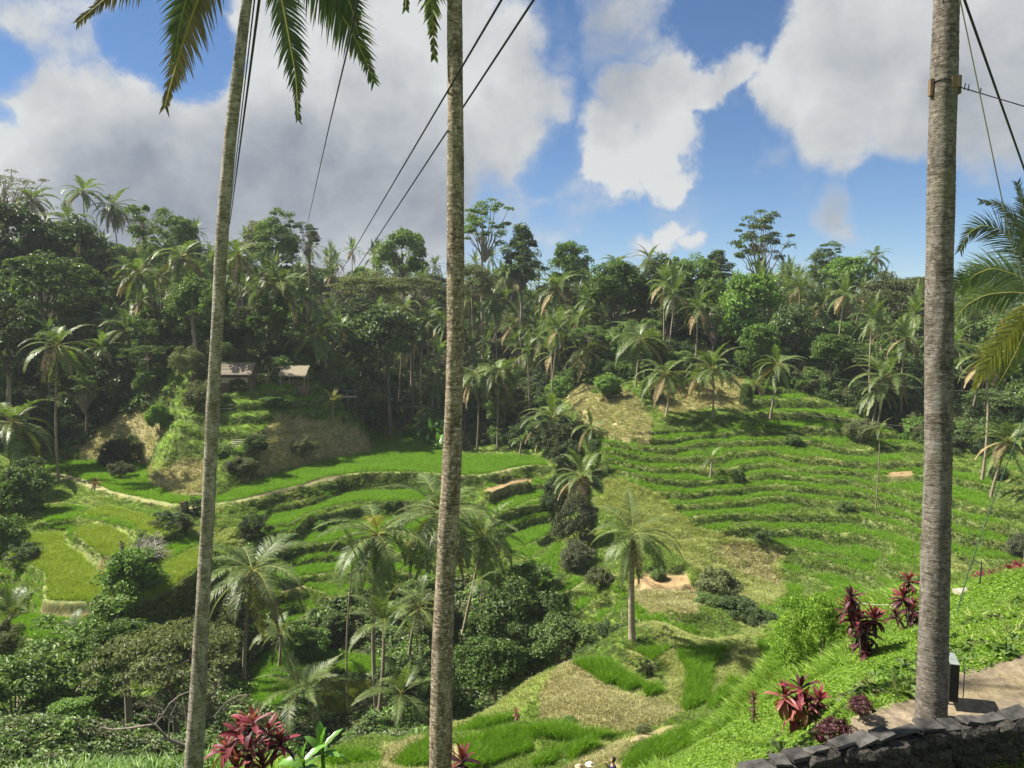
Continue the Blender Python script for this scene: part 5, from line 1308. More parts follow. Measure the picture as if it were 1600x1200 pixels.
B1_ = [
    (213, 962, 74., 70, 'bright1', 'large bright green leafy tree below the pale rice plots', .95, 'tree'), (265, 1025, 50., 110, 'umb1', 'wide feathery olive tree with pale crooked branches left of the tall left trunk', 1., 'tree'), (185, 1010, 54., 60, 'bright0', 'fresh green tree crown left of the feathery olive tree', .8, 'tree'),
    (880, 690, 122., 34, 'bush_dark', 'dark dense shrub mass under the gully palm', 1.1, 'bush'), (868, 735, 114., 26, 'bush_dark', 'lower part of the gully dark and leafy, below the shrub mass', 1.2, 'bush'), (900, 720, 118., 26, 'bush_dark', 'dark shrub leaning over the gully edge', 1., 'bush'),
    (905, 825, 92., 36, 'bush_grey', 'tall grey green bush left of the thick trunked palm', 1.6, 'bush'), (895, 875, 86., 34, 'bush_grey', 'grey green bush at the lower gully', 1., 'bush'), (1127, 922, 70., 42, 'bush_olive', 'round olive bush right of the bare brown platform', 1., 'bush'),
    (1085, 905, 74., 18, 'bush_olive', 'small bush on the bare brown platform', .8, 'bush'), (950, 602, 130., 26, 'bush_bright', 'bright bush on top of the bare right hill', 1., 'bush'), (1020, 610, 128., 24, 'bush_mid', 'shaded bush among the trunks on the right hill', 1., 'bush'),
    (1290, 1010, 17.5, 74, 'bush_fine', 'soft rounded light green bush on the near slope', 1.3, 'bush'), (1230, 962, 26., 32, 'bush_fine', 'small leafy bush beside the little red plant', .8, 'bush'), (1378, 1000, 17., 30, 'bush_fine', 'thin green bush right of the tall red plant', .9, 'bush'),
    (300, 575, 136., 36, 'bush_olive', 'pale olive bush crowning the knoll beside the tall left trunk', 1., 'bush'), (315, 625, 128., 32, 'bush_olive', 'pale spreading bush below the one crowning the knoll', 1., 'bush'), (245, 600, 130., 20, 'bush_bright', 'glossy green bush at the left rim of the knoll', 1.5, 'bush'),
    (200, 620, 130., 22, 'bush_dark', 'dark bush in the hollow below the curved palm', 1., 'bush'), (170, 640, 128., 22, 'bush_dark', 'dark bush above the straw slope of the knoll', 1., 'bush'), (190, 700, 118., 20, 'bush_olive', 'bush at the foot of the straw slope', .8, 'bush'),
    (430, 612, 132., 30, 'bush_bright', 'broad glossy bush in front of the two thatched huts', .38, 'bush'), (375, 603, 133., 20, 'bush_mid', 'bush in front of the tiled hut', .7, 'bush'), (350, 630, 129., 16, 'bush_mid', 'small round tree on the knoll lawn beside the steps', 1., 'bush'),
    (560, 600, 150., 36, 'bush_mid', 'shrub thicket left of the swing frame', 1., 'bush'), (520, 580, 148., 32, 'bush_mid', 'shrub thicket below the yellowish palm', 1.2, 'bush'), (600, 585, 165., 34, 'bush_dark', 'dark shrub under the overhanging tree', 1., 'bush'),
    (625, 545, 165., 16, 'bush_grey', 'small silvery bush shining in the dark hollow', 1., 'bush'), (400, 695, 119., 24, 'bush_mid', 'bush on the shaded flank of the knoll', .8, 'bush'), (472, 665, 128., 22, 'bush_olive', 'light bush on the straw coloured bank of the knoll', .9, 'bush'),
    (380, 720, 114., 24, 'bush_olive', 'olive scrub on the knoll foot beside the main terrace', .6, 'bush'), (350, 700, 118., 24, 'bush_mid', 'green scrub on the knoll right of the tall left trunk', .6, 'bush'),
    (810, 975, 66., 76, 'mid0', 'dense leafy tree filling the gorge right of the middle trunk', .9, 'tree'), (770, 1040, 58., 62, 'bright0', 'green leafy tree above the foreground rice right of the middle trunk', .9, 'tree'), (870, 1000, 60., 56, 'mid2', 'green leafy tree at the edge of the foreground rice', .8, 'tree'),
    (830, 905, 80., 44, 'mid2', 'leafy tree under the curved rice strip', .9, 'tree'), (960, 985, 60., 28, 'bush_dark', 'dark round bush at the foot of the thick trunked palm', 1.2, 'bush'), (815, 1062, 50., 34, 'bush_bright', 'bright bush at the upper edge of the foreground rice', .8, 'bush'),
    (790, 1095, 46., 28, 'bush_bright', 'lower bright bush beside the foreground rice', .8, 'bush'), (805, 880, 84., 18, 'bush_bright', 'spiky light green plant above the dark gorge trees', 1., 'bush'), (1048, 1000, 50., 14, 'bush_dark', 'small clipped dark bush behind the foreground rice', .9, 'bush'),
    (1010, 1005, 50., 10, 'bush_dark', 'tiny dark bush beside the thick trunked palm', .9, 'bush'), (1095, 1005, 50., 18, 'bush_mid', 'low shaded bush behind the tall foreground rice plot', .7, 'bush'), (1012, 1040, 40., 12, 'bush_dark', 'dark little shrub between two foreground rice plots', 1.3, 'bush'),
    (890, 1110, 35., 12, 'bush_bright', 'leafy weed clump on the dry straw slope', .6, 'bush'), (1003, 1122, 33., 13, 'bush_olive', 'soft green clump at the lower end of the dry straw slope', .8, 'bush'), (680, 1080, 60., 40, 'mid2', 'leafy tree close behind the lower middle trunk', .9, 'tree'),
    (640, 1050, 62., 34, 'bush_dark', 'dark bush left of the lower middle trunk', 1., 'bush'), (560, 1130, 52., 48, 'bush_mid', 'green thicket behind the banana plant', .7, 'bush'), (640, 1130, 50., 46, 'bush_mid', 'thicket at the upper edge of the near left rice', .6, 'bush'),
    (440, 1110, 52., 40, 'bush_bright', 'light bush behind the large red plant', .8, 'bush'), (480, 960, 80., 40, 'bush_bright', 'light green shrub patch left of the tall gorge palm', .8, 'bush'), (520, 930, 84., 30, 'bush_mid', 'green shrub patch below the third rice strip', .8, 'bush'),
    (680, 940, 80., 44, 'bush_olive', 'olive thicket under the broad palm crown', 1., 'bush'), (660, 890, 86., 34, 'bush_mid', 'thicket between gorge palm and middle trunk', .8, 'bush'), (760, 930, 78., 34, 'bush_bright', 'bright leafy shrub right of the leaning trunk', 1., 'bush'),
    (100, 1060, 58., 92, 'mid1', 'big shaded tree filling the lower left', .9, 'tree'), (20, 1090, 52., 84, 'mid2', 'shaded tree at the lower left edge', .9, 'tree'), (110, 1150, 44., 46, 'bright1', 'fern like bright green bush at the lower left', .7, 'tree'),
    (300, 1085, 49., 60, 'bare0', 'leafless tangle of pale crooked branches beside the leaning left trunk', .8, 'tree'), (30, 780, 100., 50, 'bush_mid', 'shrubbery at the left edge beside the shaded rice', 1.1, 'bush'), (45, 745, 108., 34, 'bush_mid', 'shrubs at the start of the footpath', 1., 'bush'),
    (5, 850, 88., 40, 'bush_mid', 'dark shrubs at the left edge beside the large pale rice plot', 1.2, 'bush'), (50, 905, 84., 22, 'bush_dark', 'dark bush on the bank left of the large pale rice plot', .8, 'bush'), (275, 835, 92., 26, 'bush_dark', 'dark bush at the end of the upper pale rice plot', .7, 'bush'),
    (300, 800, 98., 16, 'bush_dark', 'shaded bush under the footpath beside the tall left trunk', 1., 'bush'), (0, 1000, 66., 40, 'bush_olive', 'straw green mound bush at the left edge', 1., 'bush'), (395, 830, 96., 20, 'bush_dark', 'dark bush in the shade of the footpath bank', 1., 'bush'),
    (500, 770, 104., 11, 'bush_bright', 'small light bush on the bank below the footpath', 1.2, 'bush'), (1345, 675, 112., 30, 'bush_olive', 'pale green bush at the foot of the large full palm', .8, 'bush'), (1155, 745, 102., 10, 'bush_dark', 'small dark bush right of the stunted palm', 1.1, 'bush'),
    (1320, 790, 93., 16, 'bush_mid', 'leafy weed clump beside the thin white stem', .8, 'bush'), (1190, 820, 88., 14, 'bush_dark', 'dark scrub clump in the middle of the terraces', .8, 'bush'),
    (1150, 968, 63., 30, 'bush_dark', 'dark overhanging thicket under the bare brown platform', .7, 'bush'), (1105, 975, 64., 26, 'bush_mid', 'green thicket at the foot of the bare brown platform', .6, 'bush'), (1195, 955, 60., 24, 'bush_dark', 'dark bush right of the shaded thicket', .7, 'bush'),
    (1235, 925, 62., 20, 'bush_mid', 'bush on the weedy slope above the little red plant', .6, 'bush'), (1300, 905, 62., 22, 'bush_bright', 'pale weed clump on the slope above the tall red plant', .5, 'bush'), (1395, 895, 60., 24, 'bush_mid', 'bush on the slope just left of the right trunk', .6, 'bush'),
    (1050, 985, 58., 18, 'bush_olive', 'olive clump right of the thick palm foot', .6, 'bush'), (1160, 890, 74., 14, 'bush_dark', 'small dark bush on the dry slope', .8, 'bush'), (1030, 870, 80., 16, 'bush_mid', 'green bush behind the drooping thick trunked palm', .7, 'bush'), (940, 905, 76., 26, 'bush_olive', 'olive shrub left of the bare brown platform', .9, 'bush'),
    (1240, 700, 112., 16, 'bush_mid', 'small bush above the top terrace', .6, 'bush'), (880, 800, 98., 20, 'bush_olive', 'yellowish shrub above the grey green bush', 1., 'bush'), (930, 700, 114., 16, 'bush_mid', 'bush at the beginning of the top terrace', .8, 'bush'),
    (1165, 625, 124., 14, 'bush_mid', 'vine covered stump beside the shaded hill', 2., 'bush'), (1560, 740, 96., 20, 'bush_mid', 'shrub on the shaded bank right of the right trunk', .7, 'bush'), (1500, 700, 106., 24, 'bush_dark', 'dark shrub right behind the right trunk', .8, 'bush'),
    (1590, 850, 76., 26, 'bush_grey', 'pale leafy bush at the right edge on the terraces', 1., 'bush'), (1540, 880, 64., 24, 'bush_mid', 'bush behind the near lawn at the right', .8, 'bush'), (1350, 930, 44., 30, 'bush_bright', 'leafy bush patch behind the tall red plant', .7, 'bush'),
    (760, 700, 152., 16, 'bush_dark', 'dark bush behind the pair of pale trunks', 1., 'bush'), (715, 690, 150., 22, 'bush_olive', 'light broad leaved clump behind the middle trunk', 1.1, 'bush'), (820, 655, 158., 30, 'bush_mid', 'bush at the forest foot right of the pair of pale trunks', 1., 'bush'),
]
for cx, cy, Y, r_, k, lb, sz, cat_ in B1_:
    c = atY(cx, cy, Y)
    base_r = ({'d': 5.2, 'm': 5.0, 'u': 6.0, 'b': 4.6}[k[0]]) if not k.startswith('bush') else (1.6 if k == 'bush_fine' else 2.4)
    g = float(H(c[0], c[1])); s_ = r_ * Y / F_PX / base_r
    zc = max(c[2], g + .25 * s_)
    if cat_ == 'bush': zc = min(zc, g + base_r * s_ * (.75 if Y > 30 else 1.25) * sz)
    ob_ = tree('broadleaf_tree' if cat_ == 'tree' else 'bush', c[0], c[1], k, s_, zc, lb, cat=cat_, sz=sz, trunk_i=2 if 'feathery' in lb else None)
    if cat_ == 'bush': ob_.children[1].scale[0] *= rng.uniform(.85, 1.35); ob_.children[1].rotation_euler = (rng.normal() * .18, rng.normal() * .18, rng.uniform(-.6, .6))

# ------------------------------------------------------------------ the rest of the forest, tree by tree
taken = [(atY(a_[0], a_[1], a_[2])[0], atY(a_[0], a_[1], a_[2])[1]) for a_ in T1_]
pos = []
tries = 0
kinds = [('dark0', 'dark broad tree'), ('dark1', 'dark broad tree'), ('dark2', 'dark broad tree'), ('mid0', 'green broad tree'), ('mid1', 'green broad tree'), ('mid2', 'green broad tree'), ('umb0', 'flat layered tree'), ('umb2', 'flat layered tree'),
         ('umb1', 'olive flat layered tree'), ('bright1', 'light green tree'), ('olive0', 'olive green tree'), ('tall0', 'tall narrow tree'), ('sparse0', 'airy thin tree')]
SKY = np.array([(-200, 300), (0, 320), (60, 335), (110, 345), (220, 350), (300, 345), (400, 362), (500, 370), (600, 372), (700, 382), (760, 372), (850, 395), (1000, 415), (1150, 415), (1200, 405), (1290, 410), (1400, 425), (1600, 440), (1800, 440)])
while len(pos) < 540 and tries < 90000:
    tries += 1
    a_ = rng.uniform(R(-40), R(40)); r0 = math.sqrt(rng.uniform(118 ** 2, 262 ** 2))
    x, y = r0 * math.sin(a_), r0 * math.cos(a_)
    z = float(H(x, y)); px_, py_ = to_px(x, y, z)
    if py_ > np.interp(px_, TL[:, 0], TL[:, 1]) - 4: continue
    if 235 < px_ < 560 and y < 150: continue
    sp = 5.2 if r0 < 200 else 6.2
    if any((x - q[0]) ** 2 + (y - q[1]) ** 2 < sp ** 2 for q in pos): continue
    if any((x - q[0]) ** 2 + (y - q[1]) ** 2 < 25 for q in taken): continue
    pos.append((x, y, z, r0, px_))


def where(px_, r0):
    side = 'left slope' if px_ < 340 else ('slope behind the thatched huts' if px_ < 690 else ('middle slope right of the middle trunk' if px_ < 950 else ('slope above the right hill' if px_ < 1250 else 'right slope around the right trunk')))
    return side, ('low on the ' if r0 < 160 else ('halfway up the ' if r0 < 205 else 'high on the '))


nb = 0
for x, y, z, r0, px_ in pos:
    sd_, h_ = where(px_, r0)
    top = (np.interp(px_, SKY[:, 0], SKY[:, 1]) + rng.uniform(0, 26))
    zmax = float(atY(px_, top, y)[2])
    if nb > 262 or rng.random() < (.50 if 340 < px_ < 960 else .36):
        ht = min(rng.uniform(11, 18), zmax - z - 2)
        if ht < 6: continue
        c = (x + rng.normal() * 1.0, y + rng.normal(), z + ht)
        palm(c, (x, y), rng.uniform(4.2, 5.4), 'coconut palm %s%s' % (h_, sd_), 'forest palms on the ' + sd_, joined=JC[int(rng.integers(0, 4))], tr=.16)
    else:
        nb += 1
        k, lb = kinds[int(rng.integers(0, len(kinds)))]
        s_ = rng.uniform(.5, .92)
        if r0 > 215 and k[0] in 'us': k, lb = ('mid1', 'green broad tree') if rng.random() < .5 else ('bright1', 'light green tree')
        rz_ = {'u': 2.4, 't': 6., 'd': 4.4, 'm': 4.2, 'b': 4.4, 'o': 4.2, 's': 5.}[k[0]] * s_
        hc = rng.uniform(4.5, 10.) if r0 > 150 else rng.uniform(3.5, 7.)
        hc = min(hc, zmax - z - rz_ * .9)
        if hc < 2: s_ *= .6; hc = max(1.5, hc)
        tree('broadleaf_tree', x, y, k, s_, z + hc, '%s %s%s' % (lb, h_, sd_), group='%ss on the %s' % (lb, sd_))
# ------------------------------------------------------------------ the three tall palm trunks close to the camera
def near_trunk(name_label, line, Y, crown_px, ground_rows, nr, seg=30, seed=0, collar=None):
    """line = (column, row, width in columns) read down the trunk"""
    r_ = np.random.default_rng(seed)
    L = np.array(line, float)
    P = np.array([atY(a[0], a[1], Y) for a in L]); rad = L[:, 2] / 2 * Y / F_PX
    bx, by = P[-1, 0], P[-1, 1]; gz = float(H(bx, by))
    P[-1, 2] = gz - .3
    o = empty('tall_palm', (bx, by, gz), name_label, 'palm tree')
    o_loc = np.array([bx, by, gz])
    s = np.concatenate([[0], np.cumsum(np.linalg.norm(np.diff(P, axis=0), axis=1))])
    n = int(s[-1] / .022)
    t = np.linspace(0, s[-1], n)
    C = np.stack([np.interp(t, s, P[:, q]) for q in range(3)], 1)
    # round the corners of the traced line
    kk = 41
    for q in range(2):
        pad = np.pad(C[:, q], kk, mode='edge'); C[:, q] = np.convolve(pad, np.ones(kk) / kk, 'same')[kk:-kk]
    rr = np.interp(t, s, rad)
    ringp = np.cumsum(r_.uniform(.035, .085, int(s[-1] / .06) + 40))          # leaf scars
    ph = np.searchsorted(ringp, t); frac = (t - np.concatenate([[0], ringp])[ph]) / np.maximum(ringp[ph] - np.concatenate([[0], ringp])[ph], 1e-3)
    th = np.arange(seg) / seg * 2 * np.pi
    wob = vnoise(np.cos(th)[None] * 2 + ph[:, None] * 3.7 + 50, np.sin(th)[None] * 2 + 50 + ph[:, None] * 1.3, .8, 70 + seed)
    big = vnoise(np.cos(th)[None] * 1.2 + t[:, None] * .9 + 50, np.sin(th)[None] * 1.2 + 50, .7, 80 + seed)
    lip = (.028 * (1 - frac) ** 2)[:, None] * (1 + wob * 1.8) + big * .09 + (vnoise(t[:, None] * 1.3 + 30, t[:, None] * 0 + seed * 7., 1., 95)) * .10 + vnoise(th[None] * 9 + 100, t[:, None] * 60, 1., 90) * .018
    Rr = rr[:, None] * (.97 + lip)
    V = C[:, None] - o_loc + np.stack([np.cos(th)[None] * Rr, np.sin(th)[None] * Rr, np.zeros_like(Rr)], -1)
    i = np.arange(n - 1)[:, None] * seg; j = np.arange(seg)[None]
    Fq = np.stack([i + j, i + seg + j, i + seg + (j + 1) % seg, i + (j + 1) % seg], -1).reshape(-1, 4)
    link('trunk', mesh('trunk', V.reshape(-1, 3), Fq, M[('', 'bark_left', 'bark_mid', 'bark_right')[seed]], None, True), o)
    return o, C[0] - o_loc, o_loc


LEFT = [(398, -95, 15), (392, -40, 15), (386, 0, 16), (378, 60, 17), (371, 120, 18), (361, 200, 19), (352, 300, 19), (346, 380, 19), (341, 480, 19), (334, 600, 20), (329, 720, 21), (323, 840, 22), (316, 960, 23), (311, 1060, 26), (305, 1150, 29), (302, 1200, 30), (298, 1290, 36)]
MID = [(716, -260, 20), (712, -100, 21), (710, 0, 22), (711, 120, 24), (712, 250, 26), (712, 400, 27), (711, 540, 27), (708, 660, 29), (705, 760, 31), (698, 860, 32), (693, 960, 33), (690, 1060, 35), (688, 1200, 37), (686, 1330, 46)]
RIGHT = [(1491, -300, 36), (1484, -100, 37), (1479, 0, 38), (1475, 120, 38), (1471, 250, 39), (1468, 400, 40), (1467, 560, 41), (1466, 700, 42), (1463, 850, 44), (1459, 980, 46), (1457, 1060, 48), (1455, 1100, 50), (1454, 1140, 53)]
tpl, cl_, ol_ = near_trunk('leaning coconut palm with slim pale trunk, the leftmost of the three tall near trunks', LEFT, 13.0, None, None, 0, seed=1)
tpm, cm_, om_ = near_trunk('coconut palm with straight mottled trunk, the middle one of the three tall near trunks', MID, 10.0, None, None, 0, seed=2)
tpr, cr2_, or_ = near_trunk('coconut palm with thick ringed trunk rising beside the stone path', RIGHT, 9.75, None, None, 0, seed=3)
tpr['label'] = 'coconut palm with thick ringed trunk rising beside the paved path'


def px_frond(o, oloc, pts, Y, llen, mat, n=95, droop=.8, depth=0., sign=1., seed=0):
    """a frond whose midrib runs through these places at this distance, bending `depth` metres towards or away"""
    k = np.linspace(0, 1, len(pts))
    P = np.array([atY(p[0], p[1], Y + depth * kk ** 1.5) for p, kk in zip(pts, k)])
    t = np.linspace(0, 1, 26)
    # smooth curve through the points
    Ci = np.stack([np.interp(t, k, P[:, q]) for q in range(3)], 1)
    for _ in range(3):
        Ci[1:-1] = (Ci[:-2] + 2 * Ci[1:-1] + Ci[2:]) / 4
    r_ = np.random.default_rng(seed)
    V, q, tt, nq, lv = frond_arr(Ci - oloc, n, llen, .034, droop * .45, 3, r_, .10, -.12, .028, .2, .75, unit(np.array([r_.uniform(-.5, .5), -1., .25])))
    mi = np.zeros(len(q) + len(tt), int); mi[nq:len(q)] = 1
    return link('frond', mesh('frond', V, [q, tt], [M[mat], M['palm_yellow']], mi, False, {'lv': lv}), o)


M['near_palm'] = foliage_mat('near_palm', (.045, .070, .018), (.10, .13, .04), .35, .4, .4, .1)
M['near_brown'] = foliage_mat('near_brown', (.12, .095, .045), (.22, .17, .085), .35, .6, .3, .1)
for k, (pts, dep, ll, mt) in enumerate([
        ([(398, -90), (330, -95), (250, -60), (180, -15), (122, 34)], 1.0, .62, 'near_brown'),
        ([(398, -90), (345, -60), (308, 0), (285, 70), (262, 150), (258, 168)], -.8, .72, 'near_brown'),
        ([(398, -90), (350, -75), (300, -30), (282, 30), (272, 95)], 1.6, .6, 'near_palm'),
        ([(398, -90), (425, -55), (441, 0), (452, 60), (463, 120), (466, 186)], -.3, .50, 'near_palm'),
        ([(398, -90), (450, -70), (505, -20), (548, 45), (572, 95), (584, 128)], .4, .70, 'near_palm'),
        ([(398, -90), (440, -80), (500, -50), (545, -5), (560, 55)], -1.2, .62, 'near_palm'),
        ([(398, -90), (400, -150), (360, -220), (300, -250)], 0, .7, 'near_palm'), ([(398, -90), (430, -160), (490, -220), (560, -230)], 0, .7, 'near_palm'),
        ([(398, -90), (420, -130), (500, -140), (600, -90)], -2.5, .7, 'near_palm'), ([(398, -90), (370, -140), (290, -160), (200, -130)], -2.0, .7, 'near_palm'),
        ([(398, -90), (395, -160), (400, -240), (410, -300)], 2.5, .6, 'near_palm')]):
    px_frond(tpl, ol_, pts, 13.0, ll, mt, seed=300 + k)
for k, (pts, dep, ll) in enumerate([
        ([(716, -262), (690, -210), (675, -120), (672, -20), (678, 60), (679, 92)], .3, .52), ([(716, -262), (680, -230), (650, -150), (636, -60), (634, 12)], .8, .45),
        ([(716, -262), (760, -250), (830, -190), (880, -90)], .5, .6), ([(716, -262), (640, -290), (540, -260), (460, -170)], .5, .6), ([(716, -262), (720, -330), (780, -400), (860, -400)], 0, .6),
        ([(716, -262), (690, -340), (620, -390), (540, -380)], 0, .6), ([(716, -262), (760, -290), (850, -300), (940, -230)], -2., .6), ([(716, -262), (740, -200), (752, -120), (757, -60)], 1.5, .5)]):
    px_frond(tpm, om_, pts, 10.0, ll * .82, 'near_palm', seed=330 + k, n=70)
for k, (pts, dep, ll) in enumerate([([(1491, -302), (1430, -320), (1340, -270), (1280, -160)], .5, .6), ([(1491, -302), (1560, -320), (1650, -260), (1700, -150)], .5, .6), ([(1491, -302), (1480, -380), (1420, -440), (1330, -440)], 0, .6),
                                    ([(1491, -302), (1520, -380), (1590, -430), (1680, -420)], 0, .6), ([(1491, -302), (1450, -240), (1425, -150), (1415, -70)], -1.5, .6), ([(1491, -302), (1540, -250), (1570, -160), (1585, -70)], -1., .6)]):
    px_frond(tpr, or_, pts, 9.75, ll * .82, 'near_palm', seed=350 + k, n=70)
# bracket, strap and cleats on the right trunk where the wires are tied
b = MB()
cc = atY(1475, 131, 9.75) - or_
th = np.linspace(0, 2 * np.pi, 25)
b.tube(np.stack([np.cos(th) * .166, np.sin(th) * .166, np.sin(th * 2) * .012], 1) + cc, .007, 5, 0, False)
b.box(cc + np.array([.05, -.166, -.02]), (.10, .02, .13), 0, 1)
b.box(cc + np.array([-.172, -.02, -.05]), (.03, .07, .20), 0, 1, jit=.006)
b.box(cc + np.array([.170, -.03, -.02]), (.035, .06, .22), 0, 1, jit=.006)
link('strap', b.mesh('strap', [M['cable'], M['wood']]), tpr)

# palm with the big drooping crown at the right edge
Yr = 30.0
cpt = atY(1622, 462, Yr)
gz_ = float(H(cpt[0] + .4, cpt[1]))
pr_o = empty('coconut_palm', (cpt[0] + .4, cpt[1], gz_), 'large coconut palm crown with drooping fronds cut by the right edge of the picture', 'palm tree')
ol2 = np.array([cpt[0] + .4, cpt[1], gz_]); rel = cpt - ol2; t = np.linspace(0, 1, 15)[:, None]
link('trunk', trunk_mesh(rel * t, .19, .13), pr_o)
for k, (pts, dep, ll, mt) in enumerate([
        ([(1622, 462), (1612, 400), (1590, 345), (1560, 318), (1532, 315)], 1., .85, 'near_palm'), ([(1622, 462), (1600, 410), (1570, 362), (1535, 350), (1512, 365), (1500, 392)], 0., .95, 'near_palm'),
        ([(1622, 462), (1590, 430), (1550, 418), (1520, 430), (1502, 460)], -1., .95, 'palm_leaf'), ([(1622, 462), (1580, 440), (1530, 428), (1495, 440), (1470, 470)], 1.2, .95, 'near_palm'),
        ([(1622, 462), (1585, 456), (1540, 460), (1508, 478), (1490, 505)], 0, .95, 'palm_leaf'), ([(1622, 462), (1600, 490), (1575, 525), (1548, 560), (1522, 606)], -.8, 1.0, 'palm_yellow'),
        ([(1622, 462), (1608, 500), (1590, 545), (1572, 580), (1560, 600)], 1., .9, 'palm_leaf'), ([(1622, 462), (1630, 380), (1640, 320), (1660, 290)], 0, .9, 'near_palm'), ([(1622, 462), (1665, 420), (1710, 410), (1750, 450)], 0, .9, 'near_palm'),
        ([(1622, 462), (1670, 480), (1700, 530), (1720, 600)], 0, .9, 'palm_leaf'), ([(1622, 462), (1610, 390), (1600, 330), (1590, 285)], 1.5, .85, 'near_palm'), ([(1622, 462), (1640, 510), (1650, 560), (1655, 620)], -1, .9, 'palm_yellow')]):
    px_frond(pr_o, ol2, pts, Yr + dep, ll * 1.25, mt, seed=370 + k, n=115)
link('coconut_cluster', NUT, pr_o, tuple(rel))

# ------------------------------------------------------------------ wires
def wire(label, pts, r, mat='cable', name='cable', cat='cable', sag=0., n=24):
    P = np.array([p if len(p) == 3 else p for p in pts], float)
    if len(P) == 2:
        t = np.linspace(0, 1, n)[:, None]; P = P[0] * (1 - t) + P[1] * t; P[:, 2] -= (np.sin(t[:, 0] * np.pi)) * sag
    V, Fq = tube_arr(P, r, 6)
    return tag(link(name, mesh(name, V, Fq, M[mat], None, True)), label, cat)


wire('upper one of the two thick dark cables running down across the middle trunk', [atY(800, -28, 7.0), atY(506, 470, 60.)], .013, sag=.0)
wire('lower one of the two thick dark cables running down across the middle trunk', [atY(852, -28, 7.0), atY(505, 500, 60.)], .013, sag=.0)
wire('cable hanging just right of the leaning left trunk', [atY(409, -30, 9.), atY(359, 350, 40.)], .018, sag=0.)
wire('second thinner cable beside the leaning left trunk', [atY(401, -30, 9.), atY(358, 345, 40.)], .010, sag=0.)
wire('thin twisted cable hanging in front of the grey cloud', [atY(566, -30, 9.), atY(540, 90, 12.), atY(516, 190, 18.), atY(498, 270, 27.), atY(480, 352, 50.)], .013)
wire('thick dark wire crossing the upper right corner', [atY(1500, -20, 8.), atY(1613, 300, 12.)], .014)
wire('thin grey rope passing in front of the fronds at the right edge', [atY(1496, -20, 8.2), atY(1540, 190, 9.2), atY(1580, 380, 10.2), atY(1612, 480, 11.)], .007, 'rope', 'rope', 'rope')
wp = [atY(1493, 134, 9.7), atY(1613, 170, 9.2)]
wire('wire tied to the strap of the right trunk running to the right edge', wp, .007)
for k, tt in enumerate((.12, .17, .33)):
    p = np.array(wp[0]) * (1 - tt) + np.array(wp[1]) * tt
    wire(['first wire tie left on the wire at the right trunk', 'middle wire tie on the wire at the right trunk', 'outer wire tie on the wire at the right trunk'][k], [p + np.array([0, 0, -.015]), p + np.array([.01, 0, .06])], .006, name='wire_tie', cat='wire tie', n=4)
wire('dark green guy wire slanting down behind the right trunk', [atY(1625, 590, 24.), atY(1560, 760, 19.), atY(1514, 890, 17.), atY(1482, 1004, 16.0)], .014, 'green_cable', 'guy_wire', 'guy wire')
for k, yy in enumerate((584, 646)):
    wire('%s faint power wire over the shaded slope near the right trunk' % ('higher', 'lower')[k], [atY(1210, yy - 6 + k, 118.), atY(1620, yy + 34, 96.)], .010, 'rope', 'power_wire', 'wire', .5)
wire('white string stretched by the red plants on the near slope', [atY(1330, 940, 17.), atY(1402, 945, 16.)], .006, 'rope', 'string', 'string', .03)

# ------------------------------------------------------------------ red leaved plants, banana
def blade_leaf(w, curl, seed, N=8, wave=.03, tip=.25):
    r_ = np.random.default_rng(seed)
    s = np.linspace(0, 1, N)
    a = np.cumsum(np.full(N, curl / N) * (0.4 + s)); x = np.concatenate([[0], np.cumsum(np.cos(a[:-1]))]) / N; z = -np.concatenate([[0], np.cumsum(np.sin(a[:-1]))]) / N
    wd = w * np.clip(np.sin(np.clip(s * .92 + .06, 0, 1) * np.pi) ** .7, .04, 1)
    wv_ = wave * np.sin(s * 17 + r_.random() * 6)
    L_ = np.stack([x, wd, z + wd * .35 + wv_ * w * 4], 1); Mv = np.stack([x, 0 * x, z], 1); R__ = np.stack([x, -wd, z + wd * .35 - wv_ * w * 4], 1)
    V = np.stack([L_, Mv, R__], 1).reshape(-1, 3)
    i = np.arange(N - 1)[:, None] * 3
    Fq = np.concatenate([np.concatenate([i, i + 1, i + 4, i + 3], 1), np.concatenate([i + 1, i + 2, i + 5, i + 4], 1)])
    return V, Fq, np.repeat(np.clip(s + r_.normal() * .15, 0, 1), 3)


LF = {}
for mt in ('cord_red', 'cord_dark', 'cord_pink', 'cord_brown', 'banana_leaf', 'dark_leaf'):
    LF[mt] = []
    for i, (w_, cu) in enumerate(((.105, .35), (.11, .8), (.12, 1.4))):
        if mt == 'banana_leaf': w_ *= 1.4
        V, Fq, lv = blade_leaf(w_, cu, 400 + i)
        LF[mt].append(mesh('leaf', V, Fq, [M[mt]], None, True, {'lv': lv}))


def rosette(o, c, L, n, mats, up=R(80), dn=R(-35), rz=0.):
    """leaves round a stem tip, young upright ones first"""
    for k in range(n):
        f = k / max(n - 1, 1)
        el = up * (1 - f) + dn * f + rng.normal() * .12
        mt = mats[min(int(f * len(mats)), len(mats) - 1)]
        link('leaf', LF[mt][int(np.clip(f * 3 + rng.normal() * .4, 0, 2))], o, (c[0], c[1], c[2] - f * L * .35), (rng.normal() * .25, -el, rz + k * 2.4 + rng.normal() * .2), L * rng.uniform(.75, 1.1) * (.75 + .35 * min(f * 2, 1)))


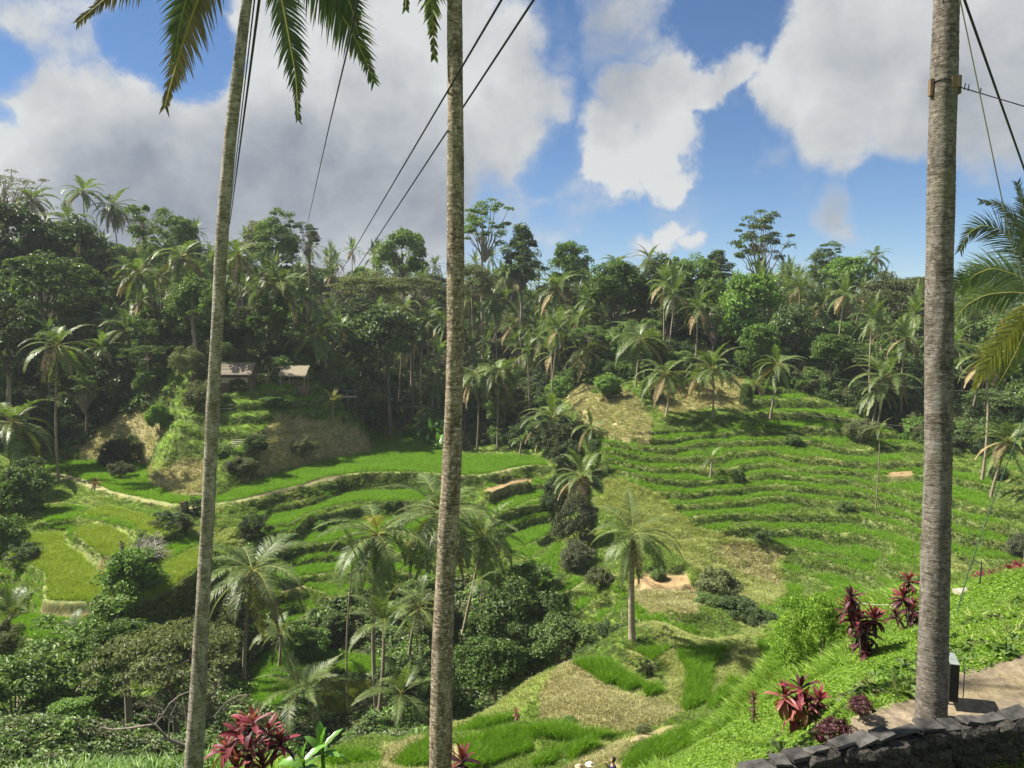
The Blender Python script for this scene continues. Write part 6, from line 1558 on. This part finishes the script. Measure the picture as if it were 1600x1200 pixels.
def red_plant(bx, by, Y, heads, label, leafL, stemr=.012, cat='red leaved plant', name='ti_plant', mats=('cord_red', 'cord_red', 'cord_dark'), n=16, dn=R(-28)):
    """base column/row at distance Y; heads = (column, row, size factor, leaf materials)"""
    base = atY(bx, by, Y) if Y else cast(bx, by)
    if Y is None: Y = base[1]
    g = float(H(base[0], base[1]))
    o = empty(name, (base[0], base[1], g - .03), label, cat)
    for h in heads:
        p = atY(h[0], h[1], Y + rng.normal() * .12 * Y / 14); rel_ = p - np.array([base[0], base[1], g - .03])
        t = np.linspace(0, 1, 6)[:, None]
        st = rel_ * t; st[:, :2] *= (.4 + .6 * t)
        V, Fq = tube_arr(st, np.linspace(stemr * 1.3, stemr, 6), 6)
        link('stem', mesh('stem', V, Fq, M['bark'], None, True), o)
        rosette(o, rel_, leafL * h[2], int((h[4] if len(h) > 4 else n) * 1.25), h[3] if len(h) > 3 else mats, dn=dn)
    return o


CRD, CDK, CPK, CBR = 'cord_red', 'cord_dark', 'cord_pink', 'cord_brown'
red_plant(1347, 1045, 14., [(1326, 948, 1., (CRD, CDK)), (1340, 965, 1., (CRD, CRD, CDK)), (1366, 962, 1., (CRD, CRD, CDK)), (1352, 985, 1., (CDK,)), (1345, 1000, .9, (CDK,)), (1356, 1015, .8, (CDK,)), (1330, 930, .8, (CDK, CDK))],
          'tall dark red plant with two branching heads on the near lawn', .36, n=24)
red_plant(1252, 1160, 11.8, [(1225, 1085, 1., (CRD, CPK, CBR)), (1252, 1072, 1.1, (CDK, CRD, CRD)), (1280, 1092, 1., (CRD, CRD, CDK)), (1240, 1110, .9, (CBR, CBR, CRD)), (1270, 1115, .9, (CRD, CBR)), (1255, 1095, 1., (CRD, CPK, CBR))],
          'broad red and bronze leaved plant leaning on thin stems by the stone wall', .36, n=17, dn=R(-55))
red_plant(1178, 1140, 14.5, [(1177, 1085, .6, (CRD, CDK), 14), (1178, 1100, .65, (CRD, CDK), 14), (1178, 1115, .6, (CDK,), 12)], 'small spike like red plant at the lower edge of the near lawn', .24)
red_plant(1418, 1000, 15.5, [(1420, 905, .9, (CRD, CDK), 18), (1412, 930, 1., (CRD, CDK), 22), (1425, 950, 1., (CRD, CDK), 20), (1400, 960, .8, (CDK,), 16), (1425, 975, 1., (CDK,), 18)], 'red leaved plant half hidden behind the left side of the right trunk', .36)
red_plant(1270, 985, 24., [(1270, 960, .8, (CRD, CDK), 22)], 'small round dark red plant beyond the near lawn', .36)
red_plant(395, 1240, 15., [(352, 1165, 1., (CPK, CRD, CRD)), (372, 1140, 1.1, (CPK, CRD, CRD)), (395, 1125, 1.1, (CPK, CRD, CDK)), (420, 1140, 1., (CRD, CRD, CDK)), (437, 1158, 1., (CRD, CRD, CDK)), (392, 1165, 1.1, (CRD, CPK, CDK)), (370, 1195, 1.1, (CPK, CRD, CPK)), (410, 1195, 1.1, (CRD, CPK, CDK))],
          'large crimson and pink leaved plant at the bottom edge right of the leaning left trunk', .46, n=15)
red_plant(724, 1240, 10.5, [(722, 1185, 1., (CRD, CDK), 14)], 'small dark red plant at the foot of the middle trunk', .34)
red_plant(147, 768, None, [(146, 757, 1., (CBR, CDK), 14), (150, 752, 1., (CRD, CBR), 12)], 'reddish plant standing at the bend of the footpath on the left', .95, .05)
red_plant(284, 806, None, [(283, 790, 1., (CDK, CDK), 16), (286, 785, 1., (CBR, CDK), 12)], 'dark topped plant at the footpath edge beside the leaning left trunk', .8, .1)
red_plant(190, 868, None, [(190, 848, .7, ('dark_leaf', CDK), 18), (191, 856, .7, ('dark_leaf',), 18), (190, 862, .7, ('dark_leaf',), 14)], 'dark column shaped plant on the straw bank between the pale rice plots', .7, .05)
red_plant(807, 1134, None, [(806, 1112, 1., (CBR, CPK), 14), (809, 1118, .9, (CBR, CBR), 12)], 'dry pinkish brown plant on the bund between foreground rice plots', .30, .03)
for k, (x_, y_) in enumerate(((1535, 905), (1555, 900), (1577, 893), (1590, 888))):
    red_plant(x_, y_ + 18, 23.5, [(x_, y_, .8, (CRD, CDK), 18), (x_ + 8, y_ + 5, .7, (CRD, CDK), 14)], ('red plant beside the pale slab', 'second red plant from the pale slab', 'third red plant from the pale slab', 'red plant farthest from the pale slab, at the right edge')[k], .62)
# low purple shrub on the wall, small leaves
CR['purple'] = crown_mesh('foliage', 'cord_dark', 500, 1.0, .7, 34, 40, .20, .36, low=-.5, limbs=24, aspect=.34)
for k, (x_, y_, r_) in enumerate(((1308, 1134, 40), (1344, 1143, 26))):
    c = atY(x_, y_, 9.6 + .2 * k)
    tree('bush', c[0], c[1], 'purple', r_ * 9.6 / F_PX, c[2], ('dark purple small leaved shrub on the path side of the stone wall', 'lower end of dark purple shrub row touching the path')[k], cat='shrub')


def banana(bx, by, Y, hgt, n, label, L=1.2):
    base = atY(bx, by, Y); g = float(H(base[0], base[1]))
    o = empty('banana_plant', (base[0], base[1], g - .05), label, 'banana plant')
    V, Fq = tube_arr(np.array([[0, 0, 0], [.02, 0, hgt * .5], [0, .02, hgt]]), [.09 * L, .07 * L, .045 * L], 8)
    link('stem', mesh('stem', V, Fq, M['banana_leaf'], None, True, {'lv': np.full(len(V), .3)}), o)
    rosette(o, (0, 0, hgt), L, n, ('banana_leaf',), R(82), R(5))
    return o


banana(505, 1250, 19., float(atY(505, 1165, 19.)[2] - H(atY(505, 1165, 19.)[0], 19.)), 9, 'banana plant with broad light leaves right of the crimson plant', .85)
banana(475, 1250, 18., float(atY(475, 1185, 18.)[2] - H(atY(475, 1185, 18.)[0], 18.)), 7, 'smaller banana plant leaning towards the crimson plant', .7)
for k, (x_, y_, Y_) in enumerate(((662, 655, 152.), (675, 645, 154.), (688, 655, 150.), (672, 668, 148.), (684, 690, 144.), (694, 675, 147.))):
    c_ = atY(x_, y_, Y_); hh_ = max(1.2, min(4., c_[2] - float(H(c_[0], c_[1]))))
    banana(x_, y_, Y_, hh_, 8, 'banana plant %s of the clump left of the middle trunk' % ('leftmost', 'topmost', 'upper right', 'central', 'lowest', 'rightmost')[k], 3.0)
banana(808, 905, 80., 2.2, 9, 'broad leaved plant above the dark gorge trees right of the middle trunk', 2.4)

# ------------------------------------------------------------------ dead branches on the straw bank
g0 = cast(222, 873)
db = MB(); r_ = np.random.default_rng(91)
for k in range(60):
    d = unit(np.array([r_.uniform(-.2, 1.3), r_.normal() * .6, abs(r_.normal()) * .75]))
    l_ = r_.uniform(1.0, 3.2); p = np.array([r_.uniform(-1.5, .8), r_.normal() * .5, .1])
    q = np.array([p + d * l_ * t for t in (0, .35, .7, 1.)]); q[1:] += r_.normal(size=(3, 3)) * .16
    db.tube(q, [.07, .05, .035, .02], 5, 0, False)
    for _ in range(2):
        e = q[2] + unit(d + r_.normal(size=3) * .7) * l_ * .4
        db.tube(np.array([q[2], e]), [.03, .012], 4, 0, False)
M['deadwood'] = plain_mat('deadwood', (.30, .27, .25), (.52, .49, .46), 6., .9, .1, .3)
tag(link('dead_branch', db.mesh('dead_branch', [M['deadwood']]), loc=g0), 'tangle of grey dead branches lying over the bank beside the pale rice', 'dead branches')

# pale crooked limbs under the feathery tree
Yc = 40.
bp0 = atY(330, 1190, Yc); o = empty('crooked_tree', (bp0[0], bp0[1], float(H(bp0[0], bp0[1]))), 'pale crooked bare limbs reaching left beneath the feathery olive tree', 'tree')
ol_ = np.array(o.location)
for k, (pts, r0_, r1_) in enumerate([([(332, 1215), (318, 1185), (292, 1166), (262, 1155), (242, 1132), (225, 1134), (200, 1138), (175, 1140), (158, 1136)], .16, .05), ([(242, 1132), (252, 1121), (265, 1100), (280, 1087), (300, 1079), (325, 1084)], .085, .04), ([(264, 1156), (264, 1137), (267, 1117), (278, 1096)], .07, .03),
                                     ([(300, 1172), (293, 1140), (289, 1110), (286, 1088)], .07, .035), ([(335, 1120), (352, 1098), (372, 1087), (392, 1085)], .05, .02), ([(242, 1132), (228, 1122), (212, 1114)], .05, .02), ([(345, 1108), (350, 1125), (360, 1140)], .03, .015), ([(200, 1138), (190, 1128), (180, 1126)], .04, .015)]):
    P = np.array([atY(q[0], q[1], Yc + .25 * math.sin(k * 2 + i_)) for i_, q in enumerate(pts)]) - ol_
    V, Fq = tube_arr(P, np.linspace(r0_ * .7, r1_ * .6, len(P)), 7)
    link('trunk' if k == 0 else 'branch', mesh('branch', V, Fq, M['pale_bark'], None, True), o)
# ------------------------------------------------------------------ huts on the knoll
h0 = cast(368, 600); h0z = float(H(h0[0], h0[1])); sc_ = h0[1] / F_PX
o = empty('tiled_hut', (h0[0], h0[1], atY(368, 598, h0[1])[2]), 'small open hut with brown shingled roof partly hidden by the leaning left trunk', 'hut')
W, Dp = 66 * sc_, 3.6
hz_ = 20 * sc_
b = MB(); b.box((0, 0, -1.2), (W * .86, Dp, 2.6)); link('base', b.mesh('base', [M['wood']]), o)
b = MB(); b.box((W * .05, -Dp * .42, .55), (W * .62, .1, .9)); link('low_wall', b.mesh('low_wall', [M['bamboo']]), o)
b = MB(); b.box((0, Dp * .42, 1.0), (W * .84, .1, 2.0)); link('back_wall', b.mesh('back_wall', [M['wood']]), o)
for sx in (-1, 1):
    for sy in (-1, 1):
        b = MB(); b.box((sx * W * .40, sy * Dp * .44, 1.0), (.16, .16, 2.1)); link('post', b.mesh('post', [M['wood']]), o)
rf = empty_rf = link('roof', None, o)
rowm = MB()
for sgn in (-1, 1):
    for k in range(9):
        f0 = k / 9.; yy = sgn * (Dp * .72 * (1 - f0)); zz = hz_ * .72 + f0 * 1.75
        rowm = MB(); sl = math.atan2(1.75, Dp * .72)
        rowm.box((0, yy - sgn * .13, zz + .10 + .0), (W * (1.0 + .012 * math.sin(k * 7)), .44, .05), 0, 0, sl * (1 if sgn < 0 else -1), .03)
        link('shingle_row', rowm.mesh('shingle_row', [M['roof_tile']]), rf)
b = MB(); b.tube(np.array([[-W * .51, 0, hz_ * .72 + 1.85], [W * .51, 0, hz_ * .72 + 1.85]]), .1, 6); link('ridge', b.mesh('ridge', [M['roof_tile']]), rf)

h1 = cast(458, 603); s1 = h1[1] / F_PX
o = empty('thatched_shelter', (h1[0], h1[1] + .5, atY(458, 602, h1[1])[2]), 'open shelter with shaggy pale thatch roof, right of the tiled hut', 'shelter')
Wt, Dt = 44 * s1, 3.2
b = MB(); b.box((0, 0, -1.0), (Wt, Dt, 2.2)); link('platform', b.mesh('platform', [M['wood']]), o)
for sx in (-1, -.2, 1):
    for sy in (-1, 1):
        b = MB(); b.tube(np.array([[sx * Wt * .44, sy * Dt * .4, -.3], [sx * Wt * .44, sy * Dt * .4, 18 * s1]]), .07, 6); link('post', b.mesh('post', [M['bamboo']]), o)
r_ = np.random.default_rng(17)
n_ = 5200
sg = np.where(r_.random(n_) < .5, -1., 1.); u_ = r_.random(n_) ** .8; x_ = r_.uniform(-Wt * .38, Wt * .58, n_)
yb = sg * u_ * Dt * .85; zb = 17 * s1 + (1 - u_) * 1.45 + 0.1
P_ = np.stack([x_, yb, zb + .12], 1); dd = unit(np.stack([r_.normal(size=n_) * .12, sg * .8, -np.full(n_, .75)], 1)); ww = np.array([1., 0, 0]) * .045
V = np.stack([P_ - ww, P_ + ww, P_ + dd * r_.uniform(.35, .8, n_)[:, None]], 1).reshape(-1, 3)
th_ = link('thatch', mesh('thatch', V, np.arange(3 * n_).reshape(-1, 3), [M['thatch']]), o)
b = MB()
for sgn in (-1, 1):
    b.add(np.array([[-Wt * .38, 0, 17 * s1 + 1.5], [Wt * .58, 0, 17 * s1 + 1.5], [Wt * .58, sgn * Dt * .85, 17 * s1 + .02], [-Wt * .38, sgn * Dt * .85, 17 * s1 + .02]]), np.array([[0, 1, 2, 3]]))
link('roof', b.mesh('roof', [M['thatch']]), o)
b = MB()
for zz in (10 * s1, 13 * s1): b.tube(np.array([[-Wt * .44, -Dt * .42, zz - .8], [Wt * .44, -Dt * .42, zz - .8]]), .04, 6)
link('railing', b.mesh('railing', [M['bamboo']]), o)
h2 = cast(430, 600)
o = empty('bamboo_pergola', (h2[0], h2[1] + .8, atY(430, 600, h2[1])[2]), 'bare bamboo frame with crossed struts between the two huts', 'pergola')
ws_ = 18 * s1
for sx in (-1, 1):
    for sy in (-1, 1):
        b = MB(); b.tube(np.array([[sx * ws_ / 2, sy * .9, -.6], [sx * ws_ / 2 * 1.05, sy * .9, 25 * s1]]), .07, 6); link('post', b.mesh('post', [M['bamboo']]), o)
for k in range(5):
    b = MB(); b.tube(np.array([[-ws_ * .62, -1. + k * .5, 25 * s1], [ws_ * .66, -1. + k * .5, 25.5 * s1]]), .06, 6); link('beam', b.mesh('beam', [M['wood']]), o)
for sx in (-1, 1):
    b = MB(); b.tube(np.array([[sx * ws_ * .45, -.95, 12 * s1], [sx * ws_ * .1, -.95, 25 * s1]]), .05, 6); link('strut', b.mesh('strut', [M['bamboo']]), o)
h3 = cast(411, 598)
o = empty('bamboo_bench', (h3[0], h3[1], atY(411, 597, h3[1])[2]), 'small pale bamboo table platform left of the bare frame', 'platform')
b = MB(); b.box((0, 0, 12 * s1), (15 * s1, 1.2, .16)); link('tabletop', b.mesh('tabletop', [M['bamboo']]), o)
for sx in (-1, 1):
    for sy in (-1, 1):
        b = MB(); b.tube(np.array([[sx * 6 * s1, sy * .45, -.4], [sx * 7 * s1, sy * .45, 12 * s1]]), .05, 6); link('leg', b.mesh('leg', [M['bamboo']]), o)
# viewing rail in front of the shelter
h4 = cast(462, 606)
o = empty('viewing_rail', (h4[0], h4[1], atY(462, 606, h4[1])[2]), 'pale horizontal rail on one post below the thatched shelter', 'rail')
b = MB(); b.tube(np.array([[-13 * s1, 0, 12 * s1], [8 * s1, 0, 12 * s1]]), .06, 6); link('rail', b.mesh('rail', [M['bamboo']]), o)
for xx in (-12, 3):
    b = MB(); b.tube(np.array([[xx * s1, 0, -.8], [xx * s1, 0, 12 * s1]]), .05, 6); link('post', b.mesh('post', [M['bamboo']]), o)

# jungle swing frame with platform
q0 = cast(549, 652, 100); q0 = atY(548, 650, 146.); gq = float(H(q0[0], q0[1])); sq = 146. / F_PX
top = atY(548, 611, 146.)[2]; plz = atY(548, 620, 146.)[2]
o = empty('swing_platform', (q0[0], q0[1], gq), 'slender metal swing frame with small platform on the right shoulder of the knoll', 'swing frame')
for xx in (-4, 8):
    b = MB(); b.tube(np.array([[xx * sq, 0, -.3], [xx * sq, 0, top - gq]]), .06, 6); link('post', b.mesh('post', [M['box_edge']]), o)
b = MB(); b.tube(np.array([[-20 * sq, 0, top - gq + .12], [13 * sq, -1.2, top - gq + .12]]), .055, 6); b.tube(np.array([[-20 * sq, 1.2, top - gq + .05], [13 * sq, 0, top - gq]]), .045, 6); link('top_bar', b.mesh('top_bar', [M['box_edge']]), o)
b = MB(); b.box((-4 * sq, .3, plz - gq), (26 * sq, 1.4, .14)); link('platform', b.mesh('platform', [M['bamboo']]), o)
for xx in (-15, -5, 8):
    b = MB(); b.tube(np.array([[xx * sq, -.4, plz - gq], [xx * sq, -.4, top - gq]]), .035, 5); link('baluster', b.mesh('baluster', [M['box_edge']]), o)

# bamboo pavilion ruin at the end of the main terrace
q1 = atY(632, 655, 182.); gq = float(H(q1[0], q1[1])); s2 = 182. / F_PX
zt = atY(632, 636, 182.)[2] - gq
o = empty('bamboo_pavilion', (q1[0], q1[1], gq), 'brown open bamboo pavilion at the far end of the main rice terrace', 'pavilion')
for xx in (-14, -3, 2, 14, 22):
    b = MB(); b.tube(np.array([[xx * s2, 0, -.3], [xx * s2, .1, zt]]), .11, 6); link('post', b.mesh('post', [M['bamboo']]), o)
for yy in (-.6, .8):
    b = MB(); b.tube(np.array([[-22 * s2, yy, zt + .1], [24 * s2, yy, zt + .1]]), .12, 6); link('beam', b.mesh('beam', [M['bamboo']]), o)
b = MB(); b.box((6 * s2, 1.2, zt * .45), (32 * s2, .2, zt * .7)); link('back_screen', b.mesh('back_screen', [M['wood']]), o)
b = MB(); b.box((-14 * s2, .5, zt + 1.3), (16 * s2, 2.6, .3), 0, 0, .25, .05); link('roof', b.mesh('roof', [M['straw']]), o)
wire('long pale pole slanting from the thicket down to the bamboo pavilion', [atY(536, 600, 168.), atY(607, 628, 180.)], .30, 'straw', 'leaning_pole', 'pole', n=4)
q2 = atY(583, 655, 178.); gq = float(H(q2[0], q2[1]))
o = empty('straw_shelter', (q2[0], q2[1], gq), 'tiny orange straw shelter on two posts at the head of the main terrace', 'shelter')
b = MB(); b.box((0, 0, 1.25), (1.6, 1.1, .9), 0, 0, .12, .12); link('roof', b.mesh('roof', [M['straw']]), o)
for xx in (-.6, .6):
    b = MB(); b.tube(np.array([[xx, 0, -.2], [xx, 0, 1.]]), .06, 5); link('post', b.mesh('post', [M['bamboo']]), o)
# stone steps on the knoll
for nm_, (cx, cy, n_, lab) in {'a': (370, 698, 4, 'flight of pale stone steps on the knoll above the main terrace'), 'b': (352, 642, 5, 'flight of pale steps climbing the knoll lawn beside the leaning left trunk')}.items():
    p0 = cast(cx, cy); o = empty('stone_steps', (p0[0], p0[1], p0[2]), lab, 'steps')
    for k in range(n_):
        yk = p0[1] + k * .55; zk = max(float(H(p0[0], yk)), p0[2] + k * .22) - p0[2] + .05
        b = MB(); b.box((0.05 * k, k * .55, zk - .05), (2.2, .42, .16), 0, 0, 0, .04); link('step', b.mesh('step', [M['pale_step']]), o)
# pale landing slab with steps at the crest of the near lawn
p0 = cast(1518, 928)
o = empty('stone_landing', (p0[0], p0[1], p0[2]), 'pale stone slab landing at the crest of the lawn behind the right trunk', 'steps')
for k in range(3):
    b = MB(); b.box((-.1 * k, -.30 * k, .06 - .10 * k), (.8, .32, .09), .15, 0, 0, .015); link('slab', b.mesh('slab', [M['pale_step']]), o)
b = MB(); b.tube(np.array([[.25, .1, 0], [.27, .1, .75]]), .014, 6); tag(link('marker_post', b.mesh('marker_post', [M['cable']]), loc=p0), 'thin dark post standing beside the pale slab landing', 'post')

# ------------------------------------------------------------------ dark box behind the right trunk
bp = atY(1487, 1112, 10.1); gb = float(H(bp[0], bp[1]))
ztop = atY(1487, 1034, 10.1)[2] - gb; zbot = .12
o = empty('notice_box', (bp[0], bp[1], gb), 'black box panel with pale metal edge fixed behind the right trunk', 'box')
b = MB(); b.box((0.02, .08, (ztop + zbot) / 2), (.11, .40, ztop - zbot), -.35); link('body', b.mesh('body', [M['black_box']]), o)
b = MB(); b.box((.085, -.10, (ztop + zbot) / 2 + .04), (.012, .012, ztop - zbot - .05), -.35); b.box((.02, .08, ztop + .008), (.115, .405, .010), -.35); link('edge_strip', b.mesh('edge_strip', [M['box_edge']]), o)
b = MB(); b.tube(np.array([[-.02, .08, -.05], [-.02, .08, zbot + .01]]), .02, 6); link('leg', b.mesh('leg', [M['black_box']]), o)

# ------------------------------------------------------------------ stone wall in front of the path
WL = np.array([atZ(x, y, -4.9) for x, y in ((1168, 1212), (1185, 1204), (1250, 1184), (1340, 1162), (1430, 1143), (1500, 1133), (1600, 1118), (1720, 1102))])
o = empty('stone_wall', tuple(WL[0] - np.array([0, 0, 1.4])), 'low dark mossy stone wall with flat capstones in the lower right corner', 'wall')
wl0 = WL[0] - np.array([0, 0, 1.4])
seg_l = np.concatenate([[0], np.cumsum(np.linalg.norm(np.diff(WL[:, :2], axis=0), axis=1))])


def wpos(s):
    p = np.array([np.interp(s, seg_l, WL[:, q]) for q in range(3)]); q_ = np.array([np.interp(s + .05, seg_l, WL[:, q]) for q in range(3)])
    return p - wl0, math.atan2(q_[1] - p[1], q_[0] - p[0])


b = MB()
for s in np.arange(0, seg_l[-1], .12):
    p, a = wpos(s); b.box((p[0] - math.sin(a) * -.02, p[1] + .17, -.05), (.16, .24, 2.7), a)
link('core', b.mesh('core', [M['stone']]), o)


def stone_mesh(w_, d_, h_, seed, m_):
    r_ = np.random.default_rng(seed); bm = bmesh.new(); bmesh.ops.create_icosphere(bm, subdivisions=2, radius=1.)
    for v in bm.verts:
        c = np.array(v.co); c = np.sign(c) * abs(c) ** .7
        c += r_.normal(size=3) * .10
        v.co = Vector((c[0] * w_ / 1.7, c[1] * d_ / 1.7, c[2] * h_ / 1.7))
    me = bpy.data.meshes.new('stone'); bm.to_mesh(me); bm.free(); me.materials.append(M[m_]); return me


STN = [stone_mesh(.26, .16, .19, 600 + i, 'stone') for i in range(7)]
row = 0
for zc_ in np.arange(1.26, .0, -.155):
    s = rng.uniform(0, .15)
    while s < seg_l[-1]:
        f = rng.uniform(.75, 1.2); p, a = wpos(s)
        link('stone', STN[int(rng.integers(0, 7))], o, (p[0] + math.sin(a) * .02, p[1] - .0 + rng.normal() * .02, zc_ + rng.normal() * .02), (rng.normal() * .15, rng.normal() * .15, a + rng.normal() * .15), (f, 1, rng.uniform(.8, 1.05)))
        s += .24 * f
s = .0; kk = 0
while s < seg_l[-1]:
    l_ = rng.uniform(.16, .40); p, a = wpos(s + l_ / 2)
    bb = MB(); bb.box((0, 0, 0), (l_ - .02, rng.uniform(.15, .22), rng.uniform(.03, .045)), 0, 0, 0, .016)
    link('capstone', bb.mesh('capstone', [M['cap_stone']]), o, (p[0], p[1] + .09, 1.385 + rng.normal() * .016), (rng.normal() * .10, rng.normal() * .08, a + rng.normal() * .12))
    s += l_ + rng.uniform(0, .03)
# straw and chips on the path
x_, y_ = polysample(pathP, .045)
r_ = np.random.default_rng(4); kp = r_.random(len(x_)) < .75; x_, y_ = x_[kp], y_[kp]
ST = [blades('straw', 'drygrass', 5, .05, .03, .006, 3.0, 700 + i, curl=.2) for i in range(3)]
scatter('litter', np.stack([x_, y_, H(x_, y_) + .012], 1), rng.uniform(0, 6.28, len(x_)), rng.uniform(.5, 1.3, len(x_)), ST, 'dry straw and leaf litter strewn over the path')

# ------------------------------------------------------------------ people
def skin_obj(name, verts, edges, radii, mat, parent, sub=2, root=0):
    me = bpy.data.meshes.new(name); me.from_pydata(verts, edges, []); me.materials.append(M[mat])
    ob = link(name, me, parent)
    bpy.context.view_layer.objects.active = ob
    md = ob.modifiers.new('skin', 'SKIN')
    if not me.skin_vertices:
        bm = bmesh.new(); bm.from_mesh(me); bm.verts.layers.skin.verify(); bm.to_mesh(me); bm.free()
    for i, r in enumerate(radii):
        me.skin_vertices[0].data[i].radius = (r, r) if not isinstance(r, tuple) else r
    me.skin_vertices[0].data[root].use_root = True
    md.use_smooth_shade = True
    s_ = ob.modifiers.new('sub', 'SUBSURF'); s_.levels = s_.render_levels = sub
    return ob


def person(px, head_py, label, top, legs, hat=None, face=-1., arm_up=False, height=1.68, walk=.12, Y0=None):
    """face = direction faced across the picture (-1 left, +1 right)"""
    best = None
    for Y in np.linspace(*((Y0 - 6, Y0 + 6) if Y0 else (20., 34.)), 240):
        d = pdir(px, head_py); x = d[0] * Y / d[1]
        z = float(H(x, Y)) + height * .94
        e = abs(z - atY(px, head_py, Y)[2])
        if best is None or e < best[0]: best = (e, x, Y)
    _, x, Y = best
    g = float(H(x, Y))
    o = empty('person', (x, Y, g), label, 'person', rz=0 if face > 0 else math.pi)
    h = height / 1.75
    # +x is forward
    V = [(0, 0, .95), (.0, 0, 1.12), (.01, 0, 1.32), (.0, 0, 1.44), (.015, 0, 1.52), (.03, 0, 1.63), (.03, 0, 1.71),
         (0, .09, .92), (walk, .10, .50), (walk * .6, .10, .08), (walk * .6 + .14, .11, .03),
         (0, -.09, .92), (-walk * .6, -.10, .50), (-walk * 1.5, -.10, .09), (-walk * 1.5 + .13, -.11, .03),
         (0, .17, 1.40), (-.03, .23, 1.14), (.08, .24, .92), (.12, .23, .84),
         (0, -.17, 1.40)] + ([(.14, -.22, 1.20), (.27, -.14, 1.42), (.30, -.10, 1.50)] if arm_up else [(.02, -.24, 1.14), (.12, -.24, .93), (.16, -.23, .85)])
    V = [tuple(np.array(v) * h) for v in V]
    E = [(0, 1), (1, 2), (2, 3), (3, 4), (4, 5), (5, 6), (0, 7), (7, 8), (8, 9), (9, 10), (0, 11), (11, 12), (12, 13), (13, 14), (3, 15), (15, 16), (16, 17), (17, 18), (3, 19), (19, 20), (20, 21), (21, 22)]
    rad = [(.13, .10), (.12, .09), (.14, .10), (.07, .06), (.048, .048), (.085, .075), (.07, .06), .085, .055, .038, .035, .085, .055, .038, .035, .05, .038, .030, .026, .05, .038, .030, .026]
    skin_obj('body', V, E, [tuple(np.array(r) * h) if isinstance(r, tuple) else r * h for r in rad], 'skin', o)
    sh = [0, 1, 2, 3, 15, 16, 19, 20]; ix = {v: i for i, v in enumerate(sh)}
    skin_obj('shirt', [V[i] for i in sh], [(0, 1), (1, 2), (2, 3), (3, 4), (4, 5), (3, 6), (6, 7)], [tuple(np.array((.155, .125)) * h), .135 * h, (.165 * h, .125 * h), .085 * h, .068 * h, .056 * h, .068 * h, .056 * h], top, o)
    tr_ = [0, 7, 8, 9, 11, 12, 13]
    skin_obj('trousers', [V[i] for i in tr_], [(0, 1), (1, 2), (2, 3), (0, 4), (4, 5), (5, 6)], [.135 * h, .10 * h, .072 * h, .058 * h, .10 * h, .072 * h, .058 * h], legs, o)
    hc = np.array([.0, 0, 1.66]) * h
    bm = bmesh.new(); bmesh.ops.create_icosphere(bm, subdivisions=3, radius=1.)
    for v in list(bm.verts):
        if v.co.x > .45 and v.co.z < .45: bm.verts.remove(v)
    for v in bm.verts: v.co = Vector((v.co.x * .112 * h + hc[0], v.co.y * .098 * h + hc[1], v.co.z * .118 * h + hc[2] + .015))
    me = bpy.data.meshes.new('hair'); bm.to_mesh(me); bm.free(); me.materials.append(M['hair']); link('hair', me, o)
    f = MB()
    for sy in (-1, 1):
        f.box((.112 * h, sy * .033 * h, 1.665 * h), (.012, .022, .012), 0, 0)
    link('eyes', f.mesh('eyes', [M['hair']]), o)
    f = MB(); f.tube(np.array([[.105, 0, 1.66], [.135, 0, 1.635], [.118, 0, 1.622]]) * h, [.008, .014, .010], 6); f.box((.112 * h, 0, 1.592 * h), (.01, .045, .01)); link('nose', f.mesh('nose', [M['skin']]), o)
    hx = V[22]
    hd = MB()
    for q in range(4): hd.tube(np.array([[hx[0], hx[1] - .025 + q * .017, hx[2]], [hx[0] + .05, hx[1] - .025 + q * .017, hx[2] + .01], [hx[0] + .055, hx[1] - .02 + q * .015, hx[2] - .035]]), [.009, .009, .007], 5)
    hd.tube(np.array([[hx[0], hx[1] + .03, hx[2]], [hx[0] + .035, hx[1] + .05, hx[2] + .01]]), [.011, .008], 5)
    link('hand', hd.mesh('hand', [M['skin']]), o)
    if hat:
        b_ = MB(); a_ = np.linspace(0, 1, 6)
        b_.tube(np.array([[.02 * h, 0, (1.70 + .10 * t_) * h] for t_ in (0, .01, .02, .6, .95, 1.0)]), np.array([.20, .20, .115, .105, .07, .01]) * h, 14)
        link('hat', b_.mesh('hat', [M[hat]], True), o)
    return o


person(958, 1187, 'dark haired person in navy shirt raising a hand on the dirt path', 'navy', 'dark_cloth', None, -1., True)
person(921, 1196, 'person in cream sun hat at the bottom edge on the dirt path', 'cream', 'dark_cloth', 'cream', 1.)
person(906, 1199, 'person in pale hat at the bottom edge, the leftmost of the three walkers', 'green_cloth', 'dark_cloth', 'straw', -1., height=1.6)
person(104, 727, 'distant person in green top and hat walking on the left footpath', 'green_cloth', 'dark_cloth', 'green_cloth', -1., Y0=float(cast(104, 741)[1]))
# ------------------------------------------------------------------ the air between here and the ridge
hm = bpy.data.materials.new('haze'); hm.use_nodes = True; t = hm.node_tree; t.nodes.clear(); n = NT(t)
pv = n.n('ShaderNodeVolumePrincipled'); pv.inputs['Color'].default_value = (.86, .93, 1., 1); pv.inputs['Density'].default_value = .00016; pv.inputs['Anisotropy'].default_value = .0
ho = n.n('ShaderNodeOutputMaterial'); t.links.new(pv.outputs[0], ho.inputs['Volume'])
b = MB(); b.box((0, 0, 0), (9400., 9400., 110.))
tag(link('haze', b.mesh('haze', [hm]), loc=(0, 0, 7.)), 'thin pale haze in the valley air', kind='stuff')
